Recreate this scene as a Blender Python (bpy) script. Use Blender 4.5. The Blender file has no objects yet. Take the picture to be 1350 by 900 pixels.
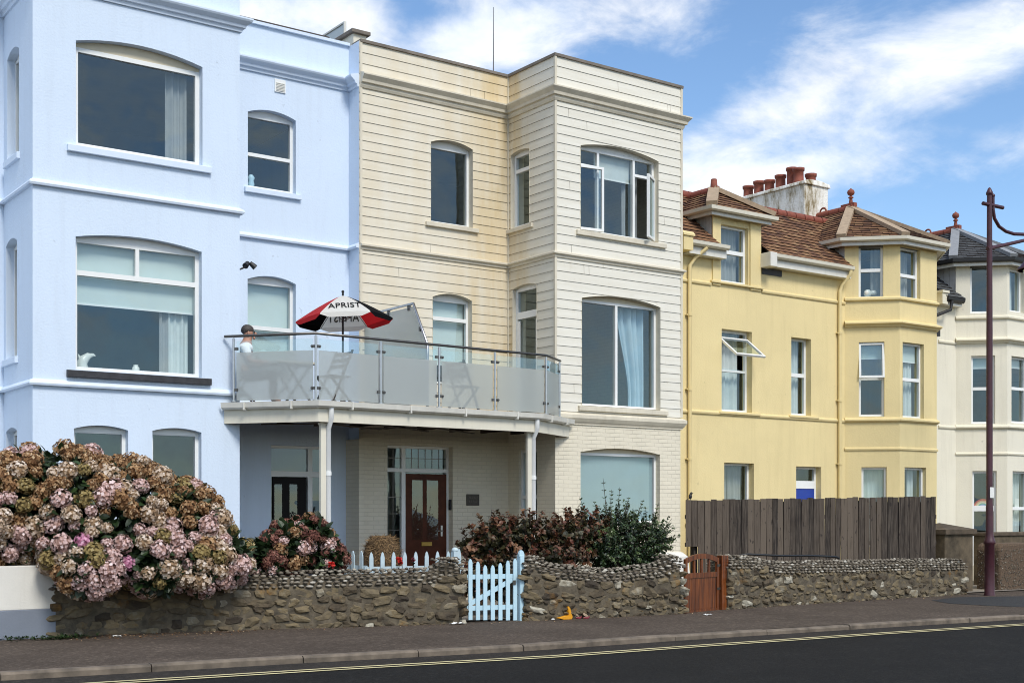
# A seaside terrace: blue, cream, yellow and ivory houses behind stone garden walls
SKY_STR, SKY_SAT, SKY_VAL, CLOUD, SUN_E, SUN_ANG, EXPO = .135, 1.06, 1.16, 7.6, 2.5, 18, 0.2
import bpy, bmesh, math, random
from mathutils import Vector as V, Matrix
from mathutils.geometry import delaunay_2d_cdt
R = math.radians
scn = bpy.context.scene
col = scn.collection
rnd = random.Random(7)
# ---------------------------------------------------------------- survey: how the photo's pixels map to the place
FPX, HZ, CXP, TH, EYE = 1704.0, 675.0, 675.0, R(54.2), 1.65
FW = V((math.cos(TH), math.sin(TH), 0)); RT = V((math.sin(TH), -math.cos(TH), 0)); UP = V((0, 0, 1))
CAM = V((0, 0, EYE))
def ray(px, py): return FW + RT * ((px - CXP) / FPX) + UP * ((HZ - py) / FPX)
def onY(px, py, Y):
    d = ray(px, py); return CAM + d * (Y / d.y)
def onX(px, py, X):
    d = ray(px, py); return CAM + d * (X / d.x)
KS = -0.007
def gz(x): return KS * (x - 11.3)
def onG(px, py, dz=0.0):
    d = ray(px, py); t = (KS * -11.3 - EYE + dz) / (d.z - KS * d.x); return CAM + d * t

# ---------------------------------------------------------------- materials
def N(nt, t, **kw):
    n = nt.nodes.new(t)
    for k, v in kw.items():
        if k in n.inputs: n.inputs[k].default_value = v
        else: setattr(n, k, v)
    return n
def new_mat(name):
    m = bpy.data.materials.new(name); m.use_nodes = True
    nt = m.node_tree; b = nt.nodes['Principled BSDF']
    return m, nt, b
def mixc(nt, fac, a, b, mode='MIX'):
    n = nt.nodes.new('ShaderNodeMix'); n.data_type = 'RGBA'; n.blend_type = mode
    for s, v in ((n.inputs[0], fac), (n.inputs[6], a), (n.inputs[7], b)):
        if hasattr(v, 'is_output'): nt.links.new(v, s)
        elif isinstance(v, (tuple, list)): s.default_value = (*v, 1) if len(v) == 3 else v
        else: s.default_value = v
    return n.outputs[2]
def ramp(nt, src, stops):
    n = nt.nodes.new('ShaderNodeValToRGB'); cr = n.color_ramp
    while len(cr.elements) < len(stops): cr.elements.new(0.5)
    for e, (p, c) in zip(cr.elements, stops):
        e.position = p; e.color = (*c, 1) if isinstance(c, (tuple, list)) else (c, c, c, 1)
    nt.links.new(src, n.inputs[0]); return n.outputs[0]
def coords(nt, scale=(1, 1, 1), src='geo'):
    if src == 'geo': o = nt.nodes.new('ShaderNodeNewGeometry').outputs['Position']
    else: o = nt.nodes.new('ShaderNodeTexCoord').outputs['Object']
    mp = nt.nodes.new('ShaderNodeMapping'); mp.inputs['Scale'].default_value = scale
    nt.links.new(o, mp.inputs[0]); return mp.outputs[0]
def noise(nt, vec, scale, detail=4, rough=.55):
    n = N(nt, 'ShaderNodeTexNoise', Scale=scale, Detail=detail, Roughness=rough)
    nt.links.new(vec, n.inputs['Vector']); return n.outputs['Fac']
def bump(nt, b, h, strength, dist):
    n = N(nt, 'ShaderNodeBump', Strength=strength, Distance=dist)
    nt.links.new(h, n.inputs['Height']); nt.links.new(n.outputs[0], b.inputs['Normal']); return n
def dark(c, f): return tuple(x * f for x in c)
def plain(name, c, rough=.5, var=.1, vs=6, bmp=.0, bs=60, metal=0, spec=.5, src='geo', streak=0, speck=0):
    m, nt, b = new_mat(name)
    v = coords(nt, src=src)
    f = noise(nt, v, vs)
    colr = ramp(nt, f, [(.3, dark(c, 1 - var)), (.7, tuple(min(1, x * (1 + var * .5)) for x in c))])
    if streak:
        v2 = coords(nt, (3, 3, .25), src); s = noise(nt, v2, 2.2, 5, .65)
        s = ramp(nt, s, [(.5, 0), (.75, 1)])
        mm = nt.nodes.new('ShaderNodeMath'); mm.operation = 'MULTIPLY'; mm.inputs[1].default_value = streak
        nt.links.new(s, mm.inputs[0])
        colr = mixc(nt, mm.outputs[0], colr, dark((c[0], c[1] * .96, c[2] * .88), .62))
    if speck:
        k = ramp(nt, noise(nt, v, 5.5, 3, .6), [(.70, 0), (.76, speck)]); colr = mixc(nt, k, colr, dark(c, .45))
        k = ramp(nt, noise(nt, v, .55, 6, .7), [(.52, 0), (.60, speck * .35)]); colr = mixc(nt, k, colr, dark(c, .8))
    nt.links.new(colr, b.inputs['Base Color'])
    b.inputs['Roughness'].default_value = rough; b.inputs['Metallic'].default_value = metal
    b.inputs['Specular IOR Level'].default_value = spec
    if bmp: bump(nt, b, noise(nt, v, bs, 5, .6), bmp, .01)
    return m
M = {}
M['blue'] = plain('blue_render', (.66, .765, .90), .75, .03, 1.1, .45, 30, streak=.13, speck=.35)
M['blue_trim'] = plain('blue_trim', (.68, .775, .90), .7, .03, 3, .15, 50)
M['yellow'] = plain('yellow_render', (.785, .645, .335), .8, .06, .9, .5, 30, streak=.2, speck=.4)
M['yellow_trim'] = plain('yellow_trim', (.775, .63, .32), .7, .06, 3, .15, 50, streak=.2)
M['white_render'] = plain('ivory_render', (.79, .745, .61), .8, .05, .9, .5, 30, streak=.25, speck=.4)
M['white_trim'] = plain('ivory_trim', (.76, .71, .56), .7, .05, 2, .15, 50, streak=.2)
M['upvc'] = plain('white_window_plastic', (.83, .84, .82), .35, .02, 8)
M['white_wood'] = plain('white_gloss_wood', (.74, .73, .66), .5, .06, 5, .1, 60, streak=.15)
M['beige'] = plain('beige_head_panel', (.70, .62, .46), .6, .06, 4)
M['slate_sill'] = plain('dark_slate', (.035, .035, .04), .6, .4, 14, .3, 50)
M['fascia'] = plain('cream_fascia', (.72, .68, .56), .55, .05, 3, .05, 50, streak=.2)
M['gutter'] = plain('white_gutter', (.72, .70, .63), .45, .08, 6, streak=.25)
M['steel'] = plain('brushed_steel', (.50, .50, .50), .28, .1, 20, metal=1)
M['dark_steel'] = plain('dark_steel', (.16, .15, .14), .35, .1, 20, metal=1)
M['black'] = plain('black_plastic', (.015, .015, .016), .5, .2, 20)
M['joist'] = plain('dark_joist', (.055, .036, .026), .8, .3, 8)
M['soffit_batten'] = plain('pale_batten', (.22, .19, .16), .7, .2, 8)
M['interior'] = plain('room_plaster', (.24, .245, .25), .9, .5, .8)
M['blind'] = plain('pale_roller_blind', (.62, .70, .67), .85, .04, 3)
M['blind_grey'] = plain('grey_roller_blind', (.20, .21, .22), .85, .05, 3)
M['curtain'] = plain('sheer_curtain', (.62, .67, .66), .9, .08, 6)
M['curtain_blue'] = plain('pale_blue_curtain', (.44, .58, .66), .85, .08, 4)
M['curtain_grey'] = plain('grey_curtain', (.33, .34, .34), .9, .1, 6)
M['vblind'] = plain('vertical_blind', (.42, .54, .56), .85, .05, 3)
M['mahogany'] = plain('mahogany', (.085, .024, .010), .5, .3, 5, .1, 40, spec=.2)
M['darkdoor'] = plain('black_door', (.008, .006, .006), .5, .2, 5, spec=.15)
M['bluedoor'] = plain('blue_door', (.015, .05, .33), .4, .1, 5)
M['brass'] = plain('brass', (.55, .36, .10), .35, .1, 20, metal=1)
M['lead_roof'] = plain('roof_felt', (.12, .12, .12), .85, .2, 4)
M['cap_felt'] = plain('parapet_cap', (.20, .17, .14), .8, .25, 6, .2, 40)
M['board_grey'] = plain('weathered_white_board', (.50, .50, .49), .7, .12, 8, .1, 50, streak=.3)
M['terracotta'] = plain('terracotta', (.24, .065, .038), .75, .25, 9, .2, 40)
M['ridge_buff'] = plain('mortar_hip', (.40, .30, .20), .85, .2, 10, .3, 40)
M['ridge_grey'] = plain('lead_hip', (.27, .28, .29), .7, .2, 10, .2, 40)
M['maroon'] = plain('maroon_paint', (.062, .016, .024), .42, .3, 9, .25, 60, streak=.3)
M['pale_blue_paint'] = plain('pale_blue_gloss', (.50, .70, .80), .4, .05, 6, .1, 40, streak=.15)
M['pale_picket'] = plain('weathered_picket_paint', (.50, .61, .66), .5, .12, 9, .1, 40, streak=.2)
M['lowwhite'] = plain('white_masonry_paint', (.72, .70, .64), .8, .07, 2, .3, 40, streak=.25)
M['lowgrey'] = plain('grey_masonry_paint', (.19, .215, .26), .8, .08, 2, .3, 40, streak=.15)
M['mortar'] = plain('lime_mortar', (.115, .094, .064), .95, .5, 9, 1.0, 24)
M['pier'] = plain('old_stone_pier', (.115, .088, .055), .95, .5, 5, .9, 22, streak=.3)
M['pier_cap'] = plain('pier_coping', (.10, .075, .05), .95, .4, 6, .7, 25)
M['bounce_paving'] = plain('garden_bounce_paving', (.27, .235, .19), .95, .4, 5, .8, 20)  # pale paving invented to bounce light up into the porch
M['earth'] = plain('bare_earth', (.07, .055, .042), .95, .4, 3)
M['kerb'] = plain('granite_kerb', (.17, .135, .10), .8, .5, 5, .4, 50)
M['yline'] = plain('worn_yellow_paint', (.62, .54, .30), .75, .25, 9, .2, 60)
M['patch'] = plain('new_tarmac', (.022, .022, .023), .85, .3, 20, .5, 120)
M['red'] = plain('red_canvas', (.62, .012, .016), .7, .06, 6)
M['white_canvas'] = plain('white_canvas', (.86, .84, .78), .75, .03, 6)
M['black_canvas'] = plain('black_canvas', (.006, .006, .007), .9, .1, 6, spec=.05)
def canvas(m, f):
    nt = m.node_tree; b = nt.nodes['Principled BSDF']; out = nt.nodes['Material Output']; tl = N(nt, 'ShaderNodeBsdfTranslucent')
    nt.links.new(b.inputs['Base Color'].links[0].from_socket, tl.inputs[0]); mx = nt.nodes.new('ShaderNodeMixShader'); mx.inputs[0].default_value = f
    nt.links.new(b.outputs[0], mx.inputs[1]); nt.links.new(tl.outputs[0], mx.inputs[2]); nt.links.new(mx.outputs[0], out.inputs[0])
for q_ in ('red', 'white_canvas'): canvas(M[q_], .38)
M['skin'] = plain('skin', (.42, .22, .15), .55, .06, 20)
M['hair'] = plain('grey_hair', (.06, .048, .042), .6, .3, 60, .5, 90)
M['shirt'] = plain('white_shirt', (.80, .81, .84), .85, .03, 10, .1, 40)
M['denim'] = plain('dark_trousers', (.04, .05, .08), .9, .1, 20)
M['dark_wood'] = plain('dark_stained_wood', (.055, .042, .034), .6, .2, 12)
M['amber'] = plain('amber_plastic', (.75, .33, .012), .45, .1, 20)
M['wine'] = plain('wine_red_plastic', (.20, .03, .04), .45, .1, 20)
M['paper'] = plain('white_paper', (.75, .75, .72), .8, .05, 10)
M['navy'] = plain('navy_plastic', (.02, .016, .07), .45, .1, 10)
M['scarlet'] = plain('scarlet_petal', (.60, .03, .02), .6, .15, 20)
M['ceramic'] = plain('white_ceramic', (.72, .73, .68), .3, .05, 10)
M['plaque'] = plain('grey_stone_plaque', (.085, .075, .06), .7, .2, 20, .2, 60)
M['plaque_mark'] = plain('worn_pale_letters', (.20, .18, .15), .8, .2, 40)
M['stem'] = plain('woody_stem', (.06, .042, .028), .9, .3, 20)


def schlick(nt, f0):
    # two-sided: a thin sheet reflects the same from either face
    g = nt.nodes.new('ShaderNodeNewGeometry'); d = nt.nodes.new('ShaderNodeVectorMath'); d.operation = 'DOT_PRODUCT'
    nt.links.new(g.outputs['Incoming'], d.inputs[0]); nt.links.new(g.outputs['Normal'], d.inputs[1])
    def m_(op, a, b=0.0):
        n = nt.nodes.new('ShaderNodeMath'); n.operation = op; n.use_clamp = op != 'POWER'
        for i, x in enumerate((a, b)):
            if hasattr(x, 'is_output'): nt.links.new(x, n.inputs[i])
            else: n.inputs[i].default_value = x
        return n.outputs[0]
    p = m_('POWER', m_('SUBTRACT', 1.0, m_('ABSOLUTE', d.outputs['Value'])), 5.0)
    return m_('ADD', m_('MULTIPLY', p, 1 - f0), f0)
def glass_mat(name, tint=(.90, .95, .95), boost=.012, ior=1.5, rough=0.0):
    m, nt, b = new_mat(name); nt.nodes.remove(b)
    out = nt.nodes['Material Output']
    tr = N(nt, 'ShaderNodeBsdfTransparent'); tr.inputs[0].default_value = (*tint, 1)
    gl = N(nt, 'ShaderNodeBsdfGlossy'); gl.inputs['Roughness'].default_value = rough
    gl.inputs['Color'].default_value = (.74, .93, 1, 1)
    # slightly uneven sheet so that reflections waver
    v = coords(nt, (1, 1, 1)); nb = N(nt, 'ShaderNodeBump', Strength=.3, Distance=.02)
    nt.links.new(noise(nt, v, 1.6, 1), nb.inputs['Height'])
    nt.links.new(nb.outputs[0], gl.inputs['Normal'])
    ad = nt.nodes.new('ShaderNodeMath'); ad.operation = 'MULTIPLY_ADD'; ad.inputs[1].default_value = 2.0; ad.inputs[2].default_value = boost
    nt.links.new(schlick(nt, .045), ad.inputs[0])
    mx = nt.nodes.new('ShaderNodeMixShader')
    nt.links.new(ad.outputs[0], mx.inputs[0]); nt.links.new(tr.outputs[0], mx.inputs[1]); nt.links.new(gl.outputs[0], mx.inputs[2])
    nt.links.new(mx.outputs[0], out.inputs[0]); return m
M['glass'] = glass_mat('window_glass')
M['clear_glass'] = glass_mat('clear_glass', (.93, .96, .95), .0)
def frosted():
    m, nt, b = new_mat('frosted_glass'); nt.nodes.remove(b); out = nt.nodes['Material Output']
    rf = N(nt, 'ShaderNodeBsdfRefraction', IOR=1.03, Roughness=.9); rf.inputs['Color'].default_value = (.92, .96, .95, 1)
    tl = N(nt, 'ShaderNodeBsdfTranslucent'); tl.inputs[0].default_value = (.86, .90, .88, 1)
    df = N(nt, 'ShaderNodeBsdfDiffuse'); df.inputs[0].default_value = (.80, .84, .83, 1)
    a = nt.nodes.new('ShaderNodeMixShader'); a.inputs[0].default_value = .5
    nt.links.new(tl.outputs[0], a.inputs[1]); nt.links.new(df.outputs[0], a.inputs[2])
    c = nt.nodes.new('ShaderNodeMixShader'); c.inputs[0].default_value = .62
    nt.links.new(rf.outputs[0], c.inputs[1]); nt.links.new(a.outputs[0], c.inputs[2])
    gl = N(nt, 'ShaderNodeBsdfGlossy', Roughness=.12); fr = schlick(nt, .03)
    e = nt.nodes.new('ShaderNodeMixShader'); nt.links.new(fr, e.inputs[0])
    nt.links.new(c.outputs[0], e.inputs[1]); nt.links.new(gl.outputs[0], e.inputs[2])
    tp = N(nt, 'ShaderNodeBsdfTransparent'); tp.inputs[0].default_value = (.9, .94, .93, 1); h = nt.nodes.new('ShaderNodeMixShader'); h.inputs[0].default_value = .12
    nt.links.new(e.outputs[0], h.inputs[1]); nt.links.new(tp.outputs[0], h.inputs[2]); nt.links.new(h.outputs[0], out.inputs[0]); return m
M['frosted'] = frosted()

def siding():
    m, nt, b = new_mat('cream_lap_siding')
    g = nt.nodes.new('ShaderNodeNewGeometry'); pos = g.outputs['Position']
    sep = nt.nodes.new('ShaderNodeSeparateXYZ'); nt.links.new(pos, sep.inputs[0])
    v = coords(nt, (1, 1, 1)); vz = coords(nt, (2.2, 2.2, .35)); vb = coords(nt, (.6, .6, 9))
    base = ramp(nt, noise(nt, vb, 1.6, 4), [(.3, (.715, .68, .58)), (.7, (.80, .775, .685))])
    # rust coloured run-off: strongest at the recess and its inner corner
    def mr(src, a, b_, c, d):
        n = N(nt, 'ShaderNodeMapRange'); n.clamp = True
        for i, x in enumerate((a, b_, c, d)): n.inputs[i + 1].default_value = x
        nt.links.new(src, n.inputs[0]); return n.outputs[0]
    def mul(a, b_, op='MULTIPLY'):
        n = nt.nodes.new('ShaderNodeMath'); n.operation = op; n.use_clamp = True
        for i, x in enumerate((a, b_)):
            if hasattr(x, 'is_output'): nt.links.new(x, n.inputs[i])
            else: n.inputs[i].default_value = x
        return n.outputs[0]
    dx = mr(sep.outputs[0], 12.6, 14.5, 0, 1); dy = mr(sep.outputs[1], 19.2, 20.3, .0, 1)
    bay = mr(sep.outputs[0], 14.7, 15.2, 1, .0)
    corner = mul(mul(dx, dy), bay)
    recess = mr(sep.outputs[1], 18.85, 19.9, .03, .42)
    amt = mul(recess, mul(mul(corner, corner), .9), 'ADD')
    st = ramp(nt, noise(nt, vz, 1.3, 6, .62), [(.30, .35), (.62, 1)])
    amt = mul(amt, st)
    c = mixc(nt, amt, base, (.64, .50, .28))
    sp = ramp(nt, noise(nt, v, 7, 6, .7), [(.60, 0), (.72, 1)])
    c = mixc(nt, mul(sp, .22), c, (.48, .38, .22))
    nt.links.new(c, b.inputs['Base Color']); b.inputs['Roughness'].default_value = .6
    bump(nt, b, noise(nt, coords(nt, (3, 3, 30)), 6, 4), .12, .004)
    return m
M['siding'] = siding()
M['siding_gap'] = plain('grimy_shaded_board_edge', (.13, .095, .06), .9, .3, 5)  # grime and lap shadow painted dark on the board undersides; also butt joints
M['siding_trim'] = plain('stained_cream_trim', (.70, .64, .51), .6, .12, 3, .1, 40, streak=.35)

def brickpaint(name, c):
    m, nt, b = new_mat(name)
    tc = nt.nodes.new('ShaderNodeNewGeometry').outputs['Position']
    sep = nt.nodes.new('ShaderNodeSeparateXYZ'); nt.links.new(tc, sep.inputs[0])
    ad = nt.nodes.new('ShaderNodeMath'); nt.links.new(sep.outputs[0], ad.inputs[0]); nt.links.new(sep.outputs[1], ad.inputs[1])
    cb = nt.nodes.new('ShaderNodeCombineXYZ'); nt.links.new(ad.outputs[0], cb.inputs[0]); nt.links.new(sep.outputs[2], cb.inputs[1])
    br = N(nt, 'ShaderNodeTexBrick', Scale=1.0); br.inputs['Brick Width'].default_value = .225; br.inputs['Row Height'].default_value = .075
    br.inputs['Mortar Size'].default_value = .007; br.inputs['Mortar Smooth'].default_value = .6
    br.inputs['Color1'].default_value = (*c, 1); br.inputs['Color2'].default_value = (*dark(c, .96), 1); br.inputs['Mortar'].default_value = (*dark(c, .86), 1)
    nt.links.new(cb.outputs[0], br.inputs['Vector'])
    f = noise(nt, coords(nt), 3, 5); c2 = mixc(nt, ramp(nt, f, [(.5, 0), (.8, .35)]), br.outputs[0], dark(c, .8))
    nt.links.new(c2, b.inputs['Base Color']); b.inputs['Roughness'].default_value = .7
    inv = nt.nodes.new('ShaderNodeMath'); inv.operation = 'SUBTRACT'; inv.inputs[0].default_value = 1; nt.links.new(br.outputs['Fac'], inv.inputs[1])
    nz = nt.nodes.new('ShaderNodeMath'); nz.operation = 'MULTIPLY_ADD'; nz.inputs[1].default_value = .4
    nt.links.new(noise(nt, coords(nt), 30, 4), nz.inputs[0]); nt.links.new(inv.outputs[0], nz.inputs[2])
    bump(nt, b, nz.outputs[0], .7, .006); return m
M['brick'] = brickpaint('cream_painted_brick', (.76, .695, .55))

def tiles(name, stops, lich):
    m, nt, b = new_mat(name)
    at = nt.nodes.new('ShaderNodeAttribute'); at.attribute_name = 'tint'
    v = coords(nt)
    f = nt.nodes.new('ShaderNodeMath'); f.operation = 'MULTIPLY_ADD'; f.inputs[1].default_value = .35
    nt.links.new(at.outputs['Fac'], f.inputs[0]); nt.links.new(noise(nt, v, 2.6, 8, .7), f.inputs[2])
    f2 = nt.nodes.new('ShaderNodeMath'); f2.operation = 'SUBTRACT'; f2.inputs[1].default_value = .17; nt.links.new(f.outputs[0], f2.inputs[0])
    c = ramp(nt, f2.outputs[0], stops)
    l = ramp(nt, noise(nt, v, 8, 6, .7), [(.60, 0), (.70, 1)])
    c = mixc(nt, l, c, lich)
    nt.links.new(c, b.inputs['Base Color']); b.inputs['Roughness'].default_value = .85
    bump(nt, b, noise(nt, v, 40, 4), .5, .01); return m
M['tile_red'] = tiles('lichen_clay_tile', [(.25, (.055, .025, .014)), (.45, (.155, .068, .030)), (.6, (.23, .115, .050)), (.8, (.32, .20, .10))], (.085, .062, .025))
M['tile_grey'] = tiles('grey_slate_tile', [(.25, (.03, .033, .036)), (.5, (.06, .066, .07)), (.8, (.10, .105, .11))], (.13, .13, .12))
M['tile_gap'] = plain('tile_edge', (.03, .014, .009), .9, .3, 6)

def chimney_mat():
    m, nt, b = new_mat('stained_chimney_render')
    v = coords(nt); vz = coords(nt, (1.2, 1.2, .35))
    c = ramp(nt, noise(nt, vz, 2.6, 7, .7), [(.47, (.84, .82, .76)), (.56, (.55, .50, .40)), (.63, (.20, .145, .06)), (.75, (.11, .075, .025))])
    nt.links.new(c, b.inputs['Base Color']); b.inputs['Roughness'].default_value = .9
    bump(nt, b, noise(nt, v, 18, 5), .6, .02); return m
M['chimney'] = chimney_mat()

def tinted(name, stops, rough=.85, fine=8, amt=.5, bmp=.5, bs=30, trans=0, sheen=0):
    """per-piece colour from the 'tint' attribute plus noise"""
    m, nt, b = new_mat(name)
    at = nt.nodes.new('ShaderNodeAttribute'); at.attribute_name = 'tint'
    v = coords(nt, src='obj')
    ma = nt.nodes.new('ShaderNodeMath'); ma.operation = 'MULTIPLY_ADD'; ma.inputs[1].default_value = amt
    sb = nt.nodes.new('ShaderNodeMath'); sb.operation = 'SUBTRACT'; sb.inputs[1].default_value = .5
    nt.links.new(noise(nt, v, fine, 6, .65), sb.inputs[0]); nt.links.new(sb.outputs[0], ma.inputs[0]); nt.links.new(at.outputs['Fac'], ma.inputs[2])
    c = ramp(nt, ma.outputs[0], stops); nt.links.new(c, b.inputs['Base Color']); b.inputs['Roughness'].default_value = rough
    if bmp: bump(nt, b, noise(nt, v, bs, 5), bmp, .01)
    if trans:
        out = nt.nodes['Material Output']; tl = N(nt, 'ShaderNodeBsdfTranslucent'); nt.links.new(c, tl.inputs[0])
        mx = nt.nodes.new('ShaderNodeMixShader'); mx.inputs[0].default_value = trans
        nt.links.new(b.outputs[0], mx.inputs[1]); nt.links.new(tl.outputs[0], mx.inputs[2]); nt.links.new(mx.outputs[0], out.inputs[0])
    return m
M['rubble'] = tinted('limestone_rubble', [(0, (.04, .030, .020)), (.3, (.095, .072, .043)), (.5, (.15, .118, .070)), (.62, (.17, .128, .068)), (.8, (.22, .19, .135)), (1, (.42, .39, .31))], .9, 9, .9, .9, 28)
def lichen(m, colr, lo, hi, sc):
    nt = m.node_tree; b = nt.nodes['Principled BSDF']; old = b.inputs['Base Color'].links[0].from_socket
    l = ramp(nt, noise(nt, coords(nt), sc, 6, .68), [(lo, 0), (hi, .85)]); nt.links.new(mixc(nt, l, old, colr), b.inputs['Base Color'])
lichen(M['rubble'], (.20, .105, .025), .60, .70, 2.1); lichen(M['rubble'], (.06, .056, .028), .60, .74, 3.7); lichen(M['mortar'], (.16, .085, .022), .62, .72, 2.1)
M['pebble'] = tinted('flint_pebble', [(0, (.07, .055, .04)), (.4, (.15, .125, .092)), (.72, (.25, .22, .17)), (1, (.52, .49, .42))], .7, 14, .5, .4, 40)
M['pebbledash'] = plain('pebble_dash', (.12, .08, .05), .95, .5, 30, 1.0, 55)
M['fence'] = tinted('weathered_fence_board', [(0, (.016, .011, .008)), (.5, (.040, .029, .021)), (1, (.125, .096, .070))], .9, 1, .0, .0)
def fence_grain():
    m = M['fence']; nt = m.node_tree; b = nt.nodes['Principled BSDF']
    n = noise(nt, coords(nt, (22, 22, 1.2), 'obj'), 2.0, 6, .65)
    old = b.inputs['Base Color'].links[0].from_socket
    c = mixc(nt, ramp(nt, n, [(.42, 0), (.7, .8)]), old, (.125, .10, .078)); c = mixc(nt, ramp(nt, n, [(.28, .7), (.42, 0)]), c, (.012, .009, .007)); nt.links.new(c, b.inputs['Base Color'])
    k = noise(nt, coords(nt, (5, 5, 2.5), 'obj'), 3, 2); c = mixc(nt, ramp(nt, k, [(.66, 0), (.72, .8)]), c, (.014, .010, .008)); nt.links.new(c, b.inputs['Base Color'])
    bump(nt, b, n, .5, .01)
fence_grain()
def gate_wood():
    m, nt, b = new_mat('varnished_red_wood')
    n = noise(nt, coords(nt, (16, 16, 1.0), 'obj'), 1.6, 6, .6)
    c = ramp(nt, n, [(.3, (.030, .008, .003)), (.52, (.14, .037, .008)), (.75, (.28, .082, .016))])
    nt.links.new(c, b.inputs['Base Color']); b.inputs['Roughness'].default_value = .42
    bump(nt, b, n, .25, .006); return m
M['gate_wood'] = gate_wood()
M['straw'] = tinted('dry_straw', [(0, (.05, .03, .015)), (.5, (.16, .095, .04)), (1, (.30, .19, .09))], .95, 6, .3, 0)
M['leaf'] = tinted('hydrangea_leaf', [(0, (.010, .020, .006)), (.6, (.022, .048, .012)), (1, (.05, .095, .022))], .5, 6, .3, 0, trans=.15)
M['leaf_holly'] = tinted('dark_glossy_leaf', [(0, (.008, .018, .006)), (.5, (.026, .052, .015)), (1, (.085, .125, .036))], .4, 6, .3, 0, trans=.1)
M['leaf_bronze'] = tinted('bronze_leaf', [(0, (.020, .022, .008)), (.3, (.055, .048, .016)), (.55, (.10, .050, .022)), (.75, (.12, .035, .020)), (1, (.22, .11, .05))], .5, 6, .3, 0, trans=.15)
HEADS = {
 'brown': [(0, (.055, .022, .007)), (.33, (.21, .098, .036)), (.66, (.44, .265, .125)), (1, (.72, .55, .35))],
 'cream': [(0, (.12, .062, .028)), (.28, (.38, .25, .14)), (.6, (.66, .53, .41)), (1, (.88, .78, .69))],
 'blush': [(0, (.18, .085, .06)), (.32, (.50, .31, .26)), (.65, (.74, .54, .51)), (1, (.90, .76, .74))],
 'pink': [(0, (.34, .08, .16)), (.4, (.62, .26, .40)), (1, (.84, .55, .66))],
 'olive': [(0, (.05, .032, .010)), (.4, (.20, .14, .045)), (.75, (.36, .27, .10)), (1, (.50, .42, .22))],
 'russet': [(0, (.05, .016, .012)), (.4, (.16, .055, .04)), (.75, (.30, .13, .09)), (1, (.46, .28, .20))]}
for k, s in HEADS.items(): M['h_' + k] = tinted(k + '_floret', s, .85, 10, .55, 0, trans=.18)

def asphalt(name, a, b_, rough=.85):
    m, nt, b = new_mat(name)
    v = coords(nt); f = noise(nt, v, 46, 4, .8); g = noise(nt, v, .9, 5, .6)
    vs = coords(nt, (.25, 1.6, 1)); w = noise(nt, vs, 1.3, 4)
    c = mixc(nt, ramp(nt, f, [(.35, 0), (.7, 1)]), a, b_)
    c = mixc(nt, ramp(nt, noise(nt, v, 17, 5, .75), [(.50, 0), (.70, .75)]), c, tuple(min(1, x * 1.9) for x in b_))
    c = mixc(nt, ramp(nt, noise(nt, v, 24, 3, .7), [(.30, .85), (.42, 0)]), c, dark(a, .5))
    c = mixc(nt, ramp(nt, g, [(.35, .0), (.75, .5)]), c, dark(a, .62))
    c = mixc(nt, ramp(nt, w, [(.55, 0), (.8, .3)]), c, tuple(min(1, x * 1.3) for x in b_))
    nt.links.new(c, b.inputs['Base Color']); b.inputs['Roughness'].default_value = rough; b.inputs['Specular IOR Level'].default_value = .12
    bump(nt, b, f, .8, .008); return m
M['sea'] = plain('sea_water', (.035, .055, .06), .18, .3, .2, .5, .6)
M['road'] = asphalt('road_asphalt', (.0105, .0102, .0098), (.022, .0212, .020))
M['pave'] = asphalt('footway_tarmac', (.055, .043, .034), (.130, .103, .082))
M['gutter_strip'] = asphalt('channel_asphalt', (.022, .020, .018), (.05, .043, .037))
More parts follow.
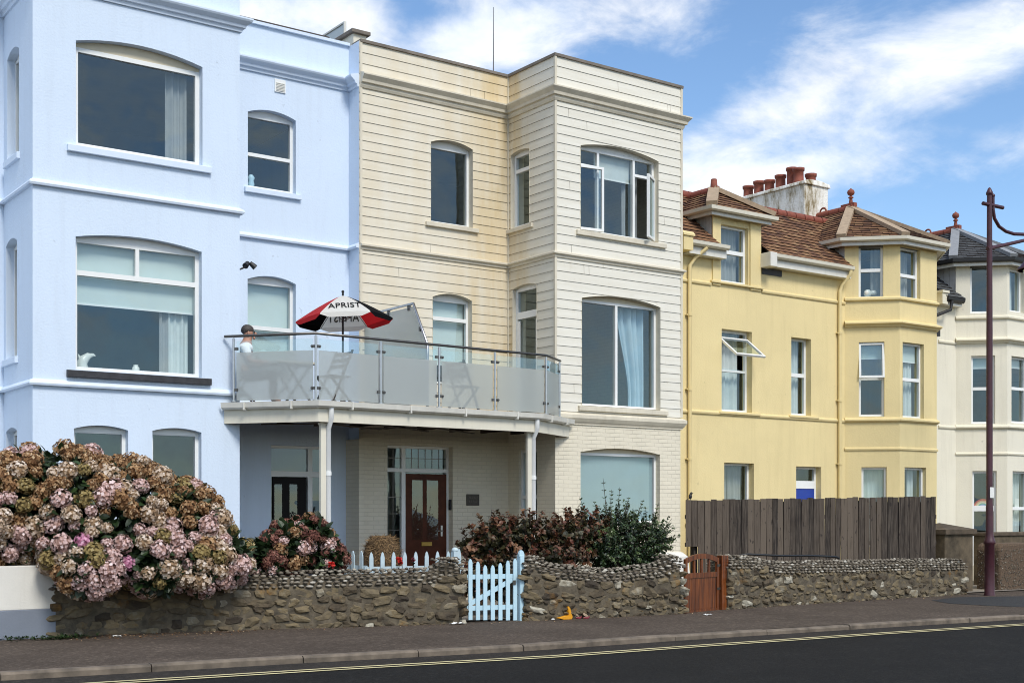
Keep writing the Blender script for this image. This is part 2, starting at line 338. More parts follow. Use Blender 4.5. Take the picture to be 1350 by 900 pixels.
# ---------------------------------------------------------------- mesh building
def wloc(o):
    p = V((0, 0, 0))
    while o: p += o.location; o = o.parent
    return p
class MB:
    def __init__(s): s.v = []; s.f = []; s.m = []; s.s = []; s.t = []
    def add(s, vs, fs, m=0, sm=False, t=.5):
        o = len(s.v); s.v += [V(x) for x in vs]
        for f in fs:
            s.f.append([o + i for i in f]); s.m.append(m); s.s.append(sm); s.t.append(t)
    def hexa(s, c, ax, m=0, t=.5):
        c = V(c); a, b, d = (V(x) for x in ax)
        p = [c + a * i + b * j + d * k for k in (-1, 1) for j in (-1, 1) for i in (-1, 1)]
        if a.cross(b).dot(d) < 0: fs = [(0, 1, 3, 2), (4, 6, 7, 5), (0, 4, 5, 1), (2, 3, 7, 6), (0, 2, 6, 4), (1, 5, 7, 3)]
        else: fs = [(0, 2, 3, 1), (4, 5, 7, 6), (0, 1, 5, 4), (2, 6, 7, 3), (0, 4, 6, 2), (1, 3, 7, 5)]
        s.add(p, fs, m, t=t)
    def box(s, a, b, m=0, t=.5):
        a, b = V(a), V(b); h = (b - a) / 2
        s.hexa((a + b) / 2, ((abs(h.x), 0, 0), (0, abs(h.y), 0), (0, 0, abs(h.z))), m, t)
    def bar(s, p, q, w, h, up=(0, 0, 1), m=0, t=.5):
        p, q = V(p), V(q); d = q - p; L = d.length
        if L < 1e-6: return
        d /= L; sd = d.cross(V(up))
        if sd.length < 1e-4: sd = d.cross(V((1, 0, 0)))
        sd.normalize(); u = sd.cross(d)
        s.hexa((p + q) / 2, (d * (L / 2), sd * (w / 2), u * (h / 2)), m, t)
    def tube(s, path, r, n=8, m=0, cap=True, t=.5, sm=True):
        path = [V(p) for p in path]; rs = r if isinstance(r, (list, tuple)) else [r] * len(path)
        rings = []; ref = None
        for i, p in enumerate(path):
            d = (path[min(i + 1, len(path) - 1)] - path[max(i - 1, 0)]).normalized()
            if ref is None: ref = d.orthogonal().normalized()
            ref = (ref - d * ref.dot(d)); ref = ref.normalized() if ref.length > 1e-5 else d.orthogonal().normalized()
            b = d.cross(ref)
            rings.append([p + (ref * math.cos(2 * math.pi * k / n) + b * math.sin(2 * math.pi * k / n)) * rs[i] for k in range(n)])
        vs = [x for rg in rings for x in rg]; fs = []
        for i in range(len(path) - 1):
            for k in range(n):
                k2 = (k + 1) % n; fs.append((i * n + k, i * n + k2, (i + 1) * n + k2, (i + 1) * n + k))
        s.add(vs, fs, m, sm, t)
        if cap:
            s.add(rings[0], [tuple(range(n - 1, -1, -1))], m, t=t); s.add(rings[-1], [tuple(range(n))], m, t=t)
    def lathe(s, c, prof, n=16, m=0, sm=True, t=.5):
        s.tube([V(c) + V((0, 0, z)) for r, z in prof], [max(r, 1e-4) for r, z in prof], n, m, True, t, sm)
    def prism(s, pts, off, m=0, t=.5):
        """polygon pts (3D, planar) pushed through vector off"""
        n = len(pts); pts = [V(p) for p in pts]; q = [p + V(off) for p in pts]
        fs = [tuple(range(n)), tuple(range(2 * n - 1, n - 1, -1))] + [(i, i + n, (i + 1) % n + n, (i + 1) % n) for i in range(n)]
        nn = (pts[1] - pts[0]).cross(pts[2] - pts[0])
        if nn.dot(V(off)) > 0: fs = [tuple(reversed(f)) for f in fs]
        s.add(pts + q, fs, m, t=t)
    def sweep(s, path, prof, m=0, closed_prof=True, t=.5, caps=True, sm=False, jitter=None):
        """path: plan points [(x,y) or (x,y,z)], left to right seen from outside; prof: [(out, z)]"""
        P = [V((p[0], p[1], p[2] if len(p) > 2 else 0)) for p in path]; n = len(P); k = len(prof)
        def on(a, b): d = (b - a); return V((d.y, -d.x, 0)).normalized()
        rings = []
        for i in range(n):
            if i == 0: o = on(P[0], P[1])
            elif i == n - 1: o = on(P[-2], P[-1])
            else:
                a, b = on(P[i - 1], P[i]), on(P[i], P[i + 1]); o = (a + b); o = o / max(.2, 1 + a.dot(b))
            rings.append([P[i] + o * a_ + V((0, 0, z)) for a_, z in prof])
        vs = [x for rg in rings for x in rg]; fs = []
        kk = k if closed_prof else k - 1
        for i in range(n - 1):
            for j in range(kk):
                j2 = (j + 1) % k; fs.append((i * k + j, (i + 1) * k + j, (i + 1) * k + j2, i * k + j2))
        s.add(vs, fs, m, sm, t)
        if caps and closed_prof:
            s.add(rings[0], [tuple(range(k))], m, t=t); s.add(rings[-1], [tuple(range(k - 1, -1, -1))], m, t=t)
    def blob(s, c, r, axes=None, sub=1, nz=.0, m=0, t=.5, rn=rnd):
        c = V(c); r = r if isinstance(r, (tuple, list)) else (r, r, r)
        vs, fs = ICO[sub]; ax = axes or (V((1, 0, 0)), V((0, 1, 0)), V((0, 0, 1)))
        s.add([c + (ax[0] * p.x * r[0] + ax[1] * p.y * r[1] + ax[2] * p.z * r[2]) * (1 + rn.uniform(-nz, nz)) for p in vs], fs, m, True, t)
    def build(s, name, mats, parent=None, bevel=0, **props):
        me = bpy.data.meshes.new(name); off = wloc(parent) if parent else V((0, 0, 0))
        me.from_pydata([tuple(p - off) for p in s.v], [], s.f)
        for mt in (mats if isinstance(mats, (list, tuple)) else [mats]): me.materials.append(mt)
        if s.f:
            me.polygons.foreach_set('material_index', s.m); me.polygons.foreach_set('use_smooth', s.s)
            if any(x != .5 for x in s.t):
                a = me.attributes.new('tint', 'FLOAT', 'FACE'); a.data.foreach_set('value', s.t)
        me.update()
        o = bpy.data.objects.new(name, me); col.objects.link(o)
        if parent: o.parent = parent
        if bevel:
            b = o.modifiers.new('b', 'BEVEL'); b.width = bevel; b.segments = 2; b.limit_method = 'ANGLE'
        for k, v in props.items(): o[k] = v
        return o
def _ico(sub):
    bm = bmesh.new(); bmesh.ops.create_icosphere(bm, subdivisions=sub, radius=1); bm.verts.ensure_lookup_table()
    r = [v.co.copy() for v in bm.verts], [tuple(v.index for v in f.verts) for f in bm.faces]; bm.free(); return r
ICO = {1: _ico(1), 2: _ico(2), 3: _ico(3)}
def thing(name, label, cat, loc=(0, 0, 0), group=None):
    o = bpy.data.objects.new(name, None); o.location = loc; o.empty_display_size = .2; col.objects.link(o)
    return tag(o, label, cat, group)
def tag(o, label, cat, group=None):
    o['label'] = label; o['category'] = cat
    if group: o['group'] = group
    return o
def struct(o, label=None, cat=None):
    o['kind'] = 'structure'
    if label: o['label'] = label
    if cat: o['category'] = cat
    return o
def dup(root, loc, label, group=None):
    def cp(o, par):
        c = o.copy(); col.objects.link(c)
        if par: c.parent = par
        for ch in o.children: cp(ch, c)
        return c
    r = cp(root, None); r.location = loc; r['label'] = label
    if group: r['group'] = group
    return r

# ---------------------------------------------------------------- planes and wall sheets
class Plane:
    """p0 + u*U + w*W, outward normal n = U x W"""
    def __init__(s, p0, u, w=(0, 0, 1)):
        s.p0 = V(p0); s.u = V(u).normalized(); s.w = V(w).normalized(); s.n = s.u.cross(s.w).normalized()
    def pt(s, a, b, d=0): return s.p0 + s.u * a + s.w * b + s.n * d
    def uz(s, px, py, d=0):
        r = ray(px, py); o = s.p0 + s.n * d; t = (o - CAM).dot(s.n) / r.dot(s.n)
        q = CAM + r * t - s.p0; return q.dot(s.u), q.dot(s.w)
def inside(p, poly):
    x, y = p; c = False; n = len(poly)
    for i in range(n):
        x1, y1 = poly[i]; x2, y2 = poly[i - 1]
        if (y1 > y) != (y2 > y) and x < (x2 - x1) * (y - y1) / (y2 - y1) + x1: c = not c
    return c
def sheet(mb, P, poly, holes=(), rows=None, lap=.011, d=0, mat=0, lip=1, tintrows=False):
    pts = []; ed = []
    def ring(pl):
        o = len(pts); pts.extend(V((a, b)) for a, b in pl); ed.extend((o + i, o + (i + 1) % len(pl)) for i in range(len(pl)))
    ring(poly)
    for h in holes: ring(h)
    if rows:
        a0 = min(p[0] for p in poly) - .1; a1 = max(p[0] for p in poly) + .1
        for z in rows:
            o = len(pts); pts.extend((V((a0, z)), V((a1, z)))); ed.append((o, o + 1))
    vs, es, fs, *_ = delaunay_2d_cdt(pts, ed, [], 0, 1e-5)
    keep = []
    for f in fs:
        c = (sum(vs[i].x for i in f) / len(f), sum(vs[i].y for i in f) / len(f))
        if inside(c, poly) and not any(inside(c, h) for h in holes): keep.append((f, c))
    if not rows:
        used = sorted({i for f, c in keep for i in f}); mp = {i: k for k, i in enumerate(used)}
        fl = []
        for f, c in keep:
            f = list(f); a = sum((vs[f[i]].x * vs[f[(i + 1) % 3]].y - vs[f[(i + 1) % 3]].x * vs[f[i]].y) for i in range(3))
            if a < 0: f.reverse()
            fl.append([mp[i] for i in f])
        mb.add([P.pt(vs[i].x, vs[i].y, d) for i in used], fl, mat); return
    rows = sorted(rows); zmin = min(p[1] for p in poly)
    import bisect
    edgerow = {}
    rr = {}
    for f, c in keep:
        k = bisect.bisect(rows, c[1])
        zb = rows[k - 1] if k > 0 else zmin; zt = rows[k] if k < len(rows) else max(p[1] for p in poly)
        f = list(f); a = sum((vs[f[i]].x * vs[f[(i + 1) % 3]].y - vs[f[(i + 1) % 3]].x * vs[f[i]].y) for i in range(3))
        if a < 0: f.reverse()
        def pr(z): return d + lap * max(0, min(1, (zt - z) / max(1e-6, zt - zb)))
        if k not in rr: rr[k] = rnd.random()
        mb.add([P.pt(vs[i].x, vs[i].y, pr(vs[i].y)) for i in f], [(0, 1, 2)], mat, t=rr[k] if tintrows else .5)
        for i in range(3):
            e = (f[i], f[(i + 1) % 3])
            if abs(vs[e[0]].y - zb) < 1e-4 and abs(vs[e[1]].y - zb) < 1e-4 and k > 0:
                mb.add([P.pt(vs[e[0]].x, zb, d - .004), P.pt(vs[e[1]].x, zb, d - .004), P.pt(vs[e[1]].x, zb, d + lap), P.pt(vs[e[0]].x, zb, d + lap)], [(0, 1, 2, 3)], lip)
def reveal(mb, P, hole, depth, d0=0, mat=0):
    n = len(hole)
    for i in range(n):
        a, b = hole[i], hole[(i + 1) % n]
        mb.add([P.pt(*a, d0), P.pt(*a, -depth), P.pt(*b, -depth), P.pt(*b, d0)], [(0, 1, 2, 3)], mat)
class Op:
    """an opening measured on the photo: left/right px, top (spring) and bottom py at the left edge"""
    def __init__(s, P, xl, xr, yt, yb, rise=0, zb=None):
        s.P = P; s.u0, s.z1 = P.uz(xl, yt); _, s.z0 = P.uz(xl, yb); s.u1, _ = P.uz(xr, 400); s.rise = rise
        if zb is not None: s.z0 = zb
    def arch(s, n=12, inset=0):
        w = s.u1 - s.u0; h = s.rise
        if h <= 0: return [(s.u1, s.z1), (s.u0, s.z1)]
        r = (w * w / 4 + h * h) / (2 * h); cz = s.z1 + h - r; cu = (s.u0 + s.u1) / 2; a = math.asin(w / 2 / r)
        return [(cu + r * math.sin(a - 2 * a * i / n), cz + r * math.cos(a - 2 * a * i / n)) for i in range(n + 1)]
    def poly(s): return [(s.u0, s.z0), (s.u1, s.z0)] + s.arch()
def rect(P, mb, u0, u1, z0, z1, d0, d1, m=0):
    c = P.pt((u0 + u1) / 2, (z0 + z1) / 2, (d0 + d1) / 2)
    mb.hexa(c, (P.u * abs(u1 - u0) / 2, P.w * abs(z1 - z0) / 2, P.n * abs(d1 - d0) / 2), m)
def cloth(mb, P, u0, u1, z0, z1, d, amp=.03, wl=.11, gather=None, m=0, seed=1):
    rn = random.Random(seed); n = max(8, int(abs(u1 - u0) / wl * 8)); k = 8; vs = []
    ph = [rn.uniform(0, 6) for _ in range(3)]
    for j in range(k + 1):
        z = z0 + (z1 - z0) * j / k
        for i in range(n + 1):
            s = i / n; u = u0 + (u1 - u0) * s
            if gather: u = gather[0] + (u - gather[0]) * (1 - gather[1] * math.sin(math.pi * (1 - j / k) * .55) ** 2)
            x = (u1 - u0) * s / wl * 2 * math.pi
            vs.append(P.pt(u, z, d + amp * (math.sin(x + ph[0]) + .5 * math.sin(x * .43 + ph[1] + j * .1) + .3 * math.sin(2.1 * x + ph[2]))))
    mb.add(vs, [(j * (n + 1) + i, j * (n + 1) + i + 1, (j + 1) * (n + 1) + i + 1, (j + 1) * (n + 1) + i) for j in range(k) for i in range(n)], m, True)
def window(op, house, bars=(), rv=.12, fw=.055, frame='upvc', head='beige', pane='glass', pane_holes=(), blind=None, curtains=(), sill=None, label=None, flat_top=0, name='window'):
    """frame mesh, with pane, blind, curtain, sill as sub-parts. bars: ('h', z, thick, ua, ub) / ('v', u, thick, za, zb)"""
    P = op.P; u0, u1, z0 = op.u0, op.u1, op.z0; z1 = op.z1 - flat_top
    a, b = -rv, -rv - .07
    f = MB()
    rect(P, f, u0, u0 + fw, z0, z1, a, b); rect(P, f, u1 - fw, u1, z0, z1, a, b)
    rect(P, f, u0 + fw, u1 - fw, z0, z0 + fw, a, b); rect(P, f, u0 + fw, u1 - fw, z1 - fw, z1, a, b)
    # glazing bead: a thin dark gasket line set just inside the frame
    for x in bars:
        if x[0] == 'h':
            ua = x[3] if len(x) > 3 else u0 + fw; ub = x[4] if len(x) > 4 else u1 - fw
            rect(P, f, ua, ub, x[1] - x[2] / 2, x[1] + x[2] / 2, a + .006, b - .004)
        else:
            za = x[3] if len(x) > 3 else z0 + fw; zb = x[4] if len(x) > 4 else z1 - fw
            rect(P, f, x[1] - x[2] / 2, x[1] + x[2] / 2, za, zb, a + .003, b - .002)
    if op.rise > 0 or flat_top > 0:
        ar = op.arch(); f.prism([P.pt(u, z, a - .012) for u, z in [(u0, z1 + .001)] + ([(u1, z1 + .001)]) + ar], -P.n * .05, 1)
    w = f.build(name, [M[frame], M[head]], house, bevel=.004)
    if label: w['label'] = label
    g = MB(); d = -rv - .035
    if pane_holes:
        sheet(g, P, [(u0 + fw, z0 + fw), (u1 - fw, z0 + fw), (u1 - fw, z1 - fw), (u0 + fw, z1 - fw)], pane_holes, d=d)
    else: g.add([P.pt(u0 + fw * .9, z0 + fw * .9, d), P.pt(u1 - fw * .9, z0 + fw * .9, d), P.pt(u1 - fw * .9, z1 - fw * .9, d), P.pt(u0 + fw * .9, z1 - fw * .9, d)], [(0, 1, 2, 3)])
    g.build('pane', M[pane], w)
    if blind:
        zb, mt = blind[0], blind[1]; k = MB(); d = -rv - .13
        ba, bb = (blind[2], blind[3]) if len(blind) > 3 else (u0 + .03, u1 - .03)
        rect(P, k, ba, bb, zb, z1 + .02, d, d - .004); rect(P, k, ba, bb, zb - .025, zb, d + .008, d - .012, 1)
        k.build('blind', [M[mt], M['upvc']], w)
    for i, c in enumerate(curtains):
        k = MB(); cloth(k, P, c[0], c[1], z0 + .02, z1 + .02, -rv - .22, c[3] if len(c) > 3 else .025, c[4] if len(c) > 4 else .11, c[5] if len(c) > 5 else None, seed=int(abs(c[0]) * 100) + i)
        k.build('curtain', M[c[2]], w)
    if sill:
        ua, ub, h, pr, mt = sill; k = MB()
        pts = [P.pt(ua, z0 - h, -rv + .02), P.pt(ua, z0 - h, pr), P.pt(ua, z0 - .015, pr), P.pt(ua, z0 + .004, -rv + .02)]
        k.prism(pts, P.u * (ub - ua)); k.build('sill', M[mt], w, bevel=.006)
    return w
def casement(P, w, u0, u1, z0, z1, d, ang, hinge, fw=.05, name='casement'):
    """an opened leaf; hinge 'l','r' or 't'; ang opens outward"""
    if hinge == 'l': Q = Plane(P.pt(u0, 0, d), Matrix.Rotation(-ang, 3, P.w) @ P.u, P.w); a0, a1 = 0, u1 - u0
    elif hinge == 'r':
        Q = Plane(P.pt(u1, 0, d), Matrix.Rotation(ang, 3, P.w) @ P.u, P.w); a0, a1 = u0 - u1, 0
    else:
        Q = Plane(P.pt(0, z1, d), P.u, Matrix.Rotation(-ang, 3, P.u) @ P.w); a0, a1 = u0, u1
    za, zb = (z0, z1) if hinge != 't' else (z0 - z1, 0)
    k = MB()
    rect(Q, k, a0, a0 + fw, za, zb, -.025, .025); rect(Q, k, a1 - fw, a1, za, zb, -.025, .025)
    rect(Q, k, a0 + fw, a1 - fw, za, za + fw, -.025, .025); rect(Q, k, a0 + fw, a1 - fw, zb - fw, zb, -.025, .025)
    k.add([Q.pt(a0 + fw, za + fw), Q.pt(a1 - fw, za + fw), Q.pt(a1 - fw, zb - fw), Q.pt(a0 + fw, zb - fw)], [(0, 1, 2, 3)], 1)
    return k.build(name, [M['upvc'], M['glass']], w, bevel=.004)
def pipe(house, pts, r, mat, name='downpipe', clips=(), n=10):
    k = MB(); k.tube(pts, r, n)
    for z in clips:
        p = V(pts[-1]); k.tube([(p.x, p.y, z - .03), (p.x, p.y, z + .03)], r * 1.3, n); k.box((p.x - r * 1.9, p.y, z - .012), (p.x + r * 1.9, p.y + r * 1.6, z + .012))
    return k.build(name, mat, house)
# ================================================================ setting: ground, road, footway
def gpath(px): return [onG(*p) for p in px]
g = MB(); g.add([(-900, -40, -.9), (-900, -900, -.9), (900, -900, -.9), (900, -40, -.9)], [(0, 1, 2, 3)])
struct(g.build('sea', M['sea']), 'grey-green sea across the road', 'sea')
g = MB(); g.add([(-900, -40, KS * 0 - .35), (900, -40, -.35), (900, 900, -.35), (-900, 900, -.35)], [(0, 1, 2, 3)])
struct(g.build('ground', M['earth']), 'flat earth running out to the horizon', 'ground')
kp = gpath([(0, 887), (200, 876), (400, 865), (690, 850), (890, 837), (1120, 823), (1350, 810)])
a, b = kp[0] - kp[1], kp[-1] - kp[-2]
kerb = [kp[0] + a.normalized() * 40] + kp + [kp[-1] + b.normalized() * 40]
kerb = [V((p.x, p.y, gz(p.x))) for p in kerb]
def offs(path, d):
    r = []
    for i, p in enumerate(path):
        t = (path[min(i + 1, len(path) - 1)] - path[max(i - 1, 0)]); r.append(V((p.x + t.y / t.length * d, p.y - t.x / t.length * d, 0)))
    return [V((p.x, p.y, gz(p.x))) for p in r]
def strip(mb, A, B, za, zb):
    n = len(A); mb.add([p + V((0, 0, za)) for p in A] + [p + V((0, 0, zb)) for p in B], [(i, i + 1, n + i + 1, n + i) for i in range(n - 1)])
g = MB(); strip(g, [V((p.x, -30, gz(p.x))) for p in kerb], kerb, -.075, -.075)
struct(g.build('road', M['road']), 'dark asphalt road in front of the houses', 'road')
g = MB(); strip(g, offs(kerb, .58), offs(kerb, .02), -.071, -.071)
struct(g.build('road_channel', M['gutter_strip']), 'paler worn strip of road beside the kerb', 'road')
for k, (d0, d1) in enumerate(((.60, .665), (.75, .815))):
    g = MB(); strip(g, offs(kerb, d1), offs(kerb, d0), -.067, -.067)
    struct(g.build('road_marking', M['yline']), 'thin yellow no-waiting line nearest the kerb' if k == 0 else 'thin yellow no-waiting line on the roadway side', 'road marking')
# kerb stones with open joints
g = MB(); acc = []
L = 0; pts = []
for i in range(len(kerb) - 1):
    n = max(1, int((kerb[i + 1] - kerb[i]).length / 1.35))
    pts += [kerb[i].lerp(kerb[i + 1], j / n) for j in range(n)]
pts.append(kerb[-1])
for i in range(len(pts) - 1):
    p, q = pts[i], pts[i + 1]; d = (q - p).normalized(); dz = rnd.uniform(-.010, .008); dy = rnd.uniform(-.012, .012)
    g.sweep([p + d * .006, q - d * .006], [(.0 + dy, -.2), (.0 + dy, -.02 + dz), (-.025 + dy, .002 + dz), (-.13, .004 + dz), (-.13, -.2)])
struct(g.build('kerb', M['kerb'], bevel=.004), 'worn brown granite kerb stones', 'kerb')
g = MB(); back = [V((p.x, 19.0, gz(p.x))) for p in kerb]; strip(g, offs(kerb, -.125), back, 0, 0)
struct(g.build('pavement', M['pave']), 'brown gritty tarmac footway', 'pavement')
# a resurfaced patch by the lamp post
pp = [onG(*p) for p in [(1228, 791), (1262, 787), (1300, 786.5), (1352, 785.5), (1420, 786), (1440, 797), (1352, 800), (1300, 798), (1250, 795)]]
g = MB(); g.add([V((p.x, p.y, gz(p.x) + .005)) for p in pp], [tuple(range(len(pp) - 1, -1, -1))])
struct(g.build('pavement_patch', M['patch']), 'black tarmac patch on the footway by the lamp post', 'pavement')
g = MB(); g.add([(x, y, gz(x) + z) for x, y, z in ((-10, 17.9, .02), (4.9, 17.1, .02), (7.2, 16.85, .02), (10.7, 16.2, .02), (14.8, 15.95, .02), (16.3, 16.4, .02), (23, 16.8, .02), (70, 17, .02), (70, 40, .02), (-10, 40, .02))], [tuple(range(10))])
struct(g.build('garden_ground', M['bounce_paving']), 'front gardens behind the walls, pale paving added to bounce light into the porch', 'garden')

# ================================================================ blue house
YB, YBR, YC, YCR, YY, YYB = 19.1, 20.66, 18.8, 20.28, 20.4, 19.5
XB0 = onY(43, 300, YB).x; XB1 = onY(316, 300, YB).x; XBC = onY(460, 300, YBR).x
ZP = 10.05
house = thing('blue_house', 'pale blue rendered three-storey house with square bay and large picture windows', 'house', (XB0, YB, 0))
bh = house
FbS = Plane((XB0, YBR, 0), (0, -1, 0)); FbF = Plane((XB0, YB, 0), (1, 0, 0)); FbR = Plane((XB1, YBR, 0), (1, 0, 0))
FbL = Plane((-3, YBR, 0), (1, 0, 0)); FbX = Plane((XBC, YBR, 0), (0, -1, 0))
bf = [Op(FbF, 100, 267, 53.5, 191, .125), Op(FbF, 99.7, 266, 311.5, 487, .10), Op(FbF, 97.6, 169, 564.5, 664, .06), Op(FbF, 200.9, 265.6, 567.5, 664, .055)]
bs = [Op(FbS, 9.5, 25, 80, 213, .09), Op(FbS, 7.8, 22.4, 326, 474, .08), Op(FbS, 7.8, 22.4, 570, 655, .06)]
br = [Op(FbR, 326.7, 390, 147, 246, .09), Op(FbR, 326.4, 390, 367.5, 500, .09)]
bd = Op(FbR, 357.5, 433, 586, 745, 0, zb=.10)
w = MB(); HB = 10.9
sheet(w, FbF, [(0, -.3), (XB1 - XB0, -.3), (XB1 - XB0, HB), (0, HB)], [o.poly() for o in bf])
sheet(w, FbS, [(0, -.3), (YBR - YB, -.3), (YBR - YB, HB), (0, HB)], [o.poly() for o in bs])
sheet(w, FbR, [(0, -.3), (XBC - XB1, -.3), (XBC - XB1, ZP), (0, ZP)], [o.poly() for o in br + [bd]])
sheet(w, FbL, [(0, -.3), (XB0 + 3, -.3), (XB0 + 3, ZP), (0, ZP)])
sheet(w, FbX, [(0, 2.9), (YBR - YCR, 2.9), (YBR - YCR, ZP), (0, ZP)])
sheet(w, Plane((XB1, YB, 0), (0, 1, 0)), [(0, -.3), (YBR - YB, -.3), (YBR - YB, HB), (0, HB)])
for P, L in ((FbF, bf), (FbS, bs), (FbR, br + [bd])):
    for o in L: reveal(w, P, o.poly(), .30)
w.add([(XBC, YBR, ZP), (XBC, YBR, -.3), (XBC, 30, -.3), (XBC, 30, ZP)], [(0, 1, 2, 3)])
w.add([(-3, YBR, -.3), (-3, YBR, ZP), (-3, 30, ZP), (-3, 30, -.3)], [(0, 1, 2, 3)])
w.add([(-3, 30, -.3), (-3, 30, ZP), (XBC, 30, ZP), (XBC, 30, -.3)], [(0, 1, 2, 3)])
# parapet backs and roof
w.add([(-3, YBR + .3, ZP), (XBC, YBR + .3, ZP), (XBC, YBR, ZP), (-3, YBR, ZP)], [(0, 1, 2, 3)])
w.add([(-3, YBR + .3, ZP), (-3, YBR + .3, 9.5), (XBC, YBR + .3, 9.5), (XBC, YBR + .3, ZP)], [(0, 1, 2, 3)])
w.build('wall', [M['blue']], house)
k = MB(); k.box((-3, YBR + .3, 9.4), (XBC - .01, 29.9, 9.5)); k.box((XB0 + .02, YB + .02, HB - .06), (XB1 - .02, YBR + .3, HB - .01)); k.build('roof', M['lead_roof'], house)
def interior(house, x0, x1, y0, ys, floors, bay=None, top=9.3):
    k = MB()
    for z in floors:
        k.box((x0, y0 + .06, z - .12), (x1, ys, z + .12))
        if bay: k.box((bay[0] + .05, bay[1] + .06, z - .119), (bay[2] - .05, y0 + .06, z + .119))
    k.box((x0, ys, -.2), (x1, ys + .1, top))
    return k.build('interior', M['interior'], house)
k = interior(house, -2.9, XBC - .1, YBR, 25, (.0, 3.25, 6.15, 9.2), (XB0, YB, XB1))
CORN = lambda z, s=1: [(0, z), (.03 * s, z), (.04 * s, z + .05), (.075 * s, z + .06), (.085 * s, z + .10), (.15 * s, z + .15), (.165 * s, z + .175), (.165 * s, z + .20), (0, z + .245)]
STR = lambda z, s=1: [(0, z), (.055 * s, z), (.065 * s, z + .03), (.05 * s, z + .06), (0, z + .095)]
bpath = [(-3, YBR), (XB0, YBR), (XB0, YB), (XB1, YB), (XB1, YBR), (XBC, YBR), (XBC, YCR + .004)]
k = MB(); k.sweep(bpath, CORN(9.23)); k.build('cornice', M['blue_trim'], house)
for z in (6.36, 3.48):
    k = MB(); k.sweep(bpath, STR(z)); k.build('string_course', M['blue_trim'], house)
k = MB(); k.sweep([(XB1 + .002, YBR - .02), (XBC - .002, YBR - .02)], [(0.03, ZP), (0.03, ZP + .05), (-.36, ZP + .05), (-.36, ZP)]); k.build('parapet_coping', M['blue_trim'], house)
u = lambda P, px, py=400, d=0: P.uz(px, py, d)[0]
zz = lambda P, px, py, d=0: P.uz(px, py, d)[1]
D = -.12
w1 = window(bf[0], house, flat_top=.05, fw=.07, sill=(u(FbF, 88), u(FbF, 277.5), .11, .06, 'blue_trim'), curtains=[(bf[0].u1 - .48, bf[0].u1 - .12, 'curtain_grey')], label='large single-pane picture window under a cream arched head')
w2 = window(bf[1], house, head='upvc', fw=.06, bars=[('h', zz(FbF, 100, 359, D), .075), ('v', u(FbF, 181, 350, D), .06, zz(FbF, 100, 357, D), bf[1].z1 - .05)],
            blind=(zz(FbF, 100, 397, D), 'blind'), curtains=[(bf[1].u1 - .42, bf[1].u1 - .10, 'curtain'), (bf[1].u1 - .56, bf[1].u1 - .42, 'curtain_grey')], sill=(u(FbF, 87.5), u(FbF, 277), .115, .075, 'slate_sill'), label='picture window with pale blinds half lowered and a dark slate sill')
for o in bf[2:]: window(o, house, head='upvc')
for o, bl in zip(bs, (None, None, None)): window(o, house, fw=.045, sill=(o.u0 - .06, o.u1 + .06, .11, .05, 'blue_trim'), head='blue_trim' if False else 'upvc')
window(br[0], house, head='upvc', bars=[('h', zz(FbR, 327, 203, D), .06)], sill=(br[0].u0 - .07, br[0].u1 + .09, .10, .06, 'blue_trim'), label='sash window with dark panes')
window(br[1], house, head='upvc', bars=[('h', zz(FbR, 327, 431, D), .07)], blind=(br[1].z0 + .3, 'blind'))
# entrance under the balcony
zt = lambda py: zz(FbR, 358, py, D)
b = bd; ft = .05
dw = window(bd, house, fw=.05, bars=[('h', zt(624), .10), ('v', u(FbR, 409, 600, D), .09)], label='white porch frame with toplights and sidelight', name='door_frame')
dl = MB(); ua, ub = u(FbR, 360, 700, D), u(FbR, 404, 700, D); z0, z1 = bd.z0 + .06, zt(628)
rect(FbR, dl, ua, ub, z0, z1, -.125, -.17)
door = dl.build('door', M['darkdoor'], house, bevel=.004, label='black front door with two tall glass strips')
k = MB()
for x0, x1 in ((361, 371), (381, 391)): rect(FbR, k, u(FbR, x0 + .8, 700, D), u(FbR, x1 + .8, 700, D), z0 + .25, z1 - .13, -.121, -.128)
k.build('pane', M['glass'], door)
# fittings
k = MB(); P = FbR; rect(P, k, u(P, 361.7), u(P, 376), zz(P, 361.7, 121), zz(P, 361.7, 104), 0, .02)
for i in range(6):
    z = zz(P, 361.7, 119.5) + i * .026; rect(P, k, u(P, 363.5), u(P, 374.5), z, z + .012, .02, .03, 1)
k.build('air_vent', [M['upvc'], M['gutter']], house)
k = MB(); rect(FbR, k, u(FbR, 445), u(FbR, 460), .80, .93, .0, .012); k.build('air_brick', M['black'], house)

# ================================================================ cream house
XC0 = XBC; XCS = onY(732, 300, YC).x; XC1 = onY(898, 300, YC).x
house = ch = thing('cream_house', 'cream lap-boarded three-storey house with rust stains, square bay and painted brick ground floor', 'house', (XCS, YC, 0))
FcR = Plane((XC0, YCR, 0), (1, 0, 0)); FcS = Plane((XCS, YCR, 0), (0, -1, 0)); FcF = Plane((XCS, YC, 0), (1, 0, 0))
cf = [Op(FcF, 765, 867.5, 191.5, 303, .115), Op(FcF, 766.6, 870, 392.5, 534, .105), Op(FcF, 765.4, 870, 595.5, 690, .09)]
cr = [Op(FcR, 567.7, 622.7, 187, 292, .09), Op(FcR, 570, 621.7, 391, 505, .09)]
cs = [Op(FcS, 674, 698.5, 205.5, 302, .045), Op(FcS, 676.5, 708.3, 382, 500, .05, zb=3.47)]
cdr = Op(FcR, 510.8, 596.9, 585.8, 745, 0, zb=.12)
csg = Op(FcS, 684, 708, 593, 720, 0)
ZB = 3.52
wR, wS, wF = XCS - XC0, YCR - YC, XC1 - XCS
def rows(z0, z1, h=.172):
    n = max(1, round((z1 - z0) / h)); return [z0 + (z1 - z0) * i / n for i in range(1, n)]
RW = rows(ZB, 6.44) + [6.44] + rows(6.44, 9.46) + [9.46] + rows(9.46, ZP)
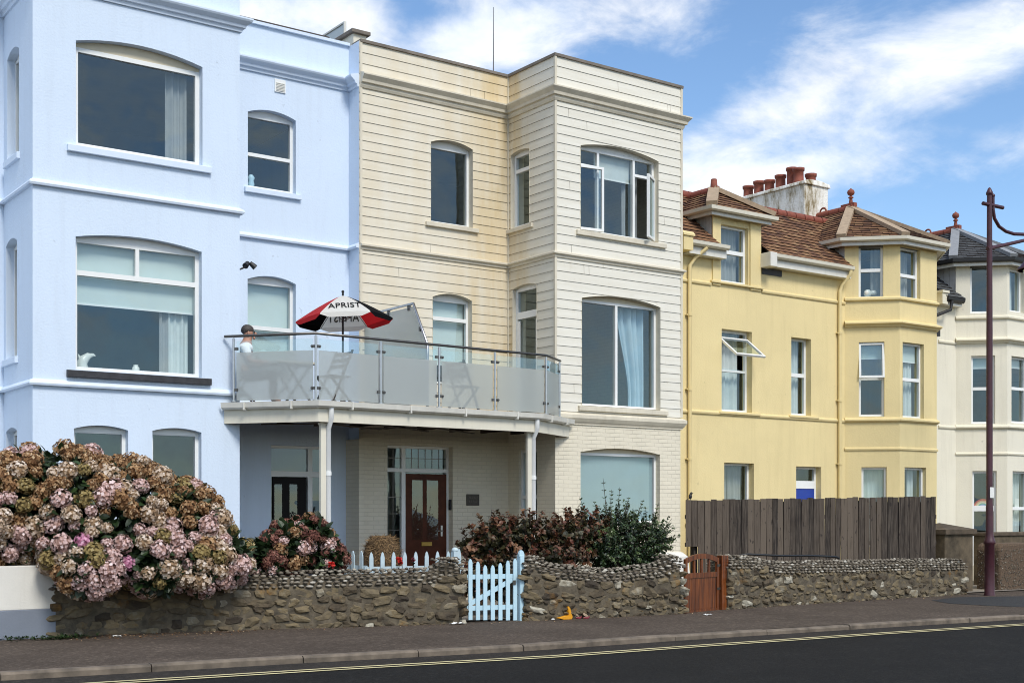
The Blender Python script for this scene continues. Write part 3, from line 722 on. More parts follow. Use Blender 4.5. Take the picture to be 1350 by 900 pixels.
w = MB()
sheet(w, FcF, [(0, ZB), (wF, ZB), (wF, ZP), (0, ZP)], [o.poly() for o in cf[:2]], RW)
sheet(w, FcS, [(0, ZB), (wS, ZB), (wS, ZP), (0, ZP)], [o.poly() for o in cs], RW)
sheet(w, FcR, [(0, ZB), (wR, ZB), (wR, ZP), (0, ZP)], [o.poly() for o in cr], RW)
for P, L in ((FcF, cf[:2]), (FcS, cs), (FcR, cr)):
    for o in L: reveal(w, P, o.poly(), .30, .016, 2)
jr = random.Random(77); RWs = [ZB] + sorted(RW) + [ZP]
for P, W_, ops in ((FcF, wF, cf[:2]), (FcR, wR, cr), (FcF, wF, cf[:2])):
    for _ in range(11):
        i = jr.randrange(len(RWs) - 1); x = jr.uniform(.3, W_ - .3); za, zb = RWs[i], RWs[i + 1]
        if any(o.u0 - .15 < x < o.u1 + .15 and o.z0 - .3 < za < o.z1 + .3 for o in ops) or zb - za < .1: continue
        w.add([P.pt(x, za + .004, .0125), P.pt(x + .005, za + .004, .0125), P.pt(x + .005, zb - .004, .0025), P.pt(x, zb - .004, .0025)], [(0, 1, 2, 3)], 1)
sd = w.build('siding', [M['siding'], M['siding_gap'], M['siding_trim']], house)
k = MB()   # corner beads
for (x, y) in ((XCS, YC), (XC0 + .03, YCR), (XC1 - .0, YC)): k.box((x - .022, y - .024, ZB), (x + .022, y + .02, ZP - .01))
k.box((XCS - .03, YCR - .03, ZB), (XCS + .01, YCR + .01, ZP - .01))
k.build('corner_trim', M['siding_trim'], house)
w = MB()
sheet(w, FcF, [(0, -.3), (wF - .02, -.3), (wF - .02, ZB), (0, ZB)], [cf[2].poly()])
sheet(w, FcS, [(0, -.3), (wS, -.3), (wS, ZB), (0, ZB)], [csg.poly()])
sheet(w, FcR, [(.0, -.3), (wR, -.3), (wR, ZB), (.0, ZB)], [cdr.poly()])
for P, L in ((FcF, cf[2:]), (FcS, [csg]), (FcR, [cdr])):
    for o in L: reveal(w, P, o.poly(), .30)
w.add([(XC1 - .02, YC, -.3), (XC1 - .02, 30, -.3), (XC1 - .02, 30, ZP), (XC1 - .02, YC, ZP)], [(0, 1, 2, 3)])
w.add([(XC0, 30, -.3), (XC0, 30, ZP), (XC1, 30, ZP), (XC1, 30, -.3)], [(0, 1, 2, 3)])
w.box((XC0 - .06, YCR - .10, -.3), (XC0 + .05, YCR + .40, 2.95))
w.build('brick_wall', [M['brick']], house)
k = MB(); k.sweep([(XC1 - .02 - .9, YC - .002), (XC1 - .02, YC - .002), (XC1 - .02, 20)], [(0, -.2), (.19, -.2), (.10, .78), (.03, .86), (0, .87)]); k.build('plinth', M['lowwhite'], house)
cpath = [(XC0 + .012, YCR), (XCS, YCR), (XCS, YC), (XC1, YC), (XC1, 22)]
k = MB(); k.sweep(cpath, [(.0, 9.22), (.03, 9.22), (.05, 9.26), (.05, 9.30), (.09, 9.31), (.10, 9.36), (.16, 9.43), (.16, 9.455), (.02, 9.50), (0, 9.50)]); k.build('cornice', M['siding_trim'], house)
k = MB(); k.sweep(cpath, [(0, 6.34), (.03, 6.34), (.04, 6.38), (.075, 6.40), (.075, 6.43), (.02, 6.455), (0, 6.455)]); k.build('string_course', M['siding_trim'], house)
k = MB(); k.sweep(cpath, [(0, 3.28), (.02, 3.28), (.02, 3.30), (.05, 3.34), (.085, 3.40), (.085, 3.46), (.02, 3.50), (0, 3.50)]); k.build('string_course', M['siding_trim'], house)
k = MB(); k.sweep(cpath, [(0, ZP - .02), (.035, ZP - .02), (.035, ZP + .03), (-.3, ZP + .03), (-.3, ZP - .4)]); k.build('parapet_cap', M['cap_felt'], house)
k = MB(); k.box((XC0 + .01, YCR + .3, 9.6), (XCS, 29.9, 9.7)); k.box((XCS, YC + .3, 9.59), (XC1 - .03, 29.8, 9.69)); k.build('roof', M['lead_roof'], house)
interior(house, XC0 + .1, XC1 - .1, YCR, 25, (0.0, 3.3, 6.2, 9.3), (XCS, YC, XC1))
T = lambda P, a, b: (u(P, a), u(P, b))
o = cf[0]; D = -.12
z0c, z1c = o.z0 + .05, zz(FcF, 765, 217, D)
m1, m2 = u(FcF, 788.5, 300, D), u(FcF, 835.5, 300, D)
ztr = zz(FcF, 765, 217, D)
w1 = window(o, house, head='upvc', flat_top=-.02, bars=[('v', m1, .055), ('v', m2, .055), ('h', ztr, .055, o.u0, m1), ('h', ztr, .055, m2, o.u1)],
    pane_holes=[[(o.u0 + .06, z0c + .02), (m1 - .03, z0c + .02), (m1 - .03, ztr - .03), (o.u0 + .06, ztr - .03)], [(m2 + .03, z0c + .02), (o.u1 - .06, z0c + .02), (o.u1 - .06, ztr - .03), (m2 + .03, ztr - .03)]],
    blind=(zz(FcF, 791, 231, D), 'curtain', m1, m2), curtains=[(m1 + .75, m2 - .03, 'curtain_grey'), (m2 + .1, m2 + .28, 'straw_c' if False else 'curtain_grey')], sill=(u(FcF, 759), u(FcF, 876.7), .10, .06, 'siding_trim'), label='bay window with its side casement swung wide open')
casement(FcF, w1, o.u0 + .01, m1 + .05, z0c - .02, ztr - .01, -.10, R(9), 'l')
casement(FcF, w1, m2 + .02, o.u1 - .01, z0c - .02, ztr - .01, -.10, R(34), 'r')
o = cf[1]
window(o, house, head='beige', fw=.05, bars=[('v', u(FcF, 812.5, 450, D), .055)], curtains=[(o.u1 - .86, o.u1 - .14, 'curtain_blue', .045, .17, (o.u1 - .14, .42))], sill=(u(FcF, 761.7), u(FcF, 878.7), .10, .06, 'siding_trim'), label='tall two-pane window with a pale blue curtain drawn aside')
o = cf[2]
w3 = window(o, house, head='beige', fw=.05, name='window', label='ground-floor window filled by pale vertical blinds')
k = MB(); n = 26; us = (o.u1 - o.u0 - .1) / n
for i in range(n):
    a = o.u0 + .05 + us * i; k.add([FcF.pt(a, o.z0, -.235), FcF.pt(a + us * .92, o.z0, -.175), FcF.pt(a + us * .92, o.z1, -.175), FcF.pt(a, o.z1, -.235)], [(0, 1, 2, 3)])
k.build('blind', M['vblind'], w3)
window(cr[0], house, head='upvc', fw=.05, flat_top=.02, sill=(u(FcR, 560.5), u(FcR, 629.5), .09, .06, 'siding_trim'))
window(cr[1], house, head='upvc', fw=.05, bars=[('h', zz(FcR, 570, 419, D), .07)], blind=(cr[1].z0 + .4, 'blind'))
window(cs[0], house, head='upvc', fw=.05, rv=.08, bars=[('h', zz(FcS, 676, 229, -.08), .07)], sill=(cs[0].u0 - .09, cs[0].u1 + .12, .09, .06, 'siding_trim'))
ds = window(cs[1], house, head='upvc', fw=.05, rv=.07, bars=[('h', zz(FcS, 678, 418, -.07), .13)], name='balcony_door', label='white glazed balcony door with a square toplight')
k = MB(); rect(FcS, k, cs[1].u0 + .05, cs[1].u0 + .13, cs[1].z0 + .05, zz(FcS, 678, 424), -.062, -.08); rect(FcS, k, cs[1].u1 - .13, cs[1].u1 - .05, cs[1].z0 + .05, zz(FcS, 678, 424), -.062, -.08)
k.build('door_stile', M['upvc'], ds)
window(csg, house, fw=.05, rv=.05, bars=[('h', zz(FcS, 686, 655, -.05), .07)])
# front door
P = FcR; D = -.14
zt = lambda py: zz(P, 512, py, D)
df = window(cdr, house, rv=.14, fw=.05, bars=[('h', zt(619), .07), ('v', u(P, 532, 700, D), .085, cdr.z0, cdr.z1 - .05)], label='white door frame with leaded toplights and sidelight', name='door_frame')
k = MB(); x0, xm, x1 = cdr.u0 + .05, u(P, 532, 700, D), cdr.u1 - .05
for i in range(1, 7): k.add([P.pt(x0, zt(619) * 0 + cdr.z0 + .3 * i, -.165), P.pt(xm - .04, cdr.z0 + .3 * i, -.165), P.pt(xm - .04, cdr.z0 + .3 * i + .012, -.165), P.pt(x0, cdr.z0 + .3 * i + .012, -.165)], [(0, 1, 2, 3)])
xs = [x0 + (xm - .04 - x0) / 2] + [xm + .04 + (x1 - xm - .04) * i / 6 for i in range(1, 6)]
for i, x in enumerate(xs): rect(P, k, x - .006, x + .006, cdr.z0 + .1 if i == 0 else zt(617), cdr.z1 - .05, -.168, -.172)
rect(P, k, x0, x1, (zt(590) + zt(616)) / 2 - .006, (zt(590) + zt(616)) / 2 + .006, -.168, -.172)
k.build('leading', M['dark_steel'], df)
dl = MB(); ua, ub = u(P, 535, 700, D), x1 + .01; z0, z1 = cdr.z0 + .05, zt(623.5)
rect(P, dl, ua, ub, z0, z1, -.142, -.19)
door = dl.build('door', M['mahogany'], house, bevel=.004, label='red-brown wooden front door with two tall glass strips')
k = MB()
for a, b in ((543, 557), (562.5, 577.5)):
    rect(P, k, u(P, a, 700, D), u(P, b, 700, D), zt(712), zt(632), -.136, -.146)
k.build('pane', M['glass'], door)
k = MB(); rect(P, k, u(P, 555.5, 700, D), u(P, 569, 700, D), zt(720), zt(715), -.125, -.14); k.build('letter_plate', M['brass'], door)
k = MB(); hx, hz = u(P, 582, 700, D), zt(700)
k.tube([P.pt(hx, hz, -.14), P.pt(hx, hz, -.09), P.pt(hx - .11, hz, -.09)], .011); rect(P, k, hx - .02, hx + .02, hz - .1, hz + .1, -.14, -.132); k.build('handle', M['steel'], door)

p = FcR.pt(u(FcR, 622.5), zz(FcR, 614.6, 658.5), 0)
t = thing('name_plaque', 'small grey stone name plaque on the cream brick wall beside the wooden door', 'plaque', p)
k = MB(); a, b2 = u(FcR, 614.6), u(FcR, 631); z0, z1 = zz(FcR, 614.6, 666), zz(FcR, 614.6, 651); rect(FcR, k, a, b2, z0, z1, .0, .025); k.build('slab', M['plaque'], t, bevel=.004)
k = MB(); rr = random.Random(3)
for zl, n in ((.68, 7), (.36, 5)):
    for i in range(n):
        c = a + (b2 - a) * (.14 + .72 * (i + .5) / n); hh = (z1 - z0) * .10; zc = z0 + (z1 - z0) * zl
        k.tube([FcR.pt(c - .006, zc - hh, .026), FcR.pt(c + rr.uniform(-.008, .008), zc + hh, .026), FcR.pt(c + .008, zc + rr.uniform(-hh, hh), .026)], .003, 5)
k.build('worn_lettering', M['plaque_mark'], t)
Q = Plane(FcR.pt(cdr.u1, 0, 0), (0, -1, 0))
t = thing('intercom', 'black door intercom on the side of the door recess', 'intercom', FcR.pt(cdr.u1, zz(FcR, 596, 665), -.07))
k = MB(); c = V(t.location); k.box((c.x - .03, c.y - .035, c.z - .10), (c.x, c.y + .035, c.z + .10)); k.build('case', M['black'], t, bevel=.006)
k = MB(); k.box((c.x - .034, c.y - .02, c.z + .03), (c.x - .031, c.y + .02, c.z + .075)); k.tube([(c.x - .036, c.y, c.z - .04), (c.x - .03, c.y, c.z - .04)], .012); k.build('button', M['dark_steel'], t)

# things on the two flat roofs
a = onY(650.5, 95, 21.5); top = onY(650.5, 10, 21.5)
t = thing('antenna_mast', 'thin whip antenna standing on the roof of the cream house', 'antenna', (a.x, a.y, 9.7))
k = MB(); k.tube([(a.x, a.y, 9.69), (a.x, a.y, 10.3), (a.x, a.y, top.z)], [.016, .013, .006], 6); k.build('whip', M['dark_steel'], t)
k = MB(); k.tube([(a.x, a.y, 9.69), (a.x, a.y, 9.9)], .04, 10); k.build('foot', M['dark_steel'], t)
pa, pb = onY(312, 19.5, YBR + .2), onY(436, 52, YBR + .2)
t = thing('terrace_rail', 'dark low rail along the roof edge of the blue house', 'rail', (pa.x, pa.y, ZP))
k = MB(); zr = (pa.z + pb.z) / 2 + .0
k.tube([(pa.x, pa.y, zr), (pb.x - .05, pb.y, zr), (pb.x, pb.y, zr - .04), (pb.x + .03, pb.y, ZP + .04)], .02); k.build('handrail', M['dark_wood'], t)
for f in (.06, .5, .87):
    x = pa.x + (pb.x - pa.x) * f; k = MB(); k.tube([(x, pa.y, ZP + .04), (x, pa.y, zr)], .012); k.build('post', M['dark_steel'], t)
# boxed stack and glass screen at the party wall
c0 = onY(466, 62, YCR + .35)
t = thing('roof_upstand', 'cream boxed upstand with a brown cap between the blue and cream roofs', 'parapet box', (c0.x, c0.y, 9.9))
k = MB(); x0, x1, y0 = c0.x, onY(483, 60, YCR + .35).x, YCR + .35; zt_ = onY(466, 44, y0).z
k.box((x0, y0, 9.6), (x1, y0 + 1.5, zt_)); k.build('box', M['fascia'], t)
k = MB(); k.box((x0 - .06, y0 - .06, zt_), (x1 + .06, y0 + 1.56, zt_ + .07)); k.build('cap', M['cap_felt'], t, bevel=.01)
s0 = onY(471, 50, y0 + .7)
t = thing('roof_glass_screen', 'frosted glass screen with a pale edge on top of the blue house roof', 'screen', (s0.x - .1, y0 + .7, zt_ + .07))
k = MB(); xs = x0 + .05; ztop = onX(471, 20, xs).z
k.box((xs, y0 + .45, zt_ + .07), (xs + .012, y0 + 2.6, ztop)); k.build('panel', M['frosted'], t)
k = MB(); k.box((xs - .015, y0 + .41, zt_ + .07), (xs + .03, y0 + .45, ztop)); k.box((xs - .015, y0 + .41, ztop), (xs + .03, y0 + 2.6, ztop + .03)); k.build('frame', M['gutter'], t)

p = onX(317, 346, XB1); q = onY(331, 339.5, p.y - .0)
t = thing('security_light', 'black twin security light on a short arm at the bay corner of the blue house', 'security light', (XB1, YB + .25, p.z))
b0 = V((XB1, YB + .25, p.z - .08)); b1 = b0 + V((.26, .0, .10))
k = MB(); k.tube([b0, b0 + V((.12, 0, .03)), b1], .014); k.build('arm', M['black'], t)
for dx, dn in ((-.03, (-.5, -.4, -.5)), (.07, (.6, -.3, -.6))):
    k = MB(); c = b1 + V((dx, 0, .02)); d = V(dn).normalized(); k.tube([c - d * .05, c + d * .06], [.035, .05], 10); k.build('lamp_head', M['black'], t)
# ================================================================ yellow and white bay-fronted houses
XY0 = XC1 - .019
XBY = onY(1113.5, 450, YY).x; XBW = onY(1260, 450, YY).x
BD = YY - YYB; BFW = 1.42
def roof_face(mb, pts, h=.16, tint=True, lap=.02, mat=0, lip=1):
    """pts: first two are the eave, left to right seen from outside"""
    a, b = V(pts[0]), V(pts[1]); uu = (b - a).normalized()
    nn = uu.cross(V(pts[2]) - a).normalized()
    if nn.z < 0: nn = -nn
    ww = nn.cross(uu).normalized()
    P = Plane(a, uu, ww)
    pl = [((V(p) - a).dot(uu), (V(p) - a).dot(ww)) for p in pts]
    top = max(q[1] for q in pl); n = max(2, round(top / h)); rws = [top * i / n for i in range(1, n)]
    # split rows into tiles: cut the face into columns as well so that single tiles can vary
    rn = random.Random(int(abs(a.x * 97 + a.y * 31) * 10))
    us = [q[0] for q in pl]; u0, u1 = min(us), max(us)
    rws2 = [0] + rws + [top]
    for i in range(len(rws2) - 1):
        za, zb = rws2[i], rws2[i + 1]; off = .1 if i % 2 else 0
        # clip the polygon to this row
        def clip(poly, z, keep_above):
            out = []
            for k in range(len(poly)):
                p, q = poly[k - 1], poly[k]
                ip, iq = (p[1] >= z) == keep_above or p[1] == z, (q[1] >= z) == keep_above or q[1] == z
                if ip != iq:
                    t = (z - p[1]) / (q[1] - p[1]); out.append((p[0] + (q[0] - p[0]) * t, z))
                if iq: out.append(q)
            return out
        row = clip(clip(pl, za, True), zb, False)
        if len(row) < 3: continue
        ra, rb = min(q[0] for q in row), max(q[0] for q in row)
        c = ra - rn.uniform(0, .2)
        while c < rb:
            c2 = c + .205
            def clipu(poly, x, right):
                out = []
                for k in range(len(poly)):
                    p, q = poly[k - 1], poly[k]
                    ip, iq = ((p[0] >= x) if right else (p[0] <= x)), ((q[0] >= x) if right else (q[0] <= x))
                    if ip != iq:
                        t = (x - p[0]) / (q[0] - p[0]); out.append((x, p[1] + (q[1] - p[1]) * t))
                    if iq: out.append(q)
                return out
            tl = clipu(clipu(row, c + .004, True), c2 - .004, False)
            if len(tl) >= 3:
                j = rn.uniform(0, .008); t = rn.random()
                vs = [P.pt(x, z, j + lap * (1 - (z - za) / (zb - za))) for x, z in tl]
                mb.add(vs, [tuple(range(len(vs)))], mat, t=t)
                xa, xb = min(q[0] for q in tl if q[1] < za + .02) if any(q[1] < za + .02 for q in tl) else 0, max(q[0] for q in tl if q[1] < za + .02) if any(q[1] < za + .02 for q in tl) else 0
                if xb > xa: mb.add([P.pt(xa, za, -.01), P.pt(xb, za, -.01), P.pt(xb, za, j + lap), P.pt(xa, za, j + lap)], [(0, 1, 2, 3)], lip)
            c = c2
    mb.add([P.pt(x, z, -.012) for x, z in pl], [tuple(range(len(pl)))], lip)
def hip(mb, p, q, r=.075, m=0): 
    p, q = V(p), V(q); mb.bar(p + V((0, 0, .02)), q + V((0, 0, .02)), r * 2.2, r * .9, m=m)
def finial(house, c, s=1.0, name='finial'):
    k = MB(); c = V(c)
    k.box(c + V((-.16 * s, -.16 * s, -.05)), c + V((.16 * s, .16 * s, .10 * s)))
    k.box(c + V((-.09 * s, -.22 * s, -.05)), c + V((.09 * s, .42 * s, .16 * s)))
    if s > .6: k.lathe(c, [(a_ * s, b_ * s) for a_, b_ in [(.09, .10), (.07, .24), (.055, .34), (.10, .37), (.10, .40), (.055, .42), (.05, .46), (.12, .50), (.145, .58), (.12, .66), (.09, .68), (.05, .70), (.02, .74)]], 12)
    else: k.lathe(c, [(.09, .05), (.07, .26), (.06, .27)], 10)
    return k.build(name, M['terracotta'], house)
def bay(house, X0, wallm, trim, wc, wf, eave_z, apex, tile, hipm, zmain, moulds, extra=None):
    CL = Plane((X0, YY, 0), (1, -1, 0)); CF = Plane((X0 + BD, YYB, 0), (1, 0, 0)); CR = Plane((X0 + BD + BFW, YYB, 0), (1, 1, 0))
    LC = BD * math.sqrt(2)
    oc = [Op(CL, *a) for a in wc]; of = [Op(CF, *a) for a in wf]
    mir = []
    for o in oc:   # the far cant repeats the near one
        m = Op.__new__(Op); m.P = CR; m.u0 = LC - o.u1; m.u1 = LC - o.u0; m.z0 = o.z0; m.z1 = o.z1; m.rise = 0; mir.append(m)
    # keep openings inside the facets
    for o in of: o.u1 = min(o.u1, BFW - .14)
    w = MB(); top = eave_z + .05
    sheet(w, CL, [(0, -.3), (LC, -.3), (LC, top), (0, top)], [o.poly() for o in oc])
    sheet(w, CF, [(0, -.3), (BFW, -.3), (BFW, top), (0, top)], [o.poly() for o in of])
    sheet(w, CR, [(0, -.3), (LC, -.3), (LC, top), (0, top)], [o.poly() for o in mir])
    for P, L in ((CL, oc), (CF, of), (CR, mir)):
        for o in L: reveal(w, P, o.poly(), .28)
    w.build('bay_wall', M[wallm], house)
    path = [(X0, YY), (X0 + BD, YYB), (X0 + BD + BFW, YYB), (X0 + 2 * BD + BFW, YY)]
    for z, prof in moulds:
        k = MB(); k.sweep(path, [(o, z + h) for o, h in prof]); k.build('string_course', M[trim], house)
    # boarded cheek behind the bay, above the main roof
    k = MB(); n = 9; y0, y1 = YY + .005, YY + 1.75
    for i in range(n):
        a, b = y0 + (y1 - y0) * i / n, y0 + (y1 - y0) * (i + 1) / n; k.box((X0 + .02, a + .006, zmain - .2), (X0 + .06, b - .006, top))
    k.box((X0 + .045, y0, zmain - .2), (X0 + .07, y1, top)); k.build('cheek_boarding', M['board_grey'], house)
    k = MB(); k.prism([(X0 + .08, YY + 1.7, eave_z - .03), (X0 + .08, YY, eave_z - .03), (X0 + BD, YYB + .06, eave_z - .03), (X0 + BD + BFW, YYB + .06, eave_z - .03), (X0 + 2 * BD + BFW - .08, YY, eave_z - .03), (X0 + 2 * BD + BFW - .08, YY + 1.7, eave_z - .03)], (0, 0, -.04)); k.box((X0 + .08, YY + 1.7, 5.9), (X0 + 2 * BD + BFW - .08, YY + 1.74, eave_z - .03)); k.build('bay_ceiling', M['interior'], house)
    k = MB(); k.box((X0 + 2 * BD + BFW - .06, YY + .006, zmain - .6), (X0 + 2 * BD + BFW - .02, YY + 1.76, eave_z + .04)); k.build('cheek_boarding', M['board_grey'], house)
    # eaves: soffit, fascia, gutter
    ep = [(X0, YY + 2.2), (X0, YY), (X0 + BD, YYB), (X0 + BD + BFW, YYB), (X0 + 2 * BD + BFW, YY), (X0 + 2 * BD + BFW, YY + 2.2)]
    ov = .20
    k = MB(); k.sweep(ep, [(-.1, eave_z - .02), (ov - .03, eave_z - .02), (ov - .03, eave_z - .05), (ov, eave_z - .05), (ov, eave_z + .13), (-.1, eave_z + .13)]); k.build('fascia', M['gutter'], house)
    k = MB(); k.sweep(ep, [(ov + .002, eave_z + .05), (ov + .05, eave_z + .03), (ov + .10, eave_z + .06), (ov + .11, eave_z + .135), (ov + .09, eave_z + .135), (ov + .08, eave_z + .11), (ov + .002, eave_z + .11)])
    k.build('gutter', M['fascia' if hipm == 'ridge_buff' else 'black'], house)
    # tiled hipped roof
    o2 = ov + .06; e = eave_z + .13; c22 = math.tan(R(22.5))
    cx, ay, az = X0 + BD + BFW / 2, apex[0], apex[1]
    A = V((cx, ay, az)); B = V((cx, YY + 5.0, az)); xl, xr = X0 - o2, X0 + 2 * BD + BFW + o2
    q0 = V((xl, YY - o2 * c22, e)); q1 = V((X0 + BD - o2 * c22, YYB - o2, e)); q2 = V((X0 + BD + BFW + o2 * c22, YYB - o2, e)); q3 = V((xr, YY - o2 * c22, e))
    r = MB()
    roof_face(r, [V((xl, YY + 5.0, e)), q0, A, B]); roof_face(r, [q0, q1, A]); roof_face(r, [q1, q2, A]); roof_face(r, [q2, q3, A]); roof_face(r, [q3, V((xr, YY + 5, e)), B, A])
    ro = r.build('bay_roof', [M[tile], M['tile_gap']], house)
    k = MB()
    for q in (q0, q1, q2, q3): hip(k, q + V((0, 0, .03)), A + V((0, 0, .03)), .10)
    k.build('hip_mortar', M[hipm], ro)
    k = MB()
    y = ay
    while y < YY + 4.6: k.tube([(cx, y + .01, az + .0), (cx, y + .31, az + .0)], .11, 10); y += .33
    for yy in (ay + .9, ay + 1.6, ay + 2.4):      # horned ridge tiles
        k.tube([(cx, yy + .2 * math.cos(t) * .5, az + .10 + .10 * math.sin(t)) for t in [math.pi * i / 8 for i in range(9)]], .025, 6)
    k.build('ridge_tiles', M['terracotta'], ro)
    finial(ro, (cx, ay, az + .04), .66)
    return CL, CF, oc, of, mir
house = yh = thing('yellow_house', 'yellow rendered house with lichen-brown tiled roofs, dormer and canted corner bay', 'house', (XY0 + 3, YY, 0))
FyM = Plane((XY0, YY, 0), (1, 0, 0))
uy = lambda px, py=400, d=0: FyM.uz(px, py, d)[0]
zy = lambda px, py, d=0: FyM.uz(px, py, d)[1]
yo = [Op(FyM, 951.4, 991.4, 433, 541.5), Op(FyM, 1043.2, 1069.3, 444, 546.5), Op(FyM, 954.8, 994, 609.4, 715), Op(FyM, 1049.6, 1082.6, 614.3, 760, 0, zb=.15)]
ydo = Op(FyM, 950, 986.5, 295, 370.5)
ze = 7.34; ud0, ud1 = uy(938.5), uy(1002); zd = 8.16; WM = XBY - XY0
w = MB()
sheet(w, FyM, [(0, -.3), (WM + .3, -.3), (WM + .3, ze), (ud1, ze), (ud1, zd), (ud0, zd), (ud0, ze), (0, ze)], [o.poly() for o in yo + [ydo]])
for o in yo + [ydo]: reveal(w, FyM, o.poly(), .30)
w.add([(XY0, 30, -.3), (XBW, 30, -.3), (XBW, 30, ze), (XY0, 30, ze)], [(0, 1, 2, 3)])
w.add([(XBW - .8, YY, -.3), (XBW - .8, 30, -.3), (XBW - .8, 30, ze), (XBW - .8, 23.6, ze), (XBW - .8, 22, 8.9), (XBW - .8, YY, ze)], [tuple(range(6))])
xbr = XBY + 2 * BD + BFW
w.add([(xbr - .02, YY, -.3), (XBW - .8, YY, -.3), (XBW - .8, YY, ze), (xbr - .02, YY, ze)], [(0, 1, 2, 3)])
# pilaster strips either side of the dormer window
for a, b in ((ud0 - .0, uy(949)), (uy(988), ud1)): rect(FyM, w, a, b, zy(938, 375), zd - .01, .002, .035)
w.build('wall', [M['yellow']], house)
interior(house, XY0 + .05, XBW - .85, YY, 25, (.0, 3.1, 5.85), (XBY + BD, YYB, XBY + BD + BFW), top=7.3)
YS = [(0, 0), (.03, 0), (.04, .03), (.04, .05), (0, .08)]
xw = XBW - .8
for z in (zy(917, 543.5) - .02, zy(914, 373) - .0):
    k = MB()
    if z < 5: k.sweep([(XY0, YY), (XBY + .0, YY)], [(o, z + h) for o, h in YS])
    else:
        k.sweep([(XY0, YY), (XY0 + ud0 - .04, YY)], [(o, z + h) for o, h in YS]); k.build('string_course', M['yellow_trim'], house); k = MB(); k.sweep([(XY0 + ud1 + .04, YY), (XBY, YY)], [(o, z + h) for o, h in YS])
    k.build('string_course', M['yellow_trim'], house)
D = -.14
o = yo[0]
w1 = window(o, house, rv=.16, bars=[('h', zy(952, 488, D), .05)], pane_holes=[[(o.u0 + .06, zy(952, 485, D)), (o.u1 - .06, zy(952, 485, D)), (o.u1 - .06, zy(952, 446, D)), (o.u0 + .06, zy(952, 446, D))]],
            curtains=[(o.u0 + .1, o.u1 - .05, 'curtain', .03, .13)], sill=(o.u0 - .1, o.u1 + .22, .06, .06, 'yellow_trim'), label='window with its top sash propped wide open')
casement(FyM, w1, o.u0 + .02, o.u1 - .02, zy(952, 487, D), zy(952, 445, D), -.13, R(52), 't')
o = yo[1]; window(o, house, rv=.16, bars=[('h', zy(1044, 494, D), .09)], curtains=[(o.u0 + .05, o.u1 - .05, 'curtain')], sill=(o.u0 - .1, o.u1 + .22, .06, .06, 'yellow_trim'))
o = yo[2]; window(o, house, rv=.16, curtains=[(o.u0 + .05, (o.u0 + o.u1) / 2 - .02, 'curtain_grey'), ((o.u0 + o.u1) / 2 + .02, o.u1 - .05, 'curtain_grey')])
o = yo[3]; df = window(o, house, rv=.16, bars=[('h', zy(1050, 638.5, D), .18)], name='door_frame')
k = MB(); rect(FyM, k, o.u0 + .05, o.u1 - .05, o.z0 + .05, zy(1050, 643, D), -.17, -.21); 
d_ = k.build('door', M['bluedoor'], house, bevel=.004)
k = MB()
for a in (.14, .54): rect(FyM, k, o.u0 + a, o.u0 + a + .3, o.z0 + .2, o.z0 + .85, -.163, -.172); rect(FyM, k, o.u0 + a, o.u0 + a + .3, o.z0 + 1.0, o.z0 + 1.85, -.163, -.172)
k.build('door_panel', M['bluedoor'], d_, bevel=.006)
o = ydo; window(o, house, rv=.10, bars=[('h', zy(950, 331, -.1), .09)], curtains=[(o.u0 + .05, o.u1 - .05, 'curtain_grey')], sill=(ud0 - .06, ud1 + .06, .06, .07, 'yellow_trim'))
# main roof
RY, RZ, EY, EZ = 22.0, 9.0, YY - .28, 7.46
KN0, KN1 = onY(901.5, 305, YY - .36), onY(914, 330, YY - .36)
r = MB()
def my(z): return EY + (z - EZ) * (RY - EY) / (RZ - EZ)
zl = EZ + .24                      # roof starts behind the dormer
yd = my(8.0)
x0, xa, xb, x1 = KN1.x + .01, XY0 + ud0 - .02, XY0 + ud1 + .02, XBY + .1
roof_face(r, [(x0, EY, EZ), (xa, EY, EZ), (xa, RY, RZ), (x0, RY, RZ)])
xm_ = XBY - .015; z7 = EZ + (YY + .06 - EY) * (RZ - EZ) / (RY - EY)
roof_face(r, [(xb, EY, EZ), (xm_, EY, EZ), (xm_, RY, RZ), (xb, RY, RZ)]); roof_face(r, [(xm_, YY + .06, z7), (x1 + 1.2, YY + .06, z7), (x1 + 1.2, RY, RZ), (xm_, RY, RZ)])
roof_face(r, [(xa, my(8.0), 8.0), (xb, my(8.0), 8.0), (xb, RY, RZ), (xa, RY, RZ)])
roof_face(r, [(x1 + 1.2, 2 * RY - EY, EZ), (x0, 2 * RY - EY, EZ), (x0, RY, RZ), (x1 + 1.2, RY, RZ)])
ro = r.build('main_roof', [M['tile_red'], M['tile_gap']], house)
k = MB(); x = x0
while x < x1 + 1: k.tube([(x + .01, RY, RZ), (x + .31, RY, RZ)], .11, 10); x += .33
k.build('ridge_tiles', M['terracotta'], ro)
for nm, xs in (('fascia', ((x0 + .01, xa + .25), (xb + .0, XBY - .03))),):
    for i, (a, b) in enumerate(xs):
        k = MB(); k.box((a, YY - .22, EZ - .27), (b, YY - .19, EZ - .02)); k.box((a, YY - .19, EZ - .27), (b, YY + .1, EZ - .24)); k.build('fascia', M['gutter'], house)
        k = MB(); k.sweep([(a, YY - .22), (b, YY - .22)], [(.002, EZ - .09), (.06, EZ - .11), (.11, EZ - .07), (.12, EZ + .0), (.10, EZ + .0), (.09, EZ - .03), (.002, EZ - .03)]); k.build('gutter', M['fascia'], house)
        if i == 1: k = MB(); k.box((a - .04, YY - .34, EZ - .30), (a + .18, YY + .02, EZ + .02)); k.build('gutter_box', M['gutter'], house, bevel=.01)
k = MB(); p, q = zy(1003, 352), 0; rect(FyM, k, uy(1004), uy(1030), zy(1004, 361), zy(1004, 353), .0, .02); k.build('eaves_vent', M['black'], house)
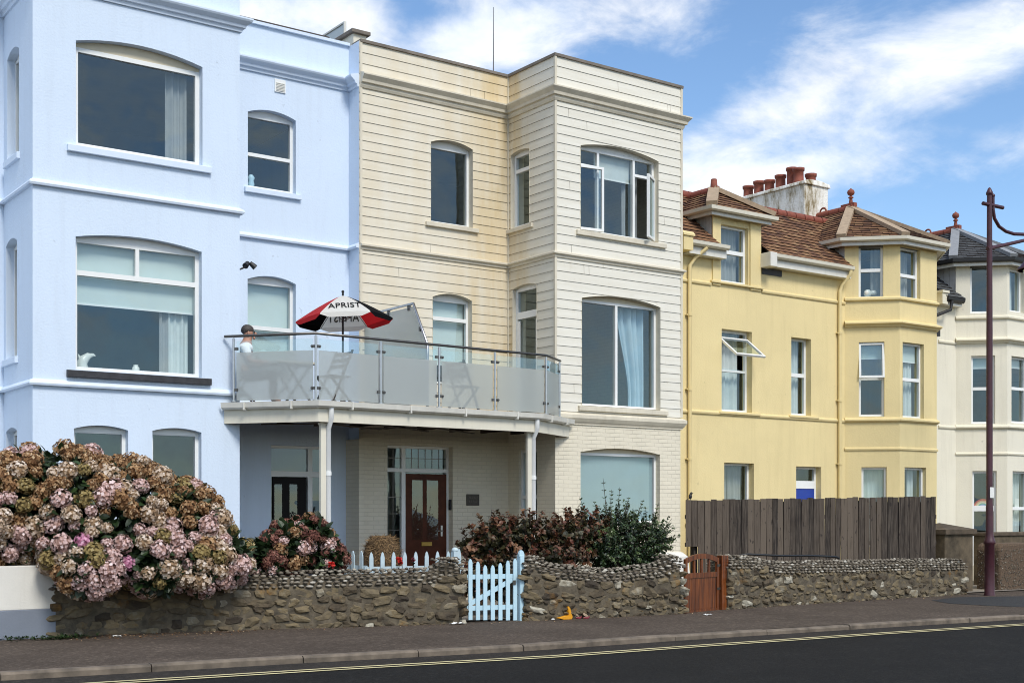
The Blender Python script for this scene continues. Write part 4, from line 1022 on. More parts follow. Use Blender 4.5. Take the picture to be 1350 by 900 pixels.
# dormer
de = 8.17; dx0, dx1 = XY0 + ud0, XY0 + ud1; cx = (dx0 + dx1) / 2; ov = .24; aY, aZ = 21.1, 8.93
r = MB(); q0, q1 = V((dx0 - ov, YY - ov, de + .12)), V((dx1 + ov, YY - ov, de + .12)); A = V((cx, aY, aZ)); B = V((cx, 22.3, aZ))
b0, b1 = V((dx0 - ov, 21.9, de + .12)), V((dx1 + ov, 21.9, de + .12))
roof_face(r, [q0, q1, A]); roof_face(r, [b0, q0, A, B]); roof_face(r, [q1, b1, B, A])
dr = r.build('dormer_roof', [M['tile_red'], M['tile_gap']], house)
k = MB()
for q in (q0, q1): hip(k, q + V((0, 0, .03)), A + V((0, 0, .03)), .11)
k.build('hip_mortar', M['ridge_buff'], dr)
k = MB(); y = aY
while y < 22.2: k.tube([(cx, y + .01, aZ), (cx, y + .31, aZ)], .11, 10); y += .33
k.build('ridge_tiles', M['terracotta'], dr); finial(dr, A, .58)
k = MB(); dp = [(dx0, 21.9), (dx0, YY), (dx1, YY), (dx1, 21.9)]
k.sweep(dp, [(-.1, de - .02), (ov - .09, de - .02), (ov - .09, de - .05), (ov - .06, de - .05), (ov - .06, de + .11), (-.1, de + .11)]); k.build('dormer_fascia', M['gutter'], house)
k = MB(); k.sweep(dp, [(ov - .058, de + .04), (ov, de + .02), (ov + .05, de + .05), (ov + .06, de + .125), (ov + .04, de + .125), (ov + .03, de + .10), (ov - .058, de + .10)]); k.build('dormer_gutter', M['fascia'], house)
k = MB()
for i in range(8):
    a = YY + .02 + i * .19
    k.box((dx0, a, 7.3), (dx0 + .03, a + .18, de + .02))
k.build('cheek_boarding', M['board_grey'], house)
k = MB()
for i in range(8): a = YY + .02 + i * .19; k.box((dx1 - .03, a, 7.3), (dx1, a + .18, de + .02))
k.build('cheek_boarding', M['board_grey'], house)
# kneeler block at the party wall
a, b = KN0, KN1
k = MB(); k.box((a.x, YY - .36, b.z), (b.x, YY + .5, a.z - .06)); k.sweep([(a.x - .03, YY - .39), (b.x + .03, YY - .39)], [(.0, a.z - .07), (.0, a.z - .03), (-.06, a.z + .03), (-.2, a.z + .05), (-.6, a.z - .07)]); k.build('kneeler', M['yellow_trim'], house)
# downpipes
a = onY(909.5, 500, YY - .07).x
pipe(house, [(a + .3, YY - .3, EZ - .12), (a + .12, YY - .12, EZ - .32), (a, YY - .07, EZ - .5), (a, YY - .07, -.1)], .042, M['yellow_trim'], clips=(5.9, 4.3, 2.8, 1.4))
a = onY(1107.5, 500, YY - .07).x
pipe(house, [(XBY - .12, YY - .29, EZ - .1), (XBY - .14, YY - .28, EZ - .2), (a + .05, YY - .09, EZ - .42), (a, YY - .07, EZ - .55), (a, YY - .07, -.1)], .042, M['yellow_trim'], clips=(5.9, 4.3, 2.8, 1.4))
MO = [(6.68, [(0, 0), (.03, 0), (.06, .02), (.06, .06), (0, .10)]), (6.06, [(0, 0), (.04, 0), (.06, .04), (.13, .07), (.13, .10), (0, .16)]), (3.80, [(0, 0), (.04, 0), (.07, .03), (.07, .06), (0, .11)]), (3.13, [(0, 0), (.03, 0), (.035, .04), (0, .07)])]
CL, CF, oc, of, mir = bay(house, XBY, 'yellow', 'yellow_trim',
    [(1132, 1164.5, 320, 393.5), (1132.3, 1166, 451, 549), (1135.7, 1169, 615.5, 720)],
    [(1187, 1213.4, 324.5, 393), (1190, 1218, 450.5, 550), (1192.6, 1221, 615.5, 720)], 8.02, (21.54, 9.32), 'tile_red', 'ridge_buff', 7.6, MO)
YL = ['upper', 'middle', 'lower']
for i, o in enumerate(oc):
    zm = [zz(CL, 1134, 357, -.08), zz(CL, 1134, 499, -.08), None][i]
    wn = window(o, house, rv=.08, bars=[('h', zm, .08)] if zm else (), blind=[None, (zz(CL, 1134, 471), 'blind'), None][i], curtains=[(o.u0 + .3, o.u1 - .05, 'curtain_grey')] if i == 0 else ([(o.u0 + .06, o.u1 - .06, 'blind', .006)] if i == 2 else ()))
    if i == 1:
        k = casement(CL, wn, o.u0 + .0, o.u1 - .0, zm, o.z1 - .02, -.06, R(7), 't')
for i, o in enumerate(of):
    zm = [zz(CF, 1189, 363, -.1), zz(CF, 1192, 500, -.1), None][i]
    window(o, house, rv=.10, bars=[('h', zm, .08)] if zm else (), blind=(zz(CF, 1192, 474), 'blind') if i == 1 else None, curtains=[(o.u1 - .35, o.u1 - .08, 'curtain' if i else 'curtain_grey')])
for i, o in enumerate(mir): window(o, house, rv=.08, bars=[('h', (o.z0 + o.z1) / 2, .08)] if i < 2 else ())
# chimney stack with pots
xc = 25.6; ya, yb = onX(1061, 234, xc).y, onX(974, 263, xc).y; zt_ = onX(1061, 236, xc).z; xr_ = onY(1092, 243, ya).x
k = MB(); n = 14; rr = random.Random(5)
k.box((xc, ya, 8.2), (xr_, yb, zt_ - .10)); 
st = k.build('chimney_stack', M['chimney'], house, bevel=.03)
k = MB(); k.prism([(xc - .05, ya - .05, zt_ - .12), (xr_ + .05, ya - .05, zt_ - .12), (xr_ + .03, ya - .03, zt_ - .02), (xr_ - .3, ya - .03, zt_ + .03), (xc + .2, ya - .03, zt_ + .02), (xc - .03, ya - .03, zt_ - .03)], (0, yb - ya + .1, 0)); k.build('capping', M['chimney'], st, bevel=.02)
for i, px in enumerate((986.5, 1000.5, 1014.5, 1029, 1044)):
    p = onX(px, 240, xc + .28); k = MB(); h = .34 + .05 * (i % 2) + (.16 if i == 4 else 0)
    k.lathe((p.x, p.y, zt_ - .03), [(.15, 0), (.155, .05), (.135, .07), (.13, h - .08), (.155, h - .07), (.16, h), (.12, h), (.12, h - .1)], 14); k.build('chimney_pot', M['terracotta'], st)
for x, h in ((xr_ - .75, .40), (xr_ - .28, .32)):
    k = MB(); k.lathe((x, ya + .35, zt_ - .03), [(.15, 0), (.155, .05), (.135, .07), (.13, h - .08), (.155, h - .07), (.16, h), (.12, h), (.12, h - .1)], 14); k.build('chimney_pot', M['terracotta'], st)

# ---------------------------------------------------------------- white house
XW0 = xw
house = wh = thing('white_house', 'ivory rendered bay-fronted house with grey slate roof at the far right', 'house', (XW0 + 2, YY, 0))
XW1 = XBW + 9
FwM = Plane((XW0, YY, 0), (1, 0, 0)); zw = 7.05
w = MB(); sheet(w, FwM, [(0.002, -.3), (XBW - XW0 + .02, -.3), (XBW - XW0 + .02, zw), (.002, zw)])
xe = XBW + 2 * BD + BFW
fw2 = Plane((xe, YY, 0), (1, 0, 0)); hs = [[(a, z), (a + .9, z), (a + .9, z + 1.6), (a, z + 1.6)] for a in (1.2, 3.6) for z in (.8, 4.0)]
sheet(w, fw2, [(-.02, -.3), (XW1 - xe, -.3), (XW1 - xe, zw), (-.02, zw)], hs)
for h_ in hs: reveal(w, fw2, h_, .28)
w.add([(XW1, YY, -.3), (XW1, 30, -.3), (XW1, 30, zw), (XW1, YY, zw)], [(0, 1, 2, 3)]); w.add([(XW0 + .01, 30, -.3), (XW1, 30, -.3), (XW1, 30, zw), (XW0 + .01, 30, zw)], [(0, 1, 2, 3)])
w.build('wall', M['white_render'], house)
for h_ in hs:
    m = Op.__new__(Op); m.P = fw2; m.u0, m.u1, m.z0, m.z1, m.rise = h_[0][0], h_[1][0], h_[0][1], h_[2][1], 0
    window(m, house, rv=.10, bars=[('h', (m.z0 + m.z1) / 2, .08)], curtains=[(m.u1 - .3, m.u1 - .06, 'curtain')])
interior(house, XW0 + .05, XW1 - .1, YY, 25, (.0, 3.1, 5.85), (XBW + BD, YYB, XBW + BD + BFW), top=7.0)
for z in (5.98, 3.80):
    k = MB(); k.sweep([(XW0 + .06, YY), (XBW, YY)], [(o, z + h) for o, h in YS]); k.build('string_course', M['white_trim'], house)
CL2, CF2, oc2, of2, mir2 = bay(house, XBW, 'white_render', 'white_trim',
    [(1279, 1308, 349.5, 413), (1280.5, 1312, 469, 558.5), (1282, 1314, 620.6, 745)],
    [(1331, 1350, 353, 410), (1333.5, 1356, 469, 557), (1335, 1358, 620.6, 745)], 8.02, (21.54, 9.32), 'tile_grey', 'ridge_grey', 7.3, [(6.62, MO[0][1]), (6.00, MO[1][1]), (3.80, MO[2][1]), (3.13, MO[3][1])])
for i, o in enumerate(oc2):
    zm = [None, zz(CL2, 1282, 512.5, -.08), zz(CL2, 1285, 670, -.08)][i]
    wn = window(o, house, rv=.08, bars=[('h', zm, .14 if i == 2 else .08)] if zm else (), blind=(zz(CL2, 1282, 484), 'blind') if i == 1 else None)
for i, o in enumerate(of2):
    zm = [None, zz(CF2, 1336, 512, -.1), zz(CF2, 1337, 670, -.1)][i]
    window(o, house, rv=.10, bars=[('h', zm, .08)] if zm else (), blind=(zz(CF2, 1336, 482), 'blind') if i == 1 else None, curtains=[(o.u1 - .5, o.u1 - .05, 'curtain')] if i != 1 else ())
for i, o in enumerate(mir2): window(o, house, rv=.08, bars=[('h', (o.z0 + o.z1) / 2, .08)] if i < 2 else ())
r = MB(); 
for a, b in ((XW0 + .05, XBW + .05), (xe - .05, XW1)):
    roof_face(r, [(a, YY - .25, zw + .08), (b, YY - .25, zw + .08), (b, 22.3, 8.9), (a, 22.3, 8.9)])
r.build('main_roof', [M['tile_grey'], M['tile_gap']], house)
k = MB(); k.sweep([(XW0 + .08, YY - .2), (XBW - .02, YY - .2)], [(.0, zw - .03), (.05, zw - .05), (.10, zw), (.11, zw + .07), (.0, zw + .07)]); k.build('gutter', M['black'], house)
k = MB(); k.box((XW0 + .08, YY - .2, zw - .12), (XBW - .02, YY + .02, zw - .02)); k.build('fascia', M['gutter'], house)
k = MB(); k.box((XW0 - .1, YY - .25, zw - .12), (XW0 + .12, YY + .5, zw + .16)); k.box((XW0 - .13, YY - .28, zw + .16), (XW0 + .15, YY + .5, zw + .22)); k.build('kneeler', M['white_trim'], house)
a = onY(1231.5, 500, YY - .08).x
pipe(house, [(XW0 + .25, YY - .28, zw - .02), (XW0 + .22, YY - .26, zw - .25), (a + .04, YY - .1, zw - .42), (a, YY - .08, zw - .6), (a, YY - .08, -.1)], .042, M['black'], clips=(5.0, 3.3, 1.6))
k = MB(); k.box((a - .09, YY - .2, zw - .95), (a + .09, YY - .02, zw - .72)); k.build('hopper', M['black'], house)
# paper rainbow and notice in the ground-floor windows
o = oc2[2]; c = CL2.uz(1295.5, 667, -.15); t = thing('rainbow_picture', 'paper rainbow stuck inside the ground-floor bay window behind the lamp post', 'picture', CL2.pt(c[0], c[1], -.135))
for i, cc in enumerate(((.55, .09, .05), (.70, .40, .20), (.75, .66, .42), (.22, .42, .35), (.45, .42, .62))):
    mt = plain('rainbow_paint', cc, .8, .05, 10); k = MB(); r0, r1 = .24 - .036 * i, .24 - .036 * (i + 1)
    pts = [(CL2.pt(c[0] + r0 * math.cos(t_), c[1] - .05 + r0 * math.sin(t_), -.135), CL2.pt(c[0] + r1 * math.cos(t_), c[1] - .05 + r1 * math.sin(t_), -.135)) for t_ in [math.pi * j / 16 for j in range(17)]]
    vs = [p for q in pts for p in q]; k.add(vs, [(2 * j, 2 * j + 1, 2 * j + 3, 2 * j + 2) for j in range(16)]); k.build('band', mt, t)
c = CF2.uz(1341, 663, -.15)
t = tag((lambda k: (rect(CF2, k, c[0] - .10, c[0] + .08, c[1] - .10, c[1] + .12, -.150, -.152), k.build('window_notice', M['paper'], None))[1])(MB()), 'pale paper notice inside the right-hand ground-floor window of the ivory house', 'notice')
# ================================================================ balcony
ZD = 3.40
edge = [V((8.20, YB - .01, 0)), V((9.18, 17.80, 0)), V((13.52, 17.96, 0)), V((14.86, YC - .01, 0))]
t = bal = thing('balcony', 'cream balcony deck spanning the two front doors on white columns', 'balcony', (11, 18.6, 2.9))
k = MB(); dk = [edge[0], edge[1], edge[2], edge[3], V((XCS - .03, YC - .01, 0)), V((XCS - .03, YCR - .06, 0)), V((XC0 + .02, YCR - .06, 0)), V((XC0 - .02, YBR - .02, 0)), V((XB1 + .02, YBR - .02, 0)), V((XB1 + .02, YB - .01, 0))]
k.prism([p + V((0, 0, ZD - .125)) for p in dk], (0, 0, .048)); k.build('deck', M['dark_wood'], t)
ep = [(p.x, p.y) for p in edge]
k = MB(); k.sweep(ep, [(-.04, ZD - .36), (.0, ZD - .36), (.0, ZD - .075), (-.04, ZD - .075)]); k.build('fascia', M['fascia'], t)
k = MB(); k.sweep(ep, [(.003, ZD - .12), (.05, ZD - .15), (.10, ZD - .12), (.115, ZD - .04), (.10, ZD - .04), (.09, ZD - .10), (.05, ZD - .125), (.003, ZD - .10)]); k.build('gutter', M['gutter'], t)
for i in range(3):
    a, b = edge[i], edge[i + 1]; n = max(1, round((b - a).length / 1.0))
    for j in range(n):
        p = a.lerp(b, (j + .5) / n); d = (b - a).normalized(); o = V((d.y, -d.x, 0)); k = MB(); k.hexa(p + o * .055 + V((0, 0, ZD - .10)), (d * .012, o * .066, V((0, 0, .062)))); k.build('gutter_bracket', M['gutter'], t)
k = MB(); k.prism([(XB1 + .03, YB + .02, ZD - .13), (9.24, 17.9, ZD - .13), (13.48, 18.06, ZD - .13), (XCS - .05, YC + .0, ZD - .13), (XCS - .05, YCR - .08, ZD - .13), (XB1 + .03, YCR - .08, ZD - .13)], (0, 0, -.012))
k.build('soffit', M['joist'], t)
k = MB()
for i in range(9):
    x = XB1 + .45 + i * .7
    y0 = max(17.9, edge[0].y + (x - edge[0].x) * (edge[1].y - edge[0].y) / (edge[1].x - edge[0].x)) + .1 if x < 9.2 else 18.08
    if x > 13.4: y0 = 18.7
    k.box((x, y0, ZD - .26), (x + .05, YCR - .1, ZD - .143))
k.build('joist', M['joist'], t)
k = MB()
for a, b in (((8.7, 18.6), (11.6, 20.1)), ((9.6, 18.2), (12.6, 20.1)), ((10.6, 18.2), (13.6, 20.1)), ((9.3, 20.1), (11.4, 18.2)), ((11.2, 20.1), (13.2, 18.2))):
    k.bar((*a, ZD - .272), (*b, ZD - .272), .05, .02)
k.build('brace', M['soffit_batten'], t)
for c, (px0, px1) in (((9.32, 17.93), (431, 440)), ((13.40, 18.08), (702, 709))):
    x, y = c; k = MB(); k.box((x - .045, y - .03, gz(x)), (x + .045, y + .035, ZD - .355)); k.box((x - .06, y - .04, ZD - .40), (x + .06, y + .05, ZD - .358))
    k.build('column', M['fascia'], t, bevel=.006)
    # downpipe on the outer face
    k = MB(); dx = .09; q = V((x + dx, y - .015, 0)); k.tube([(q.x - .02, y - .15, ZD - .14), (q.x - .02, y - .15, ZD - .30), (q.x, q.y, ZD - .46), (q.x, q.y, gz(x) + .05)], .042, 12)
    for z in (2.25, 1.05): k.tube([(q.x, q.y, z - .03), (q.x, q.y, z + .03)], .052, 12); k.box((q.x - .12, q.y - .01, z - .010), (q.x + .05, q.y + .05, z + .010))
    k.build('downpipe', M['upvc'], t)
# balustrade
t = bst = thing('glass_balustrade', 'frosted glass balustrade with steel posts and handrail along the balcony edge', 'balustrade', (11, 18, ZD))
def ins(px, f): return f
posts = []
for px, base in ((310, None), (416.5, None), (502, None), (579, None), (652.5, None), (720, None), (742, None)):
    d = ray(px, 600); best = None   # where the sight line crosses the deck edge, set in by 8 cm
    for i in range(3):
        a, b = edge[i], edge[i + 1]; e = (b - a).normalized(); o = V((-e.y, e.x, 0)) * .07
        a2, b2 = a + o, b + o
        den = d.x * (b2.y - a2.y) - d.y * (b2.x - a2.x)
        if abs(den) < 1e-6: continue
        s_ = -(a2.x * d.y - a2.y * d.x) / ((b2.x - a2.x) * d.y - (b2.y - a2.y) * d.x)
        if -.12 <= s_ <= 1.12:
            p = a2.lerp(b2, s_); best = p if best is None or i == 1 or (px > 730 and i == 2) else best
    posts.append(V((best.x, best.y, 0)))
posts[0] = V((8.29, 18.93, 0)); posts[6] = V((14.42, 18.52, 0))
pr = [V((p.x, p.y, ZD + 1.0)) for p in posts]
k = MB(); k.tube([pr[0] + V((-.10, .12, 0))] + pr + [pr[-1] + V((.05, .04, 0))], .022, 10); k.build('handrail', M['dark_steel'], t)
for p in posts:
    k = MB(); k.tube([(p.x, p.y, ZD - .03), (p.x, p.y, ZD + .96)], .021, 10); k.tube([(p.x, p.y, ZD + .93), (p.x, p.y, ZD + 1.0)], .010, 8); k.tube([(p.x, p.y, ZD - .03), (p.x, p.y, ZD - .015)], .05, 12)
    po = k.build('post', M['steel'], t)
for i in range(6):
    a, b = posts[i], posts[i + 1]; d = (b - a).normalized(); L = (b - a).length; P = Plane((a.x, a.y, ZD), d)
    k = MB(); rect(P, k, .05, L - .05, -.01, .74, -.005, .005); rect(P, k, .05, L - .05, .742, .92, -.005, .005, 1)
    pn = k.build('panel', [M['frosted'], M['clear_glass']], t)
    for z in (.16, .80):
        for x in (.0, L):
            k = MB(); s = 1 if x == 0 else -1; rect(P, k, x + s * .018, x + s * .075, z - .022, z + .022, -.014, .016); k.tube([P.pt(x + s * .062, z, .016), P.pt(x + s * .062, z, .03)], .017, 8); k.build('clamp', M['dark_steel'], pn)
# privacy screen between the two halves of the balcony
xs = XC0 + .10
c0, c1, c2 = onX(488, 432, xs), onX(545, 400, xs), onX(575, 452, xs)
t = thing('privacy_screen', 'frosted glass privacy screen with a sloping steel rail across the balcony behind the parasol', 'screen', (xs, c1.y, ZD))
y0, y1, y2 = YCR - .02, c1.y, c2.y
zt1 = c1.z; zt0 = onX(488, 412, xs).z; z2 = c2.z
y1 = max(18.55, min(y1, 19.6)); y2 = max(18.15, y1 - .55)
k = MB(); k.prism([(xs, y0, ZD + .06), (xs, y2 + .03, ZD + .06), (xs, y2 + .03, z2 - .05), (xs, y1 + .03, zt1 - .05), (xs, y0, zt1 - .05)], (.012, 0, 0)); k.build('panel', M['frosted'], t)
k = MB(); k.tube([(xs, y0, zt1), (xs, y1, zt1), (xs, y2, z2), (xs, y2, ZD)], .024, 8); k.build('frame', M['steel'], t)
for y in (y0 - .2, (y0 + y1) / 2, y1 + .15): k = MB(); k.box((xs - .02, y - .02, zt1 - .10), (xs + .03, y + .02, zt1 - .01)); k.build('clamp', M['dark_steel'], t)
k = MB(); k.box((xs - .02, y1 - .25, (zt1 + z2) / 2 - .12), (xs + .03, y1 - .2, (zt1 + z2) / 2 - .05)); k.build('clamp', M['dark_steel'], t)

# ---------------------------------------------------------------- parasol
pc = onY(452, 400, 18.75); ptop = onY(452, 388, 18.75).z
t = thing('parasol', 'red, white and black lettered parasol open above the balcony', 'parasol', (pc.x, pc.y, ZD))
C0 = V((pc.x, pc.y, ptop - .02)); tilt = Matrix.Rotation(R(-1.5), 3, RT) @ Matrix.Rotation(R(-4), 3, FW)
rp, drop, val = .78, .39, .08
# one panel faces the camera
az0 = math.atan2(-C0.y, -C0.x) + R(1)
cols = [M['white_canvas'], M['black_canvas'], M['red'], M['white_canvas'], M['black_canvas'], M['red']]
def ppt(ang, r, z): return C0 + tilt @ V((r * math.cos(ang), r * math.sin(ang), z))
for i in range(6):
    a0, a1 = az0 + R(60) * (i - .5), az0 + R(60) * (i + .5); k = MB(); vs = []; nr, na = 6, 6
    for j in range(nr + 1):
        f = j / nr
        for q in range(na + 1):
            an = a0 + (a1 - a0) * q / na; chord = math.cos(R(30)) / math.cos(an - (a0 + a1) / 2); sag = .03 * math.sin(math.pi * q / na) * f
            vs.append(ppt(an, (rp - sag) * f * (1 * .35 + chord * .65) + .0, -drop * (f ** 1.25)))
    for q in range(na + 1):      # valance
        an = a0 + (a1 - a0) * q / na; chord = math.cos(R(30)) / math.cos(an - (a0 + a1) / 2); sag = .03 * math.sin(math.pi * q / na)
        e = .3 + .7 * min(1, math.sin(math.pi * q / na) * 2.2)
        vs.append(ppt(an, (rp - sag) * (.35 + chord * .65) + .012, -drop - val * e))
    k.add(vs, [(j * (na + 1) + q, (j + 1) * (na + 1) + q, (j + 1) * (na + 1) + q + 1, j * (na + 1) + q + 1) for j in range(nr + 1) for q in range(na)], 0, False)
    po = k.build('canopy_panel', cols[i], t)
    if i in (0, 3):              # lettering printed on the white panels
        cu = bpy.data.curves.new('lettering', 'FONT'); cu.body = 'APRIST'; cu.size = .27; cu.resolution_u = 3; cu.align_x = 'CENTER'; cu.extrude = .0; cu.space_character = 1.05; cu.offset = .002
        to = bpy.data.objects.new('lettering_tmp', cu); col.objects.link(to)
        me = bpy.data.meshes.new_from_object(to.evaluated_get(bpy.context.evaluated_depsgraph_get())); bpy.data.objects.remove(to)
        am = (a0 + a1) / 2; f = .80; k2 = MB(); vs2 = []
        for v in me.vertices:
            # wrap the flat letters on to the panel: along x around the chord, y up the slope
            rr_ = rp * .93 * (f - v.co.y * .95 / rp); an = am + math.atan2(v.co.x * .60, rr_); r_ = rr_ / math.cos(an - am)
            chord = math.cos(R(30)) / math.cos(an - am); qf = max(0, min(1, (an - a0) / (a1 - a0))); ff = r_ / rp
            for _ in range(4): ff = r_ / ((rp - .03 * math.sin(math.pi * qf) * ff) * (.35 + chord * .65))
            vs2.append(ppt(an, r_, -drop * (ff ** 1.25) + .010))
        k2.add(vs2, [tuple(p.vertices) for p in me.polygons]); k2.build('lettering', M['black_canvas'], po)
        k3 = MB(); k3.add([p - V((0, 0, .022)) for p in vs2], [tuple(p.vertices) for p in me.polygons]); k3.build('lettering', M['dark_steel'], po)
k = MB(); k.tube([C0 + V((0, 0, .05)), C0 + V((0, 0, -.5)), V((pc.x, pc.y, ZD))], .017, 10); k.blob(C0 + V((0, 0, .065)), .025, sub=2); k.build('pole', M['black'], t)
k = MB()
for i in range(6): an = az0 + R(60) * (i + .5); k.tube([ppt(an, .02, -.015), ppt(an, rp * .5, -drop * .45 - .015), ppt(an, rp * .98, -drop - .015)], .006, 5)
for i in range(6): an = az0 + R(60) * (i + .5); k.tube([ppt(0, 0, -.42), ppt(an, rp * .5, -drop * .45 - .02)], .005, 5)
k.build('ribs', M['dark_steel'], t)
k = MB(); k.lathe((pc.x, pc.y, ZD - .077), [(.22, 0), (.22, .03), (.18, .07), (.05, .09), (.04, .25)], 16); k.build('base', M['black'], t)

# ---------------------------------------------------------------- folding furniture behind the frosted glass
def folding_chair(loc, ang, label, folded=False):
    t = thing('folding_chair', label, 'chair', loc, 'folding chairs on the balcony'); Rm = Matrix.Rotation(ang, 3, 'Z'); L = V(loc)
    def q(x, y, z): return L + Rm @ V((x, y, z))
    for s in (-1, 1):
        k = MB(); k.bar(q(.22, s * .2, 0), q(-.20, s * .2, .88), .022, .04, up=Rm @ V((0, 1, 0))); k.build('back_leg', M['dark_wood'], t)
        k = MB(); k.bar(q(-.24, s * .17, 0), q(.22, s * .17, .45), .022, .04, up=Rm @ V((0, 1, 0))); k.build('front_leg', M['dark_wood'], t)
    k = MB()
    for i in range(6): k.bar(q(-.14 + i * .07, -.2, .455), q(-.14 + i * .07, .2, .455), .055, .016)
    k.build('seat', M['dark_wood'], t)
    k = MB()
    for i in range(3): z = .62 + i * .1; x = .22 - .42 * z / .88; k.bar(q(x, -.2, z), q(x, .2, z), .016, .06)
    k.build('backrest', M['dark_wood'], t); return t
p = onY(612, 540, 18.22); folding_chair((p.x, 18.28, ZD - .077), R(15), 'dark folding chair blurred behind the frosted pane in front of the cream recess window')
p = onY(436, 530, 18.25); folding_chair((p.x, 18.12, ZD - .077), R(190), 'dark folding chair whose back edge shows beside the second steel post')
p = onY(385, 520, 19.0)
t = thing('folding_table', 'folding table blurred behind the frosted pane at the blue end of the balcony', 'table', (p.x, 19.0, ZD - .077)); L = V(t.location)
k = MB(); k.box(L + V((-.38, -.3, .70)), L + V((.30, .3, .735))); k.build('tabletop', M['fascia'], t, bevel=.006)
for s in (-1, 1):
    for a in (-1, 1):
        k = MB(); k.bar(L + V((-a * .28, s * .24, 0)), L + V((a * .22, s * .24, .70)), .03, .03); k.build('leg', M['dark_steel'], t)

# ---------------------------------------------------------------- the seated person
def skinned(name, verts, edges, rad, mat, parent, sub=2, root=0):
    me = bpy.data.meshes.new(name); off = wloc(parent); me.from_pydata([tuple(V(v) - off) for v in verts], edges, []); me.update()
    o = bpy.data.objects.new(name, me); col.objects.link(o)
    if parent: o.parent = parent
    s = o.modifiers.new('skin', 'SKIN'); s.use_smooth_shade = True
    for i, r_ in enumerate(rad):
        d = me.skin_vertices[0].data[i]; d.radius = (r_, r_) if not isinstance(r_, tuple) else r_; d.use_root = (i == root)
    ss = o.modifiers.new('sub', 'SUBSURF'); ss.levels = sub; ss.render_levels = sub
    dg = bpy.context.evaluated_depsgraph_get(); dg.update()
    m2 = bpy.data.meshes.new_from_object(o.evaluated_get(dg)); o.modifiers.clear(); o.data = m2; m2.materials.clear(); m2.materials.append(mat)
    m2.polygons.foreach_set('use_smooth', [True] * len(m2.polygons)); return o
hp = onY(325, 440, 19.45)
S = V((hp.x - .02, 19.45, ZD)); fx = V((.93, -.37, 0)).normalized(); sx = V((-fx.y, fx.x, 0))
t = person = thing('person', 'grey-haired person in a white shirt sitting at the blue end of the balcony', 'person', tuple(S))
def J(f, s, z): return S + fx * f + sx * s + V((0, 0, z))
hz = hp.z - ZD            # eye level above the deck
bz = hz - 1.17
vs = [J(0, 0, .50 + bz), J(-.02, 0, .68 + bz), J(-.02, 0, .86 + bz), J(.0, 0, .98 + bz), J(.03, 0, 1.08 + bz), J(.05, 0, 1.17 + bz), J(.05, 0, 1.26 + bz)]
ed = [(0, 1), (1, 2), (2, 3), (3, 4), (4, 5), (5, 6)]; rad = [.15, .145, .16, .10, .058, .092, .082]
for s in (-1, 1):
    o = len(vs); vs += [J(-.01, s * .17, .93 + bz), J(.06, s * .23, .70 + bz), J(.30, s * .18, .70 + bz), J(.37, s * .16, .70 + bz)]; ed += [(3, o), (o, o + 1), (o + 1, o + 2), (o + 2, o + 3)]; rad += [.062, .045, .033, .036]
    o = len(vs); vs += [J(.05, s * .10, .50 + bz), J(.44, s * .11, .52 + bz), J(.44, s * .11, .08), J(.56, s * .11, .04)]; ed += [(0, o), (o, o + 1), (o + 1, o + 2), (o + 2, o + 3)]; rad += [.10, .065, .045, .035]
body = skinned('body', vs, ed, rad, M['skin'], t)
HC = J(.055, 0, 1.19 + bz)
k = MB(); k.blob(HC + fx * .105 + V((0, 0, -.02)), (.026, .018, .03), (fx, sx, UP), 2)
for s in (-1, 1): k.blob(HC + sx * s * .095 - fx * .01 + V((0, 0, -.02)), (.018, .012, .034), (fx, sx, UP), 2)
k.blob(HC + fx * .085 + V((0, 0, -.085)), (.022, .03, .022), (fx, sx, UP), 2)
k.build('nose_and_ears', M['skin'], t)
k = MB()
for s in (-1, 1): k.blob(HC + fx * .088 + sx * s * .034 + V((0, 0, .012)), .013, sub=2)
k.build('eyes', M['black'], t)
k = MB(); k.blob(HC + fx * -.024 + V((0, 0, .042)), (.104, .092, .088), (fx, sx, UP), 3, .04); k.build('hair', M['hair'], t)
ci = [0, 1, 2, 3] ; v2 = [vs[i] for i in ci] ; e2 = [(0, 1), (1, 2), (2, 3)]; r2 = [.17, .165, .185, .135]
v2.append(vs[3].lerp(vs[4], .55)); e2.append((3, 4)); r2.append(.078)
for s in (0, 1):
    o = 7 + s * 8; q = len(v2); v2 += [vs[o], vs[o].lerp(vs[o + 1], .75)]; e2 += [(3, q), (q, q + 1)]; r2 += [.092, .066]
skinned('shirt', v2, e2, r2, M['shirt'], t)
v3 = [vs[0] - V((0, 0, .02)), vs[0] + V((0, 0, .06))]; e3 = [(0, 1)]; r3 = [.17, .165]
for s in (0, 1):
    o = 11 + s * 8; q = len(v3); v3 += [vs[o], vs[o + 1], vs[o + 2]]; e3 += [(0, q), (q, q + 1), (q + 1, q + 2)]; r3 += [.11, .078, .06]
skinned('trousers', v3, e3, r3, M['denim'], t)
folding_chair((S.x, S.y, ZD - .077), math.atan2(-fx.y, -fx.x), 'folding chair with the grey-haired person sitting on it')
